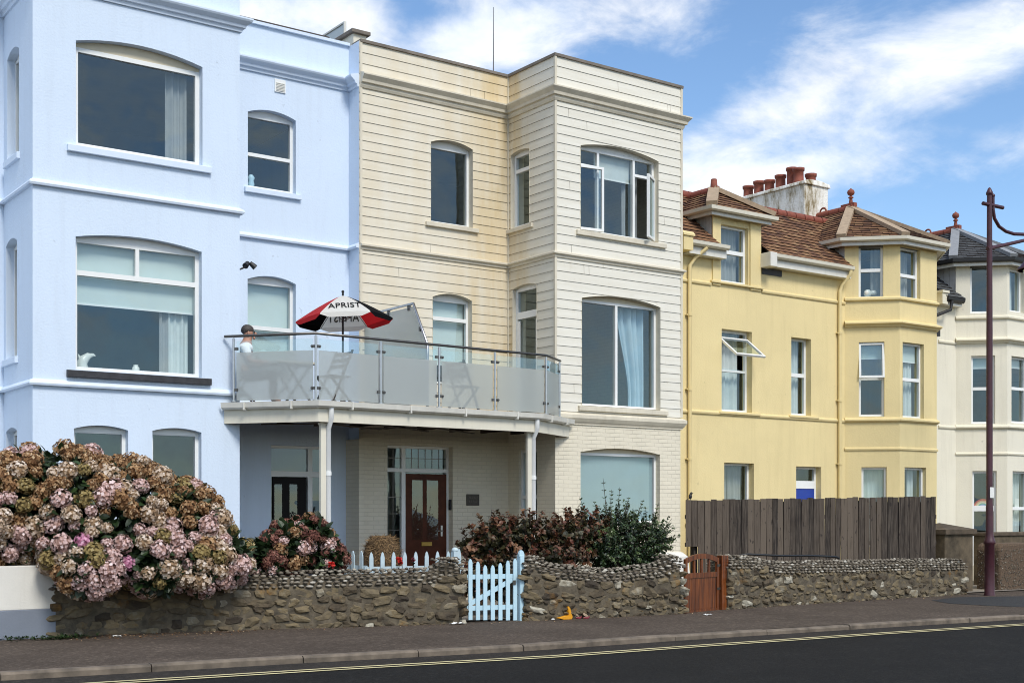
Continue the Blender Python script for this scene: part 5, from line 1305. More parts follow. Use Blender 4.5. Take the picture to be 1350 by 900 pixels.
# ================================================================ stone garden walls
def along(path):
    s = [0]
    for i in range(len(path) - 1): s.append(s[-1] + (path[i + 1] - path[i]).length)
    def at(x):
        x = max(0, min(s[-1], x))
        for i in range(len(path) - 1):
            if x <= s[i + 1] or i == len(path) - 2:
                d = (path[i + 1] - path[i]).normalized(); return path[i] + d * (x - s[i]), d, V((d.y, -d.x, 0))
    return at, s[-1]
def stone_wall(name, label, path, topf, seed, skip=None):
    """path in plan (left to right seen from the road); topf(x) gives the height of the top in world z"""
    rn = random.Random(seed); path = [V((p[0], p[1], 0)) for p in path]; at, L = along(path)
    t = thing(name, label, 'wall', (path[0].x, path[0].y, gz(path[0].x)))
    k = MB(); n = max(6, int(L / .25))
    pts = [at(L * i / n) for i in range(n + 1)]
    for i in range(n):     # mortar core
        (p, d, o), (q, _, o2) = pts[i], pts[i + 1]; zt = min(topf(p), topf(q)) - .07; zs = zt - .20
        a, b = p.copy(), q.copy(); dd = (b - a).normalized()
        if abs(dd.y) > abs(dd.x):
            if i < n / 2: b = b - dd * .10
            else: a = a + dd * .10
        if (b - a).dot(dd) <= .01: continue
        prof = [(-.02, -.3), (-.02, zs), (-.10, zs + .14), (-.20, zt), (-.34, zt - .06), (-.42, zs), (-.42, -.3)]
        k.sweep([a, b], prof)
    k.build('core', M['mortar'], t)
    k = MB(); z = None
    row = 0; zrow = -.02
    while True:
        h = rn.uniform(.055, .135); x = -rn.uniform(0, .15); done = True
        while x < L:
            wd = h * rn.uniform(.9, 2.9); xc = x + wd / 2
            if 0 <= xc <= L:
                p, d, o = at(xc); g0 = gz(p.x); zt = topf(p) - .24
                if g0 + zrow + h * .5 < zt:
                    done = False; hh = min(h, zt - g0 - zrow + .05)
                    c = p + V((0, 0, g0 + zrow + hh / 2 + rn.uniform(-.03, .03))) - o * .052
                    wv, fs = ICO[2]; ex = rn.uniform(.5, .8); hh *= rn.uniform(.8, 1.25); tt = min(1, max(0, rn.gauss(.42, .22) + (.35 if rn.random() < .10 else 0))); vs = []
                    ph = [rn.uniform(0, 6.28) for _ in range(6)]; rot = rn.uniform(-.28, .28)
                    for v in wv:
                        u = V([math.copysign(abs(v[i_]) ** ex, v[i_]) for i_ in range(3)])
                        w_ = 1.04 + .15 * math.sin(3 * v.x + ph[0]) * math.cos(2 * v.z + ph[1]) + .13 * math.sin(5 * v.z + ph[2] + 3 * v.x) + rn.uniform(-.05, .05)
                        lx, lz = u.x * wd * .47 * w_, u.z * hh * .46 * w_
                        lx, lz = lx * math.cos(rot) - lz * math.sin(rot), lx * math.sin(rot) + lz * math.cos(rot)
                        vs.append(c + d * lx + o * (u.y * (.055 + .02 * math.sin(ph[3])) * w_) + V((0, 0, lz)))
                    k.add(vs, fs, 0, False, tt)
            x += wd + rn.uniform(-.004, .012)
        zrow += h + rn.uniform(-.004, .006); row += 1
        if done or row > 22: break
    k.build('rubble_facing', M['rubble'], t)
    k = MB()
    for r_ in range(8):
        x = rn.uniform(0, .05); out, dz = [(-.015, -.215), (-.03, -.165), (-.06, -.115), (-.10, -.07), (-.155, -.035), (-.22, -.018), (-.285, -.022), (-.35, -.05)][r_]
        while x < L:
            p, d, o = at(x); w_ = rn.uniform(.030, .062); c = p + o * (out + rn.uniform(-.008, .008)) + V((0, 0, topf(p) + dz + rn.uniform(-.008, .008)))
            if not (skip and skip(x)):
                k.blob(c, (w_, .03, rn.uniform(.016, .026)), (d, o, UP), 1, .2, 0, min(1, max(0, rn.gauss(.5, .24))), rn)
            x += w_ * 2 + rn.uniform(.004, .03)
    k.build('pebble_coping', M['pebble'], t)
    return t
def htop(pts):
    def f(p):
        for i in range(len(pts) - 1):
            if p.x <= pts[i + 1][0] or i == len(pts) - 2:
                (x0, z0), (x1, z1) = pts[i], pts[i + 1]; s_ = max(0, min(1, (p.x - x0) / (x1 - x0))); s_ = s_ * s_ * (3 - 2 * s_); return z0 + (z1 - z0) * s_
    return f
def wz(px, py, dY=.25):           # height of the wall top seen at a pixel
    q = onG(px, WBASE(px)); 
    p = onY(px, py, q.y + dY); return (p.x, p.z)
def WBASE(px):
    T = [(0, 845), (75, 839), (153, 836), (300, 831), (615, 821.5), (690, 818.5), (903, 808.7), (961, 803), (1053, 796.8), (1162, 789.8), (1275, 783.3)]
    for i in range(len(T) - 1):
        if px <= T[i + 1][0]: return T[i][1] + (T[i + 1][1] - T[i][1]) * (px - T[i][0]) / (T[i + 1][0] - T[i][0])
    return T[-1][1]
G = lambda px: onG(px, WBASE(px))
lw = [G(66), G(153), G(300), G(460), G(614)]
tl = htop([wz(80, 752), wz(340, 752), wz(545, 747.5), wz(600, 733), wz(616, 732)])
stone_wall('garden_wall', 'long rubble-stone garden wall with pebble coping below the hydrangeas', lw + [lw[-1] + V((.03, .45, 0))], tl, 11)
mw = [G(693), G(800), G(903)]
tm = htop([wz(690, 731), wz(730, 742), wz(800, 748), wz(850, 742), wz(895, 729), wz(905, 728)])
stone_wall('garden_wall', 'short rubble-stone garden wall between the picket gate and the brown gate', [mw[0] + V((-.03, .45, 0))] + mw + [mw[-1] + V((.02, .45, 0))], tm, 12)
rw = [G(961), G(1053), G(1162), G(1276)]
tr = htop([wz(955, 731), wz(975, 731), wz(1030, 738.5), wz(1150, 736.5), wz(1280, 735)])
stone_wall('garden_wall', 'rubble-stone garden wall with pebble coping in front of the wooden fence', [rw[0] + V((-.05, .5, 0))] + rw + [rw[-1] + V((.03, .4, 0))], tr, 13)
# rendered wall at the far left
a, b = onG(-260, 858), onG(72, 839); o = (b - a).normalized(); n_ = V((o.y, -o.x, 0)) * .03
b = a + o * (b - a).length
za = onY(71, 749, b.y).z; zg = onY(71, 806, b.y).z
t = thing('rendered_wall', 'low white rendered wall with a grey painted base at the far left', 'wall', (b.x, b.y, gz(b.x)))
k = MB(); k.sweep([a + n_, b + n_], [(0, zg), (0, za), (-.3, za), (-.3, zg)]); k.build('white_upper', M['lowwhite'], t, bevel=.01)
k = MB(); k.sweep([a + n_, b + n_], [(.004, -.1), (.004, zg + .002), (-.304, zg + .002), (-.304, -.1)]); k.build('grey_base', M['lowgrey'], t, bevel=.01)
# gate pier, rear wall and pebble-dashed pillar at the right
p0, p1 = onY(1244, 785, 17.05), onY(1302, 785, 17.05)
t = thing('gate_pier', 'square old stone gate pier with a shallow pointed cap behind the lamp post', 'pier', (p0.x, 17.05, gz(p0.x)))
zc = onY(1244, 704, 17.05).z; x0, x1, y0, y1 = p0.x + .05, p0.x + 1.05, 17.05, 18.05
k = MB(); k.box((x0, y0, -.4), (x1, y1, zc)); k.build('shaft', M['pier'], t, bevel=.02)
k = MB(); e = .06; k.box((x0 - e, y0 - e, zc), (x1 + e, y1 + e, zc + .10))
c = V(((x0 + x1) / 2, (y0 + y1) / 2, zc + .24)); q = [V((x0 - e, y0 - e, zc + .10)), V((x1 + e, y0 - e, zc + .10)), V((x1 + e, y1 + e, zc + .10)), V((x0 - e, y1 + e, zc + .10))]
for i in range(4): k.add([q[i], q[(i + 1) % 4], c], [(0, 1, 2)])
k.build('cap', M['pier_cap'], t)
r0, r1 = onY(1318, 716, 17.0), onY(1350, 716, 17.0); zr = r0.z
t = thing('pebbledash_pillar', 'rounded brown pebble-dashed pillar at the right edge beyond the lamp post', 'pillar', (r0.x + .4, 17.0, gz(r0.x)))
k = MB(); w_ = 1.5; x0 = r0.x
pf = [(x0, -.4), (x0 + w_, -.4), (x0 + w_, zr - .12), (x0 + w_ - .1, zr), (x0 + .14, zr), (x0 + .04, zr - .05), (x0, zr - .16)]
k.prism([(x, 17.0, z) for x, z in pf], (0, .6, 0)); sh = k.build('shaft', M['pebbledash'], t, bevel=.05)
k = MB(); rn = random.Random(4)
for i in range(520):
    f = rn.random() < .7
    if f: c = V((x0 + rn.uniform(.02, w_ - .02), 16.995, rn.uniform(-.2, zr - .12)))
    else: c = V((x0 - .002, 17.0 + rn.uniform(.02, .58), rn.uniform(-.2, zr - .18)))
    k.blob(c, (rn.uniform(.012, .024), .012, rn.uniform(.012, .02)), sub=1, nz=.2, t=min(1, max(0, rn.gauss(.25, .2))), rn=rn)
k.build('pebbles', M['pebble'], sh)
b0, b1 = onY(1300, 706, 18.4), onY(1352, 706, 18.4)
t = thing('rear_wall', 'dark old stone wall in shade behind the pebble-dashed pillar', 'wall', (b0.x, 18.4, gz(b0.x)))
k = MB(); k.box((b0.x, 18.4, -.4), (b0.x + 9, 18.75, onY(1330, 706, 18.4).z)); k.build('masonry', M['pier'], t, bevel=.02)
k = MB(); k.box((b0.x - .03, 18.36, onY(1330, 706, 18.4).z), (b0.x + 9.05, 18.79, onY(1330, 706, 18.4).z + .09)); k.build('coping', M['pier_cap'], t, bevel=.02)

# ================================================================ wooden fence
fa, fb = V((XC1 + .05, 18.72, 0)), V((23.44, 17.02, 0))
fl = (fb - fa).length; fd = (fb - fa).normalized(); fo = V((fd.y, -fd.x, 0))
t = thing('board_fence', 'dark weathered close-boarded wooden fence standing behind the stone wall', 'fence', (fa.x, fa.y, gz(fa.x)))
def ftop(f): return onY(900, 659, fa.y).z * (1 - f) + onY(1237, 654, fb.y).z * f
k = MB(); rn = random.Random(21); s_ = .0; i = 0
while s_ < fl - .05:
    w_ = rn.uniform(.115, .145); p = fa + fd * (s_ + w_ / 2); f = s_ / fl; z1 = ftop(f) + rn.uniform(-.015, .015); z0 = gz(p.x) + (1.02 if s_ < .22 else .05)
    d2 = (fd + fo * rn.uniform(-.03, .03)).normalized(); o2 = V((d2.y, -d2.x, 0)); lean = fd * rn.uniform(-.008, .008)
    c = p + o2 * rn.uniform(-.003, .006) + V((0, 0, (z0 + z1) / 2))
    k.hexa(c, (d2 * (w_ / 2 - .001), o2 * .010, V((0, 0, (z1 - z0) / 2)) + lean), 0, rn.random())
    s_ += w_ + (rn.uniform(.006, .014) if .52 < f < .74 else rn.uniform(.004, .011)); i += 1
k.build('boards', M['fence'], t)
for f0, f1 in ((.05, .515), (.745, .985)):
    k = MB(); a_, b_ = fa + fd * fl * f0 - fo * .028, fa + fd * fl * f1 - fo * .028; zt_ = ftop(.5) - .07
    k.bar(a_ + V((0, 0, zt_ / 2)), b_ + V((0, 0, zt_ / 2)), .008, zt_, t=.1); k.build('gap_shade_backing', M['fence'], t)  # dark sheet added behind the boards so the gaps read as shade
for z in (.45, 1.05, 1.6):
    k = MB(); k.bar(fa + fd * (.3 if z < 1 else .02) - fo * .060 + V((0, 0, z - .04)), fb - fo * .060 + V((0, 0, z - .04)), .05, .08); k.build('rail', M['fence'], t)
for f in (.04, .36, .68, .985):
    p = fa + fd * fl * f - fo * .12; k = MB(); k.box((p.x - .05, p.y - .05, -.3), (p.x + .05, p.y + .05, ftop(f) - .06)); k.build('post', M['fence'], t)
p = onY(905.5, 655, fa.y); t = thing('bird', 'tiny dark bird perched on the left end of the wooden fence', 'bird', (p.x, fa.y, p.z))
k = MB(); c = fa + fd * .1; c.z = ftop(0) + .075
k.blob(c, (.036, .03, .055), (fd, fo, UP), 2); k.blob(c + fd * .022 + V((0, 0, .062)), (.028, .024, .026), sub=2); k.bar(c + fd * .04 + V((0, 0, .062)), c + fd * .066 + V((0, 0, .058)), .008, .008); k.bar(c + V((0, 0, -.03)) - fd * .02, c - fd * .09 + V((0, 0, -.075)), .02, .008)
k.tube([c + V((0, 0, -.04)), c + V((0, 0, -.085))], .006, 5); k.build('body', M['black'], t)
p, q = onY(985, 730, 16.75), onY(1102, 733.5, 16.95)
t = thing('black_pipe', 'thin black pipe lying along the top of the stone wall below the wooden fence', 'pipe', tuple(p))
k = MB(); k.tube([p + V((-.1, .1, -.03)), p, p.lerp(q, .35) + V((0, 0, -.012)), p.lerp(q, .7) + V((0, 0, .008)), q, q + V((.12, .03, -.03))], .022, 8); k.build('tube', M['black'], t)

# ================================================================ picket fence and gates
def picket(mb, c, d, o, w_, z0, z1, th=.018, tip=.06, m=0):
    pts = [c + d * (-w_ / 2) + V((0, 0, z0)), c + d * (w_ / 2) + V((0, 0, z0)), c + d * (w_ / 2) + V((0, 0, z1 - tip)), c + d * (w_ * .28) + V((0, 0, z1 - tip * .3)), c + V((0, 0, z1)), c - d * (w_ * .28) + V((0, 0, z1 - tip * .3)), c + d * (-w_ / 2) + V((0, 0, z1 - tip))]
    mb.prism([p - o * th / 2 for p in pts], o * th, m)
ga, gb = G(615.5), G(690); gd = (gb - ga).normalized(); go = V((gd.y, -gd.x, 0)); back = -go * .12
t = thing('picket_gate', 'pale blue wooden picket gate with a diagonal brace between the stone walls', 'gate', tuple(ga + back))
GP = Plane(ga + back, gd)
tops = [(620.5, 736), (630.5, 739.5), (640, 744), (650, 744), (660, 741), (670, 737.8), (679.5, 735)]
for px, py in tops:
    u_, z1 = GP.uz(px, py); _, z0 = GP.uz(px, 816.5); k = MB(); picket(k, GP.pt(u_, 0), gd, go, .066, z0, z1); k.build('picket', M['pale_blue_paint'], t)
ul, ur = GP.uz(612, 760)[0], GP.uz(681, 760)[0]
for py in (759.5, 800.5):
    _, z = GP.uz(640, py); k = MB(); k.bar(GP.pt(ul + .06, z, -.025), GP.pt(ur, z, -.025), .022, .07); k.build('rail', M['pale_blue_paint'], t)
k = MB(); k.bar(GP.pt(GP.uz(618, 797)[0], GP.uz(618, 797)[1], -.028), GP.pt(GP.uz(677, 763)[0], GP.uz(677, 763)[1], -.028), .02, .07); k.build('brace', M['pale_blue_paint'], t)
k = MB(); u_ = GP.uz(678, 760)[0]; rect(GP, k, u_ - .03, u_ + .02, .55, .62, .009, .02); k.build('latch', M['dark_steel'], t)
t = thing('gate_post', 'pale blue pointed post at the hinge side of the picket gate', 'post', tuple(ga + back)); k = MB()
u_, z1 = GP.uz(686.5, 724); k.box(GP.pt(u_ - .03, -.1, -.06), GP.pt(u_ + .055, z1 - .08, .03)); picket(k, GP.pt(u_ + .012, 0, .0), gd, go, .09, z1 - .1, z1, .06, .06); k.build('shaft', M['pale_blue_paint'], t, bevel=.004)
# weathered picket fence behind the left wall: two runs meeting at an angle
t = thing('picket_fence', 'weathered white picket fence running behind the long stone wall to the gate', 'fence', tuple(onY(480, 745, 16.95)))
n1, n2, n3 = onY(438, 740, 17.35), onY(482, 740, 16.72), onY(612, 742, 16.42)
for (A, B, cnt, tp) in ((n1, n2, 4, 724), (n2, n3, 9, 726)):
    A = V((A.x, A.y, 0)); B = V((B.x, B.y, 0)); d = (B - A).normalized(); o = V((d.y, -d.x, 0)); P = Plane(A, d); zt_ = onY(500 if cnt > 4 else 450, tp + 1.5, (A.y + B.y) / 2).z
    for i in range(cnt):
        c = A.lerp(B, (i + .5) / cnt); zz_ = zt_ + (.035 if i == cnt - 1 and cnt > 4 else 0); k = MB(); picket(k, c, d, o, .062, .1, zz_, .018, .085); k.build('picket', M['pale_picket'], t)
    for z in (zt_ - .26, .35):
        k = MB(); k.bar(A - o * .03 + V((0, 0, z)), B - o * .03 + V((0, 0, z)), .024, .085); k.build('rail', M['pale_picket'], t)
c = onY(601, 724, 16.38); k = MB(); k.box((c.x - .045, 16.36, 0), (c.x + .045, 16.45, c.z - .03)); k.blob((c.x, 16.405, c.z - .01), (.055, .055, .045), sub=2); k.build('post', M['pale_picket'], t)
# brown gate
ga, gb = G(903), G(959); gd = (gb - ga).normalized(); go = V((gd.y, -gd.x, 0))
GP = Plane(ga - go * .10, gd)
t = thing('wooden_gate', 'varnished red-brown wooden gate with an arched top and four small openings', 'gate', tuple(ga - go * .10))
ul, ur = GP.uz(902.5, 760)[0], GP.uz(947, 760)[0]; zb = GP.uz(925, 806)[1]; zs = GP.uz(903, 737)[1]; za = GP.uz(922, 729)[1]
zr = GP.uz(905, 762)[1]; zo0 = GP.uz(905, 755.5)[1]; W_ = ur - ul
def arcz(f, z0, z1): return z0 + (z1 - z0) * (1 - (2 * f - 1) ** 2)
n = 16
pts = [GP.pt(ul, zb), GP.pt(ul, zs)] + [GP.pt(ul + W_ * i / n, arcz(i / n, zs, za)) for i in range(1, n)] + [GP.pt(ur, zs), GP.pt(ur, zb)]
k = MB(); nb = 7
for i in range(nb):
    a, b = ul + .07 + (W_ - .14) * i / nb, ul + .07 + (W_ - .14) * (i + 1) / nb; rect(GP, k, a + .0025, b - .0025, zb + .05, zr, -.012, .006)
k.build('boards', M['gate_wood'], t, bevel=.003)
k = MB()
rect(GP, k, ul, ul + .07, zb, zs - .005, -.02, .02); rect(GP, k, ur - .07, ur, zb, zs - .005, -.02, .02); rect(GP, k, ul + .07, ur - .07, zr, zr + .085, -.02, .02); rect(GP, k, ul + .07, ur - .07, zb, zb + .05, -.02, .012)
arc = []
for i in range(n):
    f0, f1 = i / n, (i + 1) / n; th = .085
    k.prism([GP.pt(ul + W_ * f0, arcz(f0, zs, za) - th, -.02), GP.pt(ul + W_ * f1, arcz(f1, zs, za) - th, -.02), GP.pt(ul + W_ * f1, arcz(f1, zs, za), -.02), GP.pt(ul + W_ * f0, arcz(f0, zs, za), -.02)], go * .04)
k.build('frame', M['gate_wood'], t)
for i in range(1, 4):
    x = ul + .07 + (W_ - .14) * i / 4; k = MB(); rect(GP, k, x - .028, x + .028, zr + .08, arcz(i / 4, zs, za) - .08, -.014, .010); k.build('mullion', M['gate_wood'], t)
k = MB()
for z in (.35, .75): rect(GP, k, ur - .07, ur + .03, z, z + .04, .021, .027)
k.build('hinge', M['dark_steel'], t)
t = thing('gate_post', 'red-brown wooden post to the right of the arched gate', 'post', tuple(GP.pt(ur + .06, 0)))
k = MB(); u0_, u1_ = GP.uz(949, 760)[0], GP.uz(957.5, 760)[0]; rect(GP, k, u0_, u1_, -.1, GP.uz(952, 731)[1], -.06, .05); k.build('shaft', M['gate_wood'], t, bevel=.006)

# ================================================================ lamp post
LP = onG(1304.5, 784.5); yl = LP.y; zt_ = onY(1300, 249, yl).z; g0 = gz(LP.x)
t = thing('lamp_post', 'tall maroon street lamp post with a curved bracket arm', 'street lamp', (LP.x, yl, g0))
zk = onY(1304, 716, yl).z; zn = onY(1303, 668, yl).z
k = MB(); X_, Y_ = LP.x, yl
k.lathe((X_, Y_, 0), [(.115, g0 - .05), (.115, g0 + .02), (.103, g0 + .05), (.101, zk - .02), (.122, zk), (.122, zk + .04), (.104, zk + .08), (.088, zk + .16), (.078, zk + .22), (.074, zn), (.066, zn + .06), (.064, zt_ - 3), (.052, zt_ - .12)], 20)
k.build('shaft', M['maroon'], t)
k = MB(); k.lathe((X_, Y_, 0), [(.052, zt_ - .12), (.07, zt_ - .10), (.07, zt_ - .06), (.05, zt_ - .02), (.03, zt_ + .03), (.0, zt_ + .05)], 14); k.build('finial', M['maroon'], t)
# arm direction: parallel to the kerb
ad = V((1, -.02, 0)).normalized()
def A(px, py):    # point of the arm plane seen at a pixel
    P = Plane((X_, Y_, 0), ad); u_, z = P.uz(px, py); return P.pt(u_, z)
zc = A(1300, 269).z
k = MB(); k.tube([V((X_, Y_, zc)) - ad * .22, V((X_, Y_, zc)) + ad * .46], .042, 8); k.build('cross_bar', M['maroon'], t)
a0 = A(1309, 260); cu = [A(1309, 260), A(1309, 275), A(1311, 288), A(1317, 298.5), A(1326, 305), A(1337, 308.5), A(1350, 309)]
e1 = cu[-1]; cu.append(e1 + ad * .45 + V((0, 0, .02)))
k = MB(); k.tube(cu, .036, 10); k.blob(cu[0] + V((0, 0, .03)), .046, sub=2); k.build('scroll_arm', M['maroon'], t)
b0, b1 = A(1302, 328), A(1350, 317); e2 = b1 + (b1 - b0).normalized() * .5
k = MB(); k.tube([b0, b1, e2], [.042, .036, .036], 10); k.build('lower_arm', M['maroon'], t)
lc = A(1352, 322) + ad * .42
k = MB(); k.tube([cu[-1], V((lc.x, lc.y, cu[-1].z)), lc + V((0, 0, .1))], .04, 8); k.build('drop_tube', M['maroon'], t)
zl = A(1348, 352).z - lc.z
k = MB(); k.lathe((lc.x, lc.y, lc.z), [(.05, .15), (.07, .10), (.10, .02), (.14, -.06), (.20, zl + .28), (.34, zl + .10), (.42, zl + .02), (.43, zl), (.40, zl), (.30, zl + .06)], 20); lh = k.build('lantern', M['maroon'], t)
k = MB(); k.lathe((lc.x, lc.y, lc.z), [(.30, zl + .05), (.29, zl - .02), (.24, zl - .12), (.12, zl - .19), (.0, zl - .21)], 16); k.build('bowl', M['clear_glass'], lh)
zs0, zs1 = onY(1304, 656, yl).z, onY(1304, 642, yl).z
sd_ = (V((CAM.x - X_, CAM.y - Y_, 0)).normalized() + RT * .75).normalized(); ss_ = V((-sd_.y, sd_.x, 0))
k = MB(); c = V((X_, Y_, (zs0 + zs1) / 2)) + sd_ * .074; k.hexa(c, (ss_ * .055, sd_ * .003, V((0, 0, (zs1 - zs0) / 2)))); k.build('sticker', M['paper'], t)
# ================================================================ plants
def frame_of(n):
    n = V(n).normalized(); a = n.orthogonal().normalized(); return a, n.cross(a), n
def floret_head(kind, seed, R0=.10):
    """one mop-head: little four-petalled florets all over a dome"""
    rn = random.Random(seed); k = MB(); N_ = 115; up = V((0, 0, 1))
    lump = [V((rn.uniform(-1, 1), rn.uniform(-1, 1), rn.uniform(-1, 1))).normalized() for _ in range(5)]
    for i in range(N_):
        z = 1 - 1.7 * (i + .5) / N_; r_ = math.sqrt(max(0, 1 - z * z)); a = i * 2.39996
        n = V((r_ * math.cos(a), r_ * math.sin(a), z)); n = (n + V((rn.uniform(-.22, .22), rn.uniform(-.22, .22), rn.uniform(-.22, .22)))).normalized()
        rad = R0 * (.86 + .14 * max(n.dot(l) for l in lump) + rn.uniform(-.10, .08))
        c = V((n.x * rad, n.y * rad, n.z * rad * .9)); x, y, nn = frame_of((n + V((rn.uniform(-.35, .35), rn.uniform(-.35, .35), rn.uniform(-.35, .35)))).normalized())
        s_ = R0 * rn.uniform(.15, .235); t = min(1, max(0, rn.gauss(.52, .22))); th = rn.uniform(0, 1.57)
        for q in range(4):
            d = x * math.cos(th + q * 1.5708) + y * math.sin(th + q * 1.5708); e = nn.cross(d); cup = rn.uniform(-.15, .5)
            k.add([c, c + d * s_ * .55 + e * s_ * .48 + nn * s_ * .12, c + d * s_ * 1.05 + nn * s_ * cup, c + d * s_ * .55 - e * s_ * .48 + nn * s_ * .12], [(0, 1, 2, 3)], 0, False, min(1, max(0, t + rn.uniform(-.12, .12))))
    k.blob((0, 0, -.004), (R0 * .74, R0 * .74, R0 * .66), sub=2, nz=.06, t=.22, rn=rn)
    me_o = k.build('flower_head', M['h_' + kind]); me = me_o.data; bpy.data.objects.remove(me_o); return me
HM = {kd: [floret_head(kd, 100 + 10 * i + j) for j in range(4)] for i, kd in enumerate(HEADS)}
def leaf(mb, c, d, n, L, W, t):
    d = V(d).normalized(); n = V(n); sd = d.cross(n)
    if sd.length < 1e-3: sd = d.orthogonal()
    sd.normalize(); nn = sd.cross(d); c = V(c)
    mb.add([c, c + d * L * .35 + sd * W * .5 + nn * W * .12, c + d * L * .75 + sd * W * .36 - nn * W * .05, c + d * L - nn * L * .12, c + d * L * .75 - sd * W * .36 - nn * W * .05, c + d * L * .35 - sd * W * .5 + nn * W * .12, c + d * L * .5 - nn * W * .06],
           [(0, 1, 6), (1, 2, 6), (2, 3, 6), (3, 4, 6), (4, 5, 6), (5, 0, 6)], 0, False, t)
def surf_points(ells, n, dmin, rn, keep=lambda p, nrm: True, tries=60):
    out = []
    for _ in range(n * tries):
        if len(out) >= n: break
        c, r = rn.choices(ells, weights=[e[1][0] * e[1][2] + e[1][0] * e[1][1] for e in ells])[0]
        d = V((rn.gauss(0, 1), rn.gauss(0, 1), rn.gauss(0, 1))).normalized(); p = c + V((d.x * r[0], d.y * r[1], d.z * r[2])) * rn.uniform(.93, 1.05)
        nrm = V((d.x / r[0], d.y / r[1], d.z / r[2])).normalized()
        if any(sum(((p - c2)[i] / r2[i]) ** 2 for i in range(3)) < .86 for c2, r2 in ells): continue
        if not keep(p, nrm): continue
        if any((p - q).length_squared < dmin * dmin for q, _ in out): continue
        out.append((p, nrm))
    return out
def ell(px, py, Y, rx, ry, rz): return (onY(px, py, Y), (rx, ry, rz))
def bush(name, label, ells, kinds, seed, loc, nheads, dmin, R0, nleaf, keep, leafmat='leaf', maxparts=99):
    rn = random.Random(seed); t = thing(name, label, 'bush', loc)
    pts = surf_points(ells, nheads, dmin, rn, keep)
    # the heads that show largest from the road are parts, the rest one mass
    def vis(pn): p, n = pn; v = (CAM - p).normalized(); return n.dot(v) * 1.0 - p.y * .15 + (0 if n.dot(v) > .1 else -5)
    pts.sort(key=vis, reverse=True); mass = {}; off = wloc(t)
    for i, (p, n) in enumerate(pts):
        kd = kinds(p, n, rn); me = rn.choice(HM[kd]); s_ = R0 / .10 * rn.uniform(.62, 1.25)
        nn = (n * .8 + V((0, -.15, .55))).normalized(); rot = V((0, 0, 1)).rotation_difference(nn).to_matrix() @ Matrix.Rotation(rn.uniform(0, 6.28), 3, 'Z')
        if i < maxparts:
            o = bpy.data.objects.new('flower_head', me); col.objects.link(o); o.parent = t; o.location = p - off; o.rotation_euler = rot.to_euler(); o.scale = (s_ * rn.uniform(.9, 1.12), s_, s_ * rn.uniform(.85, 1.1))
        else: mass.setdefault(kd, []).append((p, rot, s_, me))
    if mass:
        kl = list(mass); k = MB()
        for mi, kd in enumerate(kl):
            for p, rot, s_, me in mass[kd]:
                o0 = len(k.v); k.v += [p + rot @ (v.co * s_) for v in me.vertices]; at = me.attributes['tint'].data
                for pl in me.polygons: k.f.append([o0 + q for q in pl.vertices]); k.m.append(mi); k.s.append(False); k.t.append(at[pl.index].value)
        o = k.build('flower_heads', [M['h_' + kd] for kd in kl], t); o['kind'] = 'stuff'
    k = MB(); lp = surf_points([(c, tuple(q * 1.0 for q in r)) for c, r in ells], nleaf, 0.0, rn, tries=12)
    for p, n in lp:
        dd = (n * .6 + V((rn.uniform(-1, 1), rn.uniform(-1, 1), rn.uniform(-.9, .5)))).normalized(); leaf(k, p - n * rn.uniform(0, .16), dd, (n + V((0, 0, .6))).normalized(), rn.uniform(.09, .17), rn.uniform(.06, .10), min(1, max(0, rn.gauss(.45, .25))))
    k.build('leaves', M[leafmat], t)
    k = MB()
    base = V((sum(c.x for c, r in ells) / len(ells), sum(c.y for c, r in ells) / len(ells) + .1, gz(ells[0][0].x)))
    for p, n in pts[::2]:
        b = V((base.x + rn.uniform(-.4, .4) + (p.x - base.x) * .7, max(base.y, 17.25) + rn.uniform(-.1, .2), base.z)); mid = V((b.x * .5 + p.x * .5, max(p.y + .12, b.y - .25), max(p.z, 1.05))); k.tube([b, mid, p - n * .05], [.014, .010, .006], 5, cap=False)
    k.build('stems', M['stem'], t)
    # inner leaves tinted darker, painting in the shade at the heart of the bush
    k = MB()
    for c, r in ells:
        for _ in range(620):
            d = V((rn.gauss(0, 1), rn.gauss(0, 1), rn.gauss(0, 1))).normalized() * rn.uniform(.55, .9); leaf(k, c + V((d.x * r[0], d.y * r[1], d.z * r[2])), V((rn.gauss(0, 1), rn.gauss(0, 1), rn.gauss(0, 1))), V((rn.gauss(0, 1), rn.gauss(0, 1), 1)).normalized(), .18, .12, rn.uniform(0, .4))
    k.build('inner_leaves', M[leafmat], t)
    return t
E1 = [ell(34, 670, 17.5, .70, .72, .76), ell(92, 672, 17.35, .85, .80, .78), ell(165, 685, 17.2, .85, .80, .80), ell(236, 700, 17.0, .62, .70, .66), ell(285, 735, 16.75, .44, .55, .40), ell(-40, 690, 17.55, .9, .8, .66),
      ell(120, 728, 16.75, .62, .50, .42), ell(205, 735, 16.6, .62, .52, .42), ell(262, 745, 16.5, .45, .42, .32), ell(118, 750, 16.45, .38, .34, .30), ell(205, 758, 16.35, .26, .26, .20)]
def hk(p, n):
    # stay above the wall where the bush lies behind it, and off the ground in front
    if n.y > .35: return False
    if p.z < .40 + .16 * noise_.noise(V((p.x * 2.3, 0, 1))): return False
    if noise_.noise(p * 2.1) < -.17: return False
    v = (CAM - p).normalized(); return True
from mathutils import noise as noise_
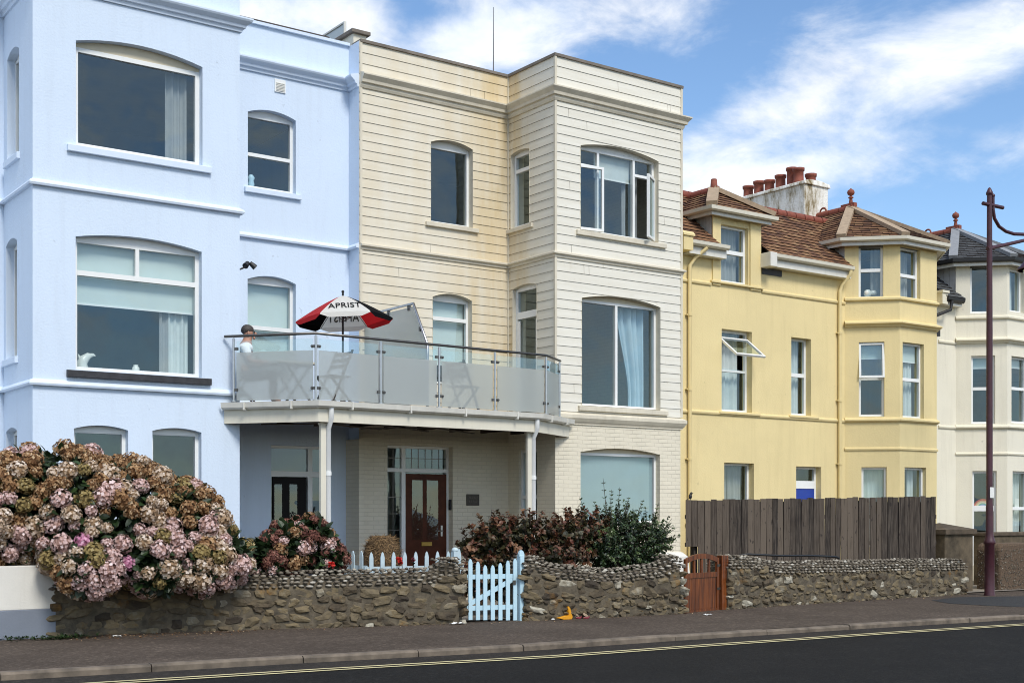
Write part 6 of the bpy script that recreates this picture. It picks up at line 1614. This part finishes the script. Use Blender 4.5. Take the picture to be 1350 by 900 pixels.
def kinds1(p, n, rn):
    d = p - CAM; px = CXP + FPX * d.dot(RT) / d.dot(FW); py = HZ - FPX * d.z / d.dot(FW)
    top = max(0, min(1, (690 - py) / 80)) ; r_ = rn.random()
    if r_ < .62 * top + .10: return 'brown'
    r_ = (rn.random() * .55 + .45 * min(1, max(0, .5 + .9 * noise_.noise(p * 1.9 + V((5, 2, 9)))))) * 1.0
    if rn.random() < .032 and py > 615: return 'pink'
    if r_ < .44: return 'cream'
    if r_ < .66: return 'blush'
    if r_ < .70: return 'cream'
    if r_ < .82: return 'olive'
    return 'brown'
b0 = onG(150, 815)
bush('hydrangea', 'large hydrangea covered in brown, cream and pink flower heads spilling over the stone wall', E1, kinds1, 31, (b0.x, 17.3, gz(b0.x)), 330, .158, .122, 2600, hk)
E2 = [ell(378, 722, 16.95, .36, .34, .36), ell(408, 712, 17.0, .32, .32, .34), ell(430, 735, 16.85, .26, .26, .24), ell(352, 735, 16.9, .26, .28, .26)]
c2 = onY(395, 735, 16.95)
bush('hydrangea', 'small russet hydrangea behind the wall in front of the white balcony column', E2, lambda p, n, rn: rn.choices(['russet', 'brown', 'blush'], [8, 2, 1])[0], 37, (c2.x, 16.95, gz(c2.x)), 62, .125, .095, 700, lambda p, n: n.y < .4 and p.z > .5)

def shrub(name, label, ells, leafmat, seed, loc, n, L, W, sprays=(), inner=900):
    rn = random.Random(seed); t = thing(name, label, 'shrub', loc); k = MB(); st = MB()
    base = V((loc[0], loc[1], loc[2]))
    clumps = surf_points(ells, 230, .08, rn, tries=40)
    for p, nrm in clumps:          # leafy shoots standing out of the outline, with gaps between
        hl = rn.uniform(.10, .24); d0 = (nrm * .8 + V((rn.uniform(-.4, .4), rn.uniform(-.4, .4), rn.uniform(.0, .7)))).normalized(); tone = rn.gauss(.52, .2)
        st.tube([base.lerp(p, .5) + V((0, 0, .05)), p - nrm * .12, p + d0 * hl], [.010, .006, .003], 4, cap=False)
        for i in range(max(8, n // 150)):
            f = rn.random(); q = p - nrm * .14 + d0 * (hl + .14) * f; a = V((rn.gauss(0, 1), rn.gauss(0, 1), rn.gauss(0, .8))); a = (a - d0 * a.dot(d0) * .4 + d0 * .5).normalized()
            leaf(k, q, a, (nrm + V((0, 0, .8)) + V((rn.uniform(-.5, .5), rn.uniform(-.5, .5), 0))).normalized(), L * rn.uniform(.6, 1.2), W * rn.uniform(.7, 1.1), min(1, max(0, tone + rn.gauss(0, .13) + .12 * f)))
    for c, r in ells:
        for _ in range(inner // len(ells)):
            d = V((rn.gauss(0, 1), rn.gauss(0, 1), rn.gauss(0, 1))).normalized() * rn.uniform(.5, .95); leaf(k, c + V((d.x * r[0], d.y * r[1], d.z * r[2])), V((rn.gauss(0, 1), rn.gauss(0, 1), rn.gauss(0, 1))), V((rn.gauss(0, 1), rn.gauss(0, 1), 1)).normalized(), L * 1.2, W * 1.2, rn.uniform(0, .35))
    for a, b, nn in sprays:
        d = (b - a); 
        st.tube([a, a.lerp(b, .5) + V((rn.uniform(-.02, .02), 0, .01)), b], [.008, .006, .003], 5, cap=False)
        for i in range(nn):
            f = (i + .3) / nn; q = a.lerp(b, f); s_ = 1 if i % 2 else -1
            for s_ in (1, -1): leaf(k, q, (d.normalized() * .5 + RT * s_ * rn.uniform(.4, 1) + V((0, -.3, .3)) * rn.uniform(-.5, 1)), V((0, -.5, .8)), L * rn.uniform(.7, 1.1), W, min(1, max(0, rn.gauss(.5, .2))))
    k.build('leaves', M[leafmat], t); st.build('stems', M['stem'], t); return t
c = G(745)
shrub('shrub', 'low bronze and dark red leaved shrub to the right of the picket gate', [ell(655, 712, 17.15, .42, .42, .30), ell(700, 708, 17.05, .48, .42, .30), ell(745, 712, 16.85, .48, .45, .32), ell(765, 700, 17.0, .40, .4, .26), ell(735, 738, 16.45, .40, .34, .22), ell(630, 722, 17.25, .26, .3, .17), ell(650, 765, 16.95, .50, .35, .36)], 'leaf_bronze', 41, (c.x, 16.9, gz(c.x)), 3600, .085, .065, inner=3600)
sp = []
rn = random.Random(9)
for a, b in (((800, 700), (795, 630)), ((778, 695), (764, 655)), ((812, 690), (817, 642)), ((790, 690), (783, 660)), ((838, 690), (848, 658)), ((858, 700), (868, 662)), ((870, 710), (882, 690)), ((860, 716), (886, 712)), ((822, 680), (829, 655)), ((806, 680), (806, 645))):
    sp.append((onY(*a, 16.75), onY(*b, 16.75), 7))
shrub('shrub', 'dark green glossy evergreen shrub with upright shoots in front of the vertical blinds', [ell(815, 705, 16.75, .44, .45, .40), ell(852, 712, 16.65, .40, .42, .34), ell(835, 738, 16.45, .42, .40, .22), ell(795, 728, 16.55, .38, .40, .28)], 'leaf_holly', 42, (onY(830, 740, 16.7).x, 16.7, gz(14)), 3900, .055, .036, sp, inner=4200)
# tufts of ground weed at the wall foot
def tuft(label, px, py, w_, n, seed):
    rn = random.Random(seed); p = onG(px, py); t = thing('weed_tuft', label, 'weed', (p.x, p.y, gz(p.x)), 'weeds at the wall foot'); k = MB()
    for _ in range(n):
        q = V((p.x + rn.gauss(0, w_), p.y + rn.gauss(0, .05), gz(p.x) + rn.uniform(0, .03))); leaf(k, q, (rn.gauss(0, 1), rn.gauss(0, 1) - .3, rn.uniform(.1, .9)), (0, 0, 1), rn.uniform(.03, .07), .025, rn.uniform(.2, .9))
    k.build('leaves', M['leaf'], t)
tuft('flat dark weed spreading on the footway at the end of the white rendered wall', 78, 842, .20, 260, 1)
tuft('scant weed at the foot of the grey wall base at the left edge', 22, 843, .10, 60, 2)

# ================================================================ small things in the gardens and on the footway
c = onY(505, 745, 17.35); zt_ = onY(505, 706, 17.35).z; zb_ = gz(c.x)
t = thing('straw_mound', 'shaggy brown rounded mound behind the picket fence by the wooden front door', 'mound', (c.x, 17.35, zb_)); k = MB(); rn = random.Random(17)
h = zt_ - zb_; W_ = .34
def dome(a, f): 
    rr = math.cos(f * 1.45) ** .55; return V((c.x + W_ * rr * math.cos(a) * (1.0 + .1 * math.sin(a * 3)), 17.35 + .30 * rr * math.sin(a), zb_ + h * math.sin(f * 1.5) ** .7))
vs = [dome(2 * math.pi * i / 28, j / 10) for j in range(11) for i in range(28)]
k.add([v + V((rn.uniform(-.012, .012),) * 3) for v in vs], [(j * 28 + i, j * 28 + (i + 1) % 28, (j + 1) * 28 + (i + 1) % 28, (j + 1) * 28 + i) for j in range(10) for i in range(28)], 0, True, .2); k.build('core', M['straw'], t); k = MB()
for _ in range(2600):
    a, f = rn.uniform(0, 6.28), rn.random() ** .8; p = dome(a, f); d = V((rn.gauss(0, .6), rn.gauss(0, .6), rn.gauss(-.5, .5))).normalized(); o = V((math.cos(a), math.sin(a), .5)).normalized(); e = d.cross(o).normalized() * .006
    k.add([p - e + o * .004, p + e + o * .004, p + d * .07 + o * .03], [(0, 1, 2)], 0, False, min(1, max(0, rn.gauss(.55, .25))))
k.build('straw', M['straw'], t)
c = onY(428, 720, 17.5); t = thing('planter_box', 'dark purple plastic planter behind the small russet hydrangea', 'planter', (c.x, 17.5, gz(c.x))); k = MB(); z = onY(428, 711, 17.5).z
x0, x1 = onY(414, 715, 17.5).x, onY(440, 715, 17.5).x
k.prism([(x0 + .04, 17.5, gz(c.x)), (x1 - .04, 17.5, gz(c.x)), (x1, 17.5, z - .06), (x0, 17.5, z - .06)], (0, .3, 0)); k.build('tub', M['navy'], t, bevel=.01)
k = MB(); k.box((x0 - .02, 17.48, z - .06), (x1 + .02, 17.82, z)); k.build('rim', M['navy'], t, bevel=.01)
for (px, py, Y, sc, lb, mat) in ((526, 739, 16.35, .050, 'bright red flower poking up between the pickets', 'scarlet'), (545, 737, 16.36, .028, 'small dark red bud on a stem beside the bright red flower', 'wine'), (437, 744, 16.5, .045, 'red and pink bloom at the foot of the small russet hydrangea', 'scarlet')):
    c = onY(px, py, Y); t = thing('red_flower', lb, 'flower', (c.x, Y, gz(c.x))); k = MB(); rn = random.Random(px)
    for i in range(26):
        n = V((rn.gauss(0, 1), rn.gauss(0, 1) - .4, rn.gauss(0, 1))).normalized(); leaf(k, c + n * sc * .3, n, V((rn.gauss(0, 1), rn.gauss(0, 1), 1)).normalized(), sc * 1.1, sc, .5)
    k.build('petals', M[mat], t); k = MB(); k.tube([(c.x + .02, Y + .03, gz(c.x)), c], .006, 5)
    for i in range(8): leaf(k, c + V((rn.uniform(-.03, .03), 0, -.05 - .03 * i)), (rn.gauss(0, 1), -.5, .4), (0, 0, 1), .07, .04, .5)
    k.build('stem', M['leaf'], t)
# litter by the wall
p = onG(742, 816.5); q = onG(752, 815); t = thing('amber_litter', 'broken amber plastic piece standing on the footway against the stone wall', 'litter', (p.x, p.y, gz(p.x))); P = Plane((p.x, p.y, 0), gd)
k = MB(); L = [P.uz(x, y) for x, y in ((734, 814.5), (746, 811), (749.5, 811), (748.5, 805), (747.5, 799.5), (750, 798.5), (751.5, 804), (754, 813), (752.5, 816.3), (742, 816.6))]
k.prism([P.pt(a, b + .004, .02) for a, b in L], -P.n * .05); k.build('shell', M['amber'], t, bevel=.008)
k = MB(); a, b = P.uz(729, 815.8); k.blob(P.pt(a, b, .0), (.035, .02, .012), sub=2); k.build('fragment', M['paper'], t)
for px, lb in ((763, 'wine-red plastic scrap nearest the amber piece at the wall foot'), (773, 'wine-red plastic scrap farthest from the amber piece at the wall foot')):
    p = onG(px, 815); t = thing('red_litter', lb, 'litter', (p.x, p.y, gz(p.x)), 'wine-red scraps at the wall foot'); g0 = gz(p.x); k = MB()
    k.tube([V((p.x - .06, p.y, g0 + .018)), V((p.x, p.y - .03, g0 + .012)), V((p.x + .06, p.y, g0 + .03))], [.014, .02, .012], 6); k.build('rim', M['wine'], t)
    k = MB(); k.hexa((p.x, p.y + .02, g0 + .055), ((.045, .01, -.02), (0, .02, .012), (.008, 0, .015))); k.build('flap', M['ridge_buff'], t, bevel=.006)
for px, py, lb, s_ in ((602, 823, 'crumpled white paper scrap on the footway by the picket gate', 1), (933, 811, 'small white paper scrap on the footway in front of the brown gate', .7), (154, 839, 'tiny pale scrap on the footway below the large hydrangea', .5)):
    p = onG(px, py); t = thing('paper_scrap', lb, 'litter', (p.x, p.y, gz(p.x))); k = MB(); rn = random.Random(px); n = 5; g0 = gz(p.x)
    vs = [(p.x + (i / n - .5) * .22 * s_, p.y + (j / n - .5) * .09 * s_, g0 + .008 + rn.uniform(0, .035) * s_) for j in range(n + 1) for i in range(n + 1)]
    k.add(vs, [(j * (n + 1) + i, j * (n + 1) + i + 1, (j + 1) * (n + 1) + i + 1, (j + 1) * (n + 1) + i) for j in range(n) for i in range(n)]); o = k.build('sheet', M['paper'], t); so = o.modifiers.new('s', 'SOLIDIFY'); so.thickness = .002
# fallen petals, grit and leaf bits collected along the wall foot
k = MB(); rn = random.Random(55)
for _ in range(900):
    px = rn.choice((rn.uniform(75, 330), rn.uniform(75, 330), rn.uniform(330, 1270))); py = WBASE(px) + abs(rn.gauss(0, 2.6 if px < 330 else 1.3)) + .3; p = onG(px, py); s_ = rn.uniform(.006, .02); a = rn.uniform(0, 6.28)
    d = V((math.cos(a), math.sin(a), rn.uniform(-.2, .5))); e = V((-math.sin(a), math.cos(a), 0)); c = V((p.x, p.y, gz(p.x) + .008))
    k.add([c - d * s_, c + e * s_ * .6, c + d * s_, c - e * s_ * .6], [(0, 1, 2, 3)], 0, False, min(1, max(0, rn.gauss(.4, .28))))
o = k.build('leaf_litter', M['h_brown']); o['kind'] = 'stuff'; o['label'] = 'scattered dry petals and leaf bits along the foot of the stone walls'; o['category'] = 'leaf litter'
# ornaments on the window boards
def fish(c, s_):
    k = MB(); k.tube([c + V((0, 0, -.02)), c + V((-.01, 0, .06)) * s_ * 10 * .1 + V((0, 0, .02)), c + V((.02, 0, .14)), c + V((.09, 0, .20)), c + V((.17, 0, .215))], [.085, .08, .075, .05, .012], 10)
    k.prism([c + V((-.05, -.01, .10)), c + V((.02, -.01, .13)), c + V((-.07, -.01, .22))], (0, .02, 0)); k.prism([c + V((.06, -.012, .18)), c + V((.20, -.012, .205)), c + V((.16, -.012, .24)), c + V((.08, -.012, .235))], (0, .024, 0)); return k
o = bf[1]; c = FbF.pt(FbF.uz(107, 472, -.45)[0], o.z0 + .07, -.45)
t = thing('ornament', 'white bird-shaped ornament at the left end of the picture window over the dark slate sill', 'ornament', tuple(c)); fish(c + V((.02, 0, .0)), 1).build('figure', M['ceramic'], t)
k = MB(); k.box(c + V((-.16, -.12, -.08)), c + V((2.3, .14, -.03))); tag(k.build('window_board', M['upvc']), 'white window board inside the picture window over the dark slate sill', 'shelf')
for px, h_, lb in ((179, .14, 'small pale jar in the middle of the picture window over the dark slate sill'), (235, .07, 'small white pot at the right of the picture window over the dark slate sill')):
    c = FbF.pt(FbF.uz(px, 470, -.45)[0], o.z0 + .04, -.45); t = thing('ornament', lb, 'ornament', tuple(c)); k = MB(); k.lathe(c, [(.05, 0), (.06, .04), (.055, h_ * .7), (.035, h_ * .85), (.04, h_)], 12); k.build('body', M['ceramic'], t)
o = br[0]; c = FbR.pt(FbR.uz(331, 236, -.22)[0], o.z0 + .06, -.22); t = thing('ornament', 'pale blue glass ornament in the dark sash window of the blue house', 'ornament', tuple(c)); k = MB(); k.lathe(c, [(.05, 0), (.06, .05), (.045, .11), (.065, .16), (.03, .21)], 12); k.build('body', M['pale_blue_paint'], t)
k = MB(); k.box(FbR.pt(o.u0 + .06, o.z0 + .03, -.32), FbR.pt(o.u1 - .06, o.z0 + .055, -.16)); tag(k.build('window_board', M['upvc']), 'white window board inside the dark sash window of the blue house', 'shelf')
o = oc[0]; c = CL.pt(CL.uz(1144, 388, -.2)[0], o.z0 + .07, -.2); t = thing('ornament', 'white plush ornament in the top canted window of the yellow bay', 'ornament', tuple(c)); k = MB(); k.blob(c + V((0, 0, .08)), (.12, .08, .10), sub=2, nz=.06); k.blob(c + V((.16, -.05, .10)), (.10, .07, .07), sub=2, nz=.06); k.build('body', M['ceramic'], t)

# ================================================================ sky, sun, camera
w = bpy.data.worlds.new('World'); scn.world = w; w.use_nodes = True; nt = w.node_tree; bg = nt.nodes['Background']
SUN_EL, SUN_AZ = R(48), R(-97)          # azimuth of the sun measured from +X in plan
sky = nt.nodes.new('ShaderNodeTexSky'); sky.sky_type = 'NISHITA'; sky.sun_disc = False; sky.sun_elevation = SUN_EL
sky.sun_rotation = R(90) - SUN_AZ; sky.air_density = 1.0; sky.dust_density = .15; sky.ozone_density = 3.0
tc = nt.nodes.new('ShaderNodeTexCoord'); vec = tc.outputs['Generated']
def math_(op, a, b=None, clamp=False):
    n = nt.nodes.new('ShaderNodeMath'); n.operation = op; n.use_clamp = clamp
    for i, x in enumerate((a, b)):
        if x is None: continue
        if hasattr(x, 'is_output'): nt.links.new(x, n.inputs[i])
        else: n.inputs[i].default_value = x
    return n.outputs[0]
sp_ = nt.nodes.new('ShaderNodeSeparateXYZ'); nt.links.new(vec, sp_.inputs[0]); x, y, z = sp_.outputs
az = math_('ARCTAN2', y, x); el = math_('ARCSINE', z)
def azel(px, py):
    d = ray(px, py).normalized(); return math.atan2(d.y, d.x), math.asin(d.z)
def blobf(px, py, sx_, sy_, rot, amp):
    """one bank of cloud: a soft elongated patch at a bearing and elevation (sizes in degrees)"""
    a0, e0 = azel(px, py); da = math_('SUBTRACT', az, a0); de_ = math_('SUBTRACT', el, e0); c_, s_ = math.cos(R(rot)), math.sin(R(rot))
    # bearing grows anticlockwise, i.e. to the left in the view
    p_ = math_('ADD', math_('MULTIPLY', da, -c_), math_('MULTIPLY', de_, s_)); q_ = math_('ADD', math_('MULTIPLY', da, s_), math_('MULTIPLY', de_, c_))
    r_ = math_('ADD', math_('POWER', math_('MULTIPLY', p_, 1 / R(sx_)), 2), math_('POWER', math_('MULTIPLY', q_, 1 / R(sy_)), 2))
    return math_('MULTIPLY', math_('EXPONENT', math_('MULTIPLY', r_, -1)), amp)
cb = nt.nodes.new('ShaderNodeCombineXYZ'); nt.links.new(math_('MULTIPLY', az, -1), cb.inputs[0]); nt.links.new(el, cb.inputs[1])
mp = nt.nodes.new('ShaderNodeMapping'); mp.inputs['Rotation'].default_value = (0, 0, R(-20)); mp.inputs['Scale'].default_value = (5.5, 12, 1); nt.links.new(cb.outputs[0], mp.inputs[0])
n1 = N(nt, 'ShaderNodeTexNoise', Scale=1.6, Detail=9, Roughness=.62, Distortion=.5); nt.links.new(mp.outputs[0], n1.inputs[0])
mp2 = nt.nodes.new('ShaderNodeMapping'); mp2.inputs['Location'].default_value = (3.1, 1.7, 0); mp2.inputs['Scale'].default_value = (9, 15, 1); nt.links.new(cb.outputs[0], mp2.inputs[0])
n2 = N(nt, 'ShaderNodeTexNoise', Scale=1.3, Detail=8, Roughness=.6, Distortion=.3); nt.links.new(mp2.outputs[0], n2.inputs[0])
bias = None
for b in ((330, 25, 6, 3.2, 0, .55), (470, 15, 5, 2.2, -10, .35), (650, 60, 4.5, 2.6, 0, .50), (800, 10, 8, 1.8, 5, .30), (880, 20, 5, 2, 10, .20), (1120, 105, 9, 2.7, 17, .46), (1330, 60, 5, 2.6, 20, .42), (960, 250, 3, 1.2, 8, .2), (960, 175, 5, 1.4, 14, .30), (1160, 195, 4, 1.0, 10, .22), (950, 250, 2.6, .9, 5, .42), (1060, 225, 3.0, 1.0, 12, .26), (910, 215, 2, .8, 5, .2), (1300, 215, 4, 1.2, 15, .16),
          (535, 30, 1.5, 1.5, 30, -.50), (770, 75, 2.4, 1.2, 20, -.25), (590, 12, 1.6, .7, 0, -.3), (940, 90, 3.0, 2.4, 30, -.30), (1290, 140, 3, 1.2, 20, -.22)):
    f_ = blobf(*b); bias = f_ if bias is None else math_('ADD', bias, f_)
nmix = math_('ADD', math_('MULTIPLY', n1.outputs[0], .62), math_('MULTIPLY', n2.outputs[0], .38))
dens = math_('ADD', math_('MULTIPLY', math_('SUBTRACT', nmix, .56), 2.0), bias)
# away from this quarter of the sky: broken cloud all round
far = math_('ADD', math_('MULTIPLY', math_('SUBTRACT', 1, math_('COSINE', math_('SUBTRACT', az, TH))), .45), math_('MULTIPLY', math_('MAXIMUM', math_('SUBTRACT', el, .5), 0), .5))
dens = math_('ADD', dens, math_('ADD', math_('MINIMUM', far, .47), .02))
mr = nt.nodes.new('ShaderNodeMapRange'); mr.interpolation_type = 'SMOOTHSTEP'; mr.inputs[1].default_value = .0; mr.inputs[2].default_value = .74; nt.links.new(dens, mr.inputs[0])
up_ = nt.nodes.new('ShaderNodeMapRange'); up_.inputs[1].default_value = -.01; up_.inputs[2].default_value = .03; nt.links.new(z, up_.inputs[0])
fac = math_('MULTIPLY', math_('MULTIPLY', mr.outputs[0], .93), up_.outputs[0])
hs = nt.nodes.new('ShaderNodeHueSaturation'); hs.inputs['Saturation'].default_value = SKY_SAT; hs.inputs['Value'].default_value = SKY_VAL; nt.links.new(sky.outputs[0], hs.inputs['Color'])
cl = ramp(nt, n2.outputs[0], [(.3, tuple(c * CLOUD for c in (.80, .88, 1.0))), (.62, tuple(c * CLOUD for c in (1.0, 1.0, 1.0)))])
cm = mixc(nt, fac, hs.outputs[0], cl)
nt.links.new(cm, bg.inputs[0]); bg.inputs[1].default_value = SKY_STR
sl = bpy.data.lights.new('sun', 'SUN'); sl.energy = SUN_E; sl.angle = R(SUN_ANG); sl.color = (1, .955, .88)
so = bpy.data.objects.new('sun', sl); col.objects.link(so)
sd = V((math.cos(SUN_EL) * math.cos(SUN_AZ), math.cos(SUN_EL) * math.sin(SUN_AZ), math.sin(SUN_EL)))
so.rotation_euler = sd.to_track_quat('Z', 'Y').to_euler(); so.location = (0, -20, 30)
cam = bpy.data.cameras.new('camera'); co = bpy.data.objects.new('camera', cam); col.objects.link(co); scn.camera = co
co.location = CAM; co.rotation_euler = (R(90), 0, TH - R(90)); cam.sensor_width = 36; cam.lens = FPX / 1350 * 36; cam.shift_y = (HZ - 450) / 1350; cam.clip_end = 5000; cam.clip_start = .1
vs_ = scn.view_settings; vs_.view_transform = 'Standard'; vs_.look = 'None'; vs_.gamma = 1; vs_.use_curve_mapping = False; vs_.exposure = EXPO
scn.render.engine = 'CYCLES'; cy = scn.cycles; cy.use_denoising = True; cy.denoiser = 'OPENIMAGEDENOISE'; cy.denoising_prefilter = 'ACCURATE'; cy.denoising_input_passes = 'RGB_ALBEDO_NORMAL'; cy.pixel_filter_type = 'BLACKMAN_HARRIS'; cy.filter_width = 1.0; cy.max_bounces = 8; cy.diffuse_bounces = 3; cy.glossy_bounces = 3; cy.transmission_bounces = 6; cy.transparent_max_bounces = 10; cy.sample_clamp_indirect = 4; cy.caustics_reflective = False; cy.caustics_refractive = False
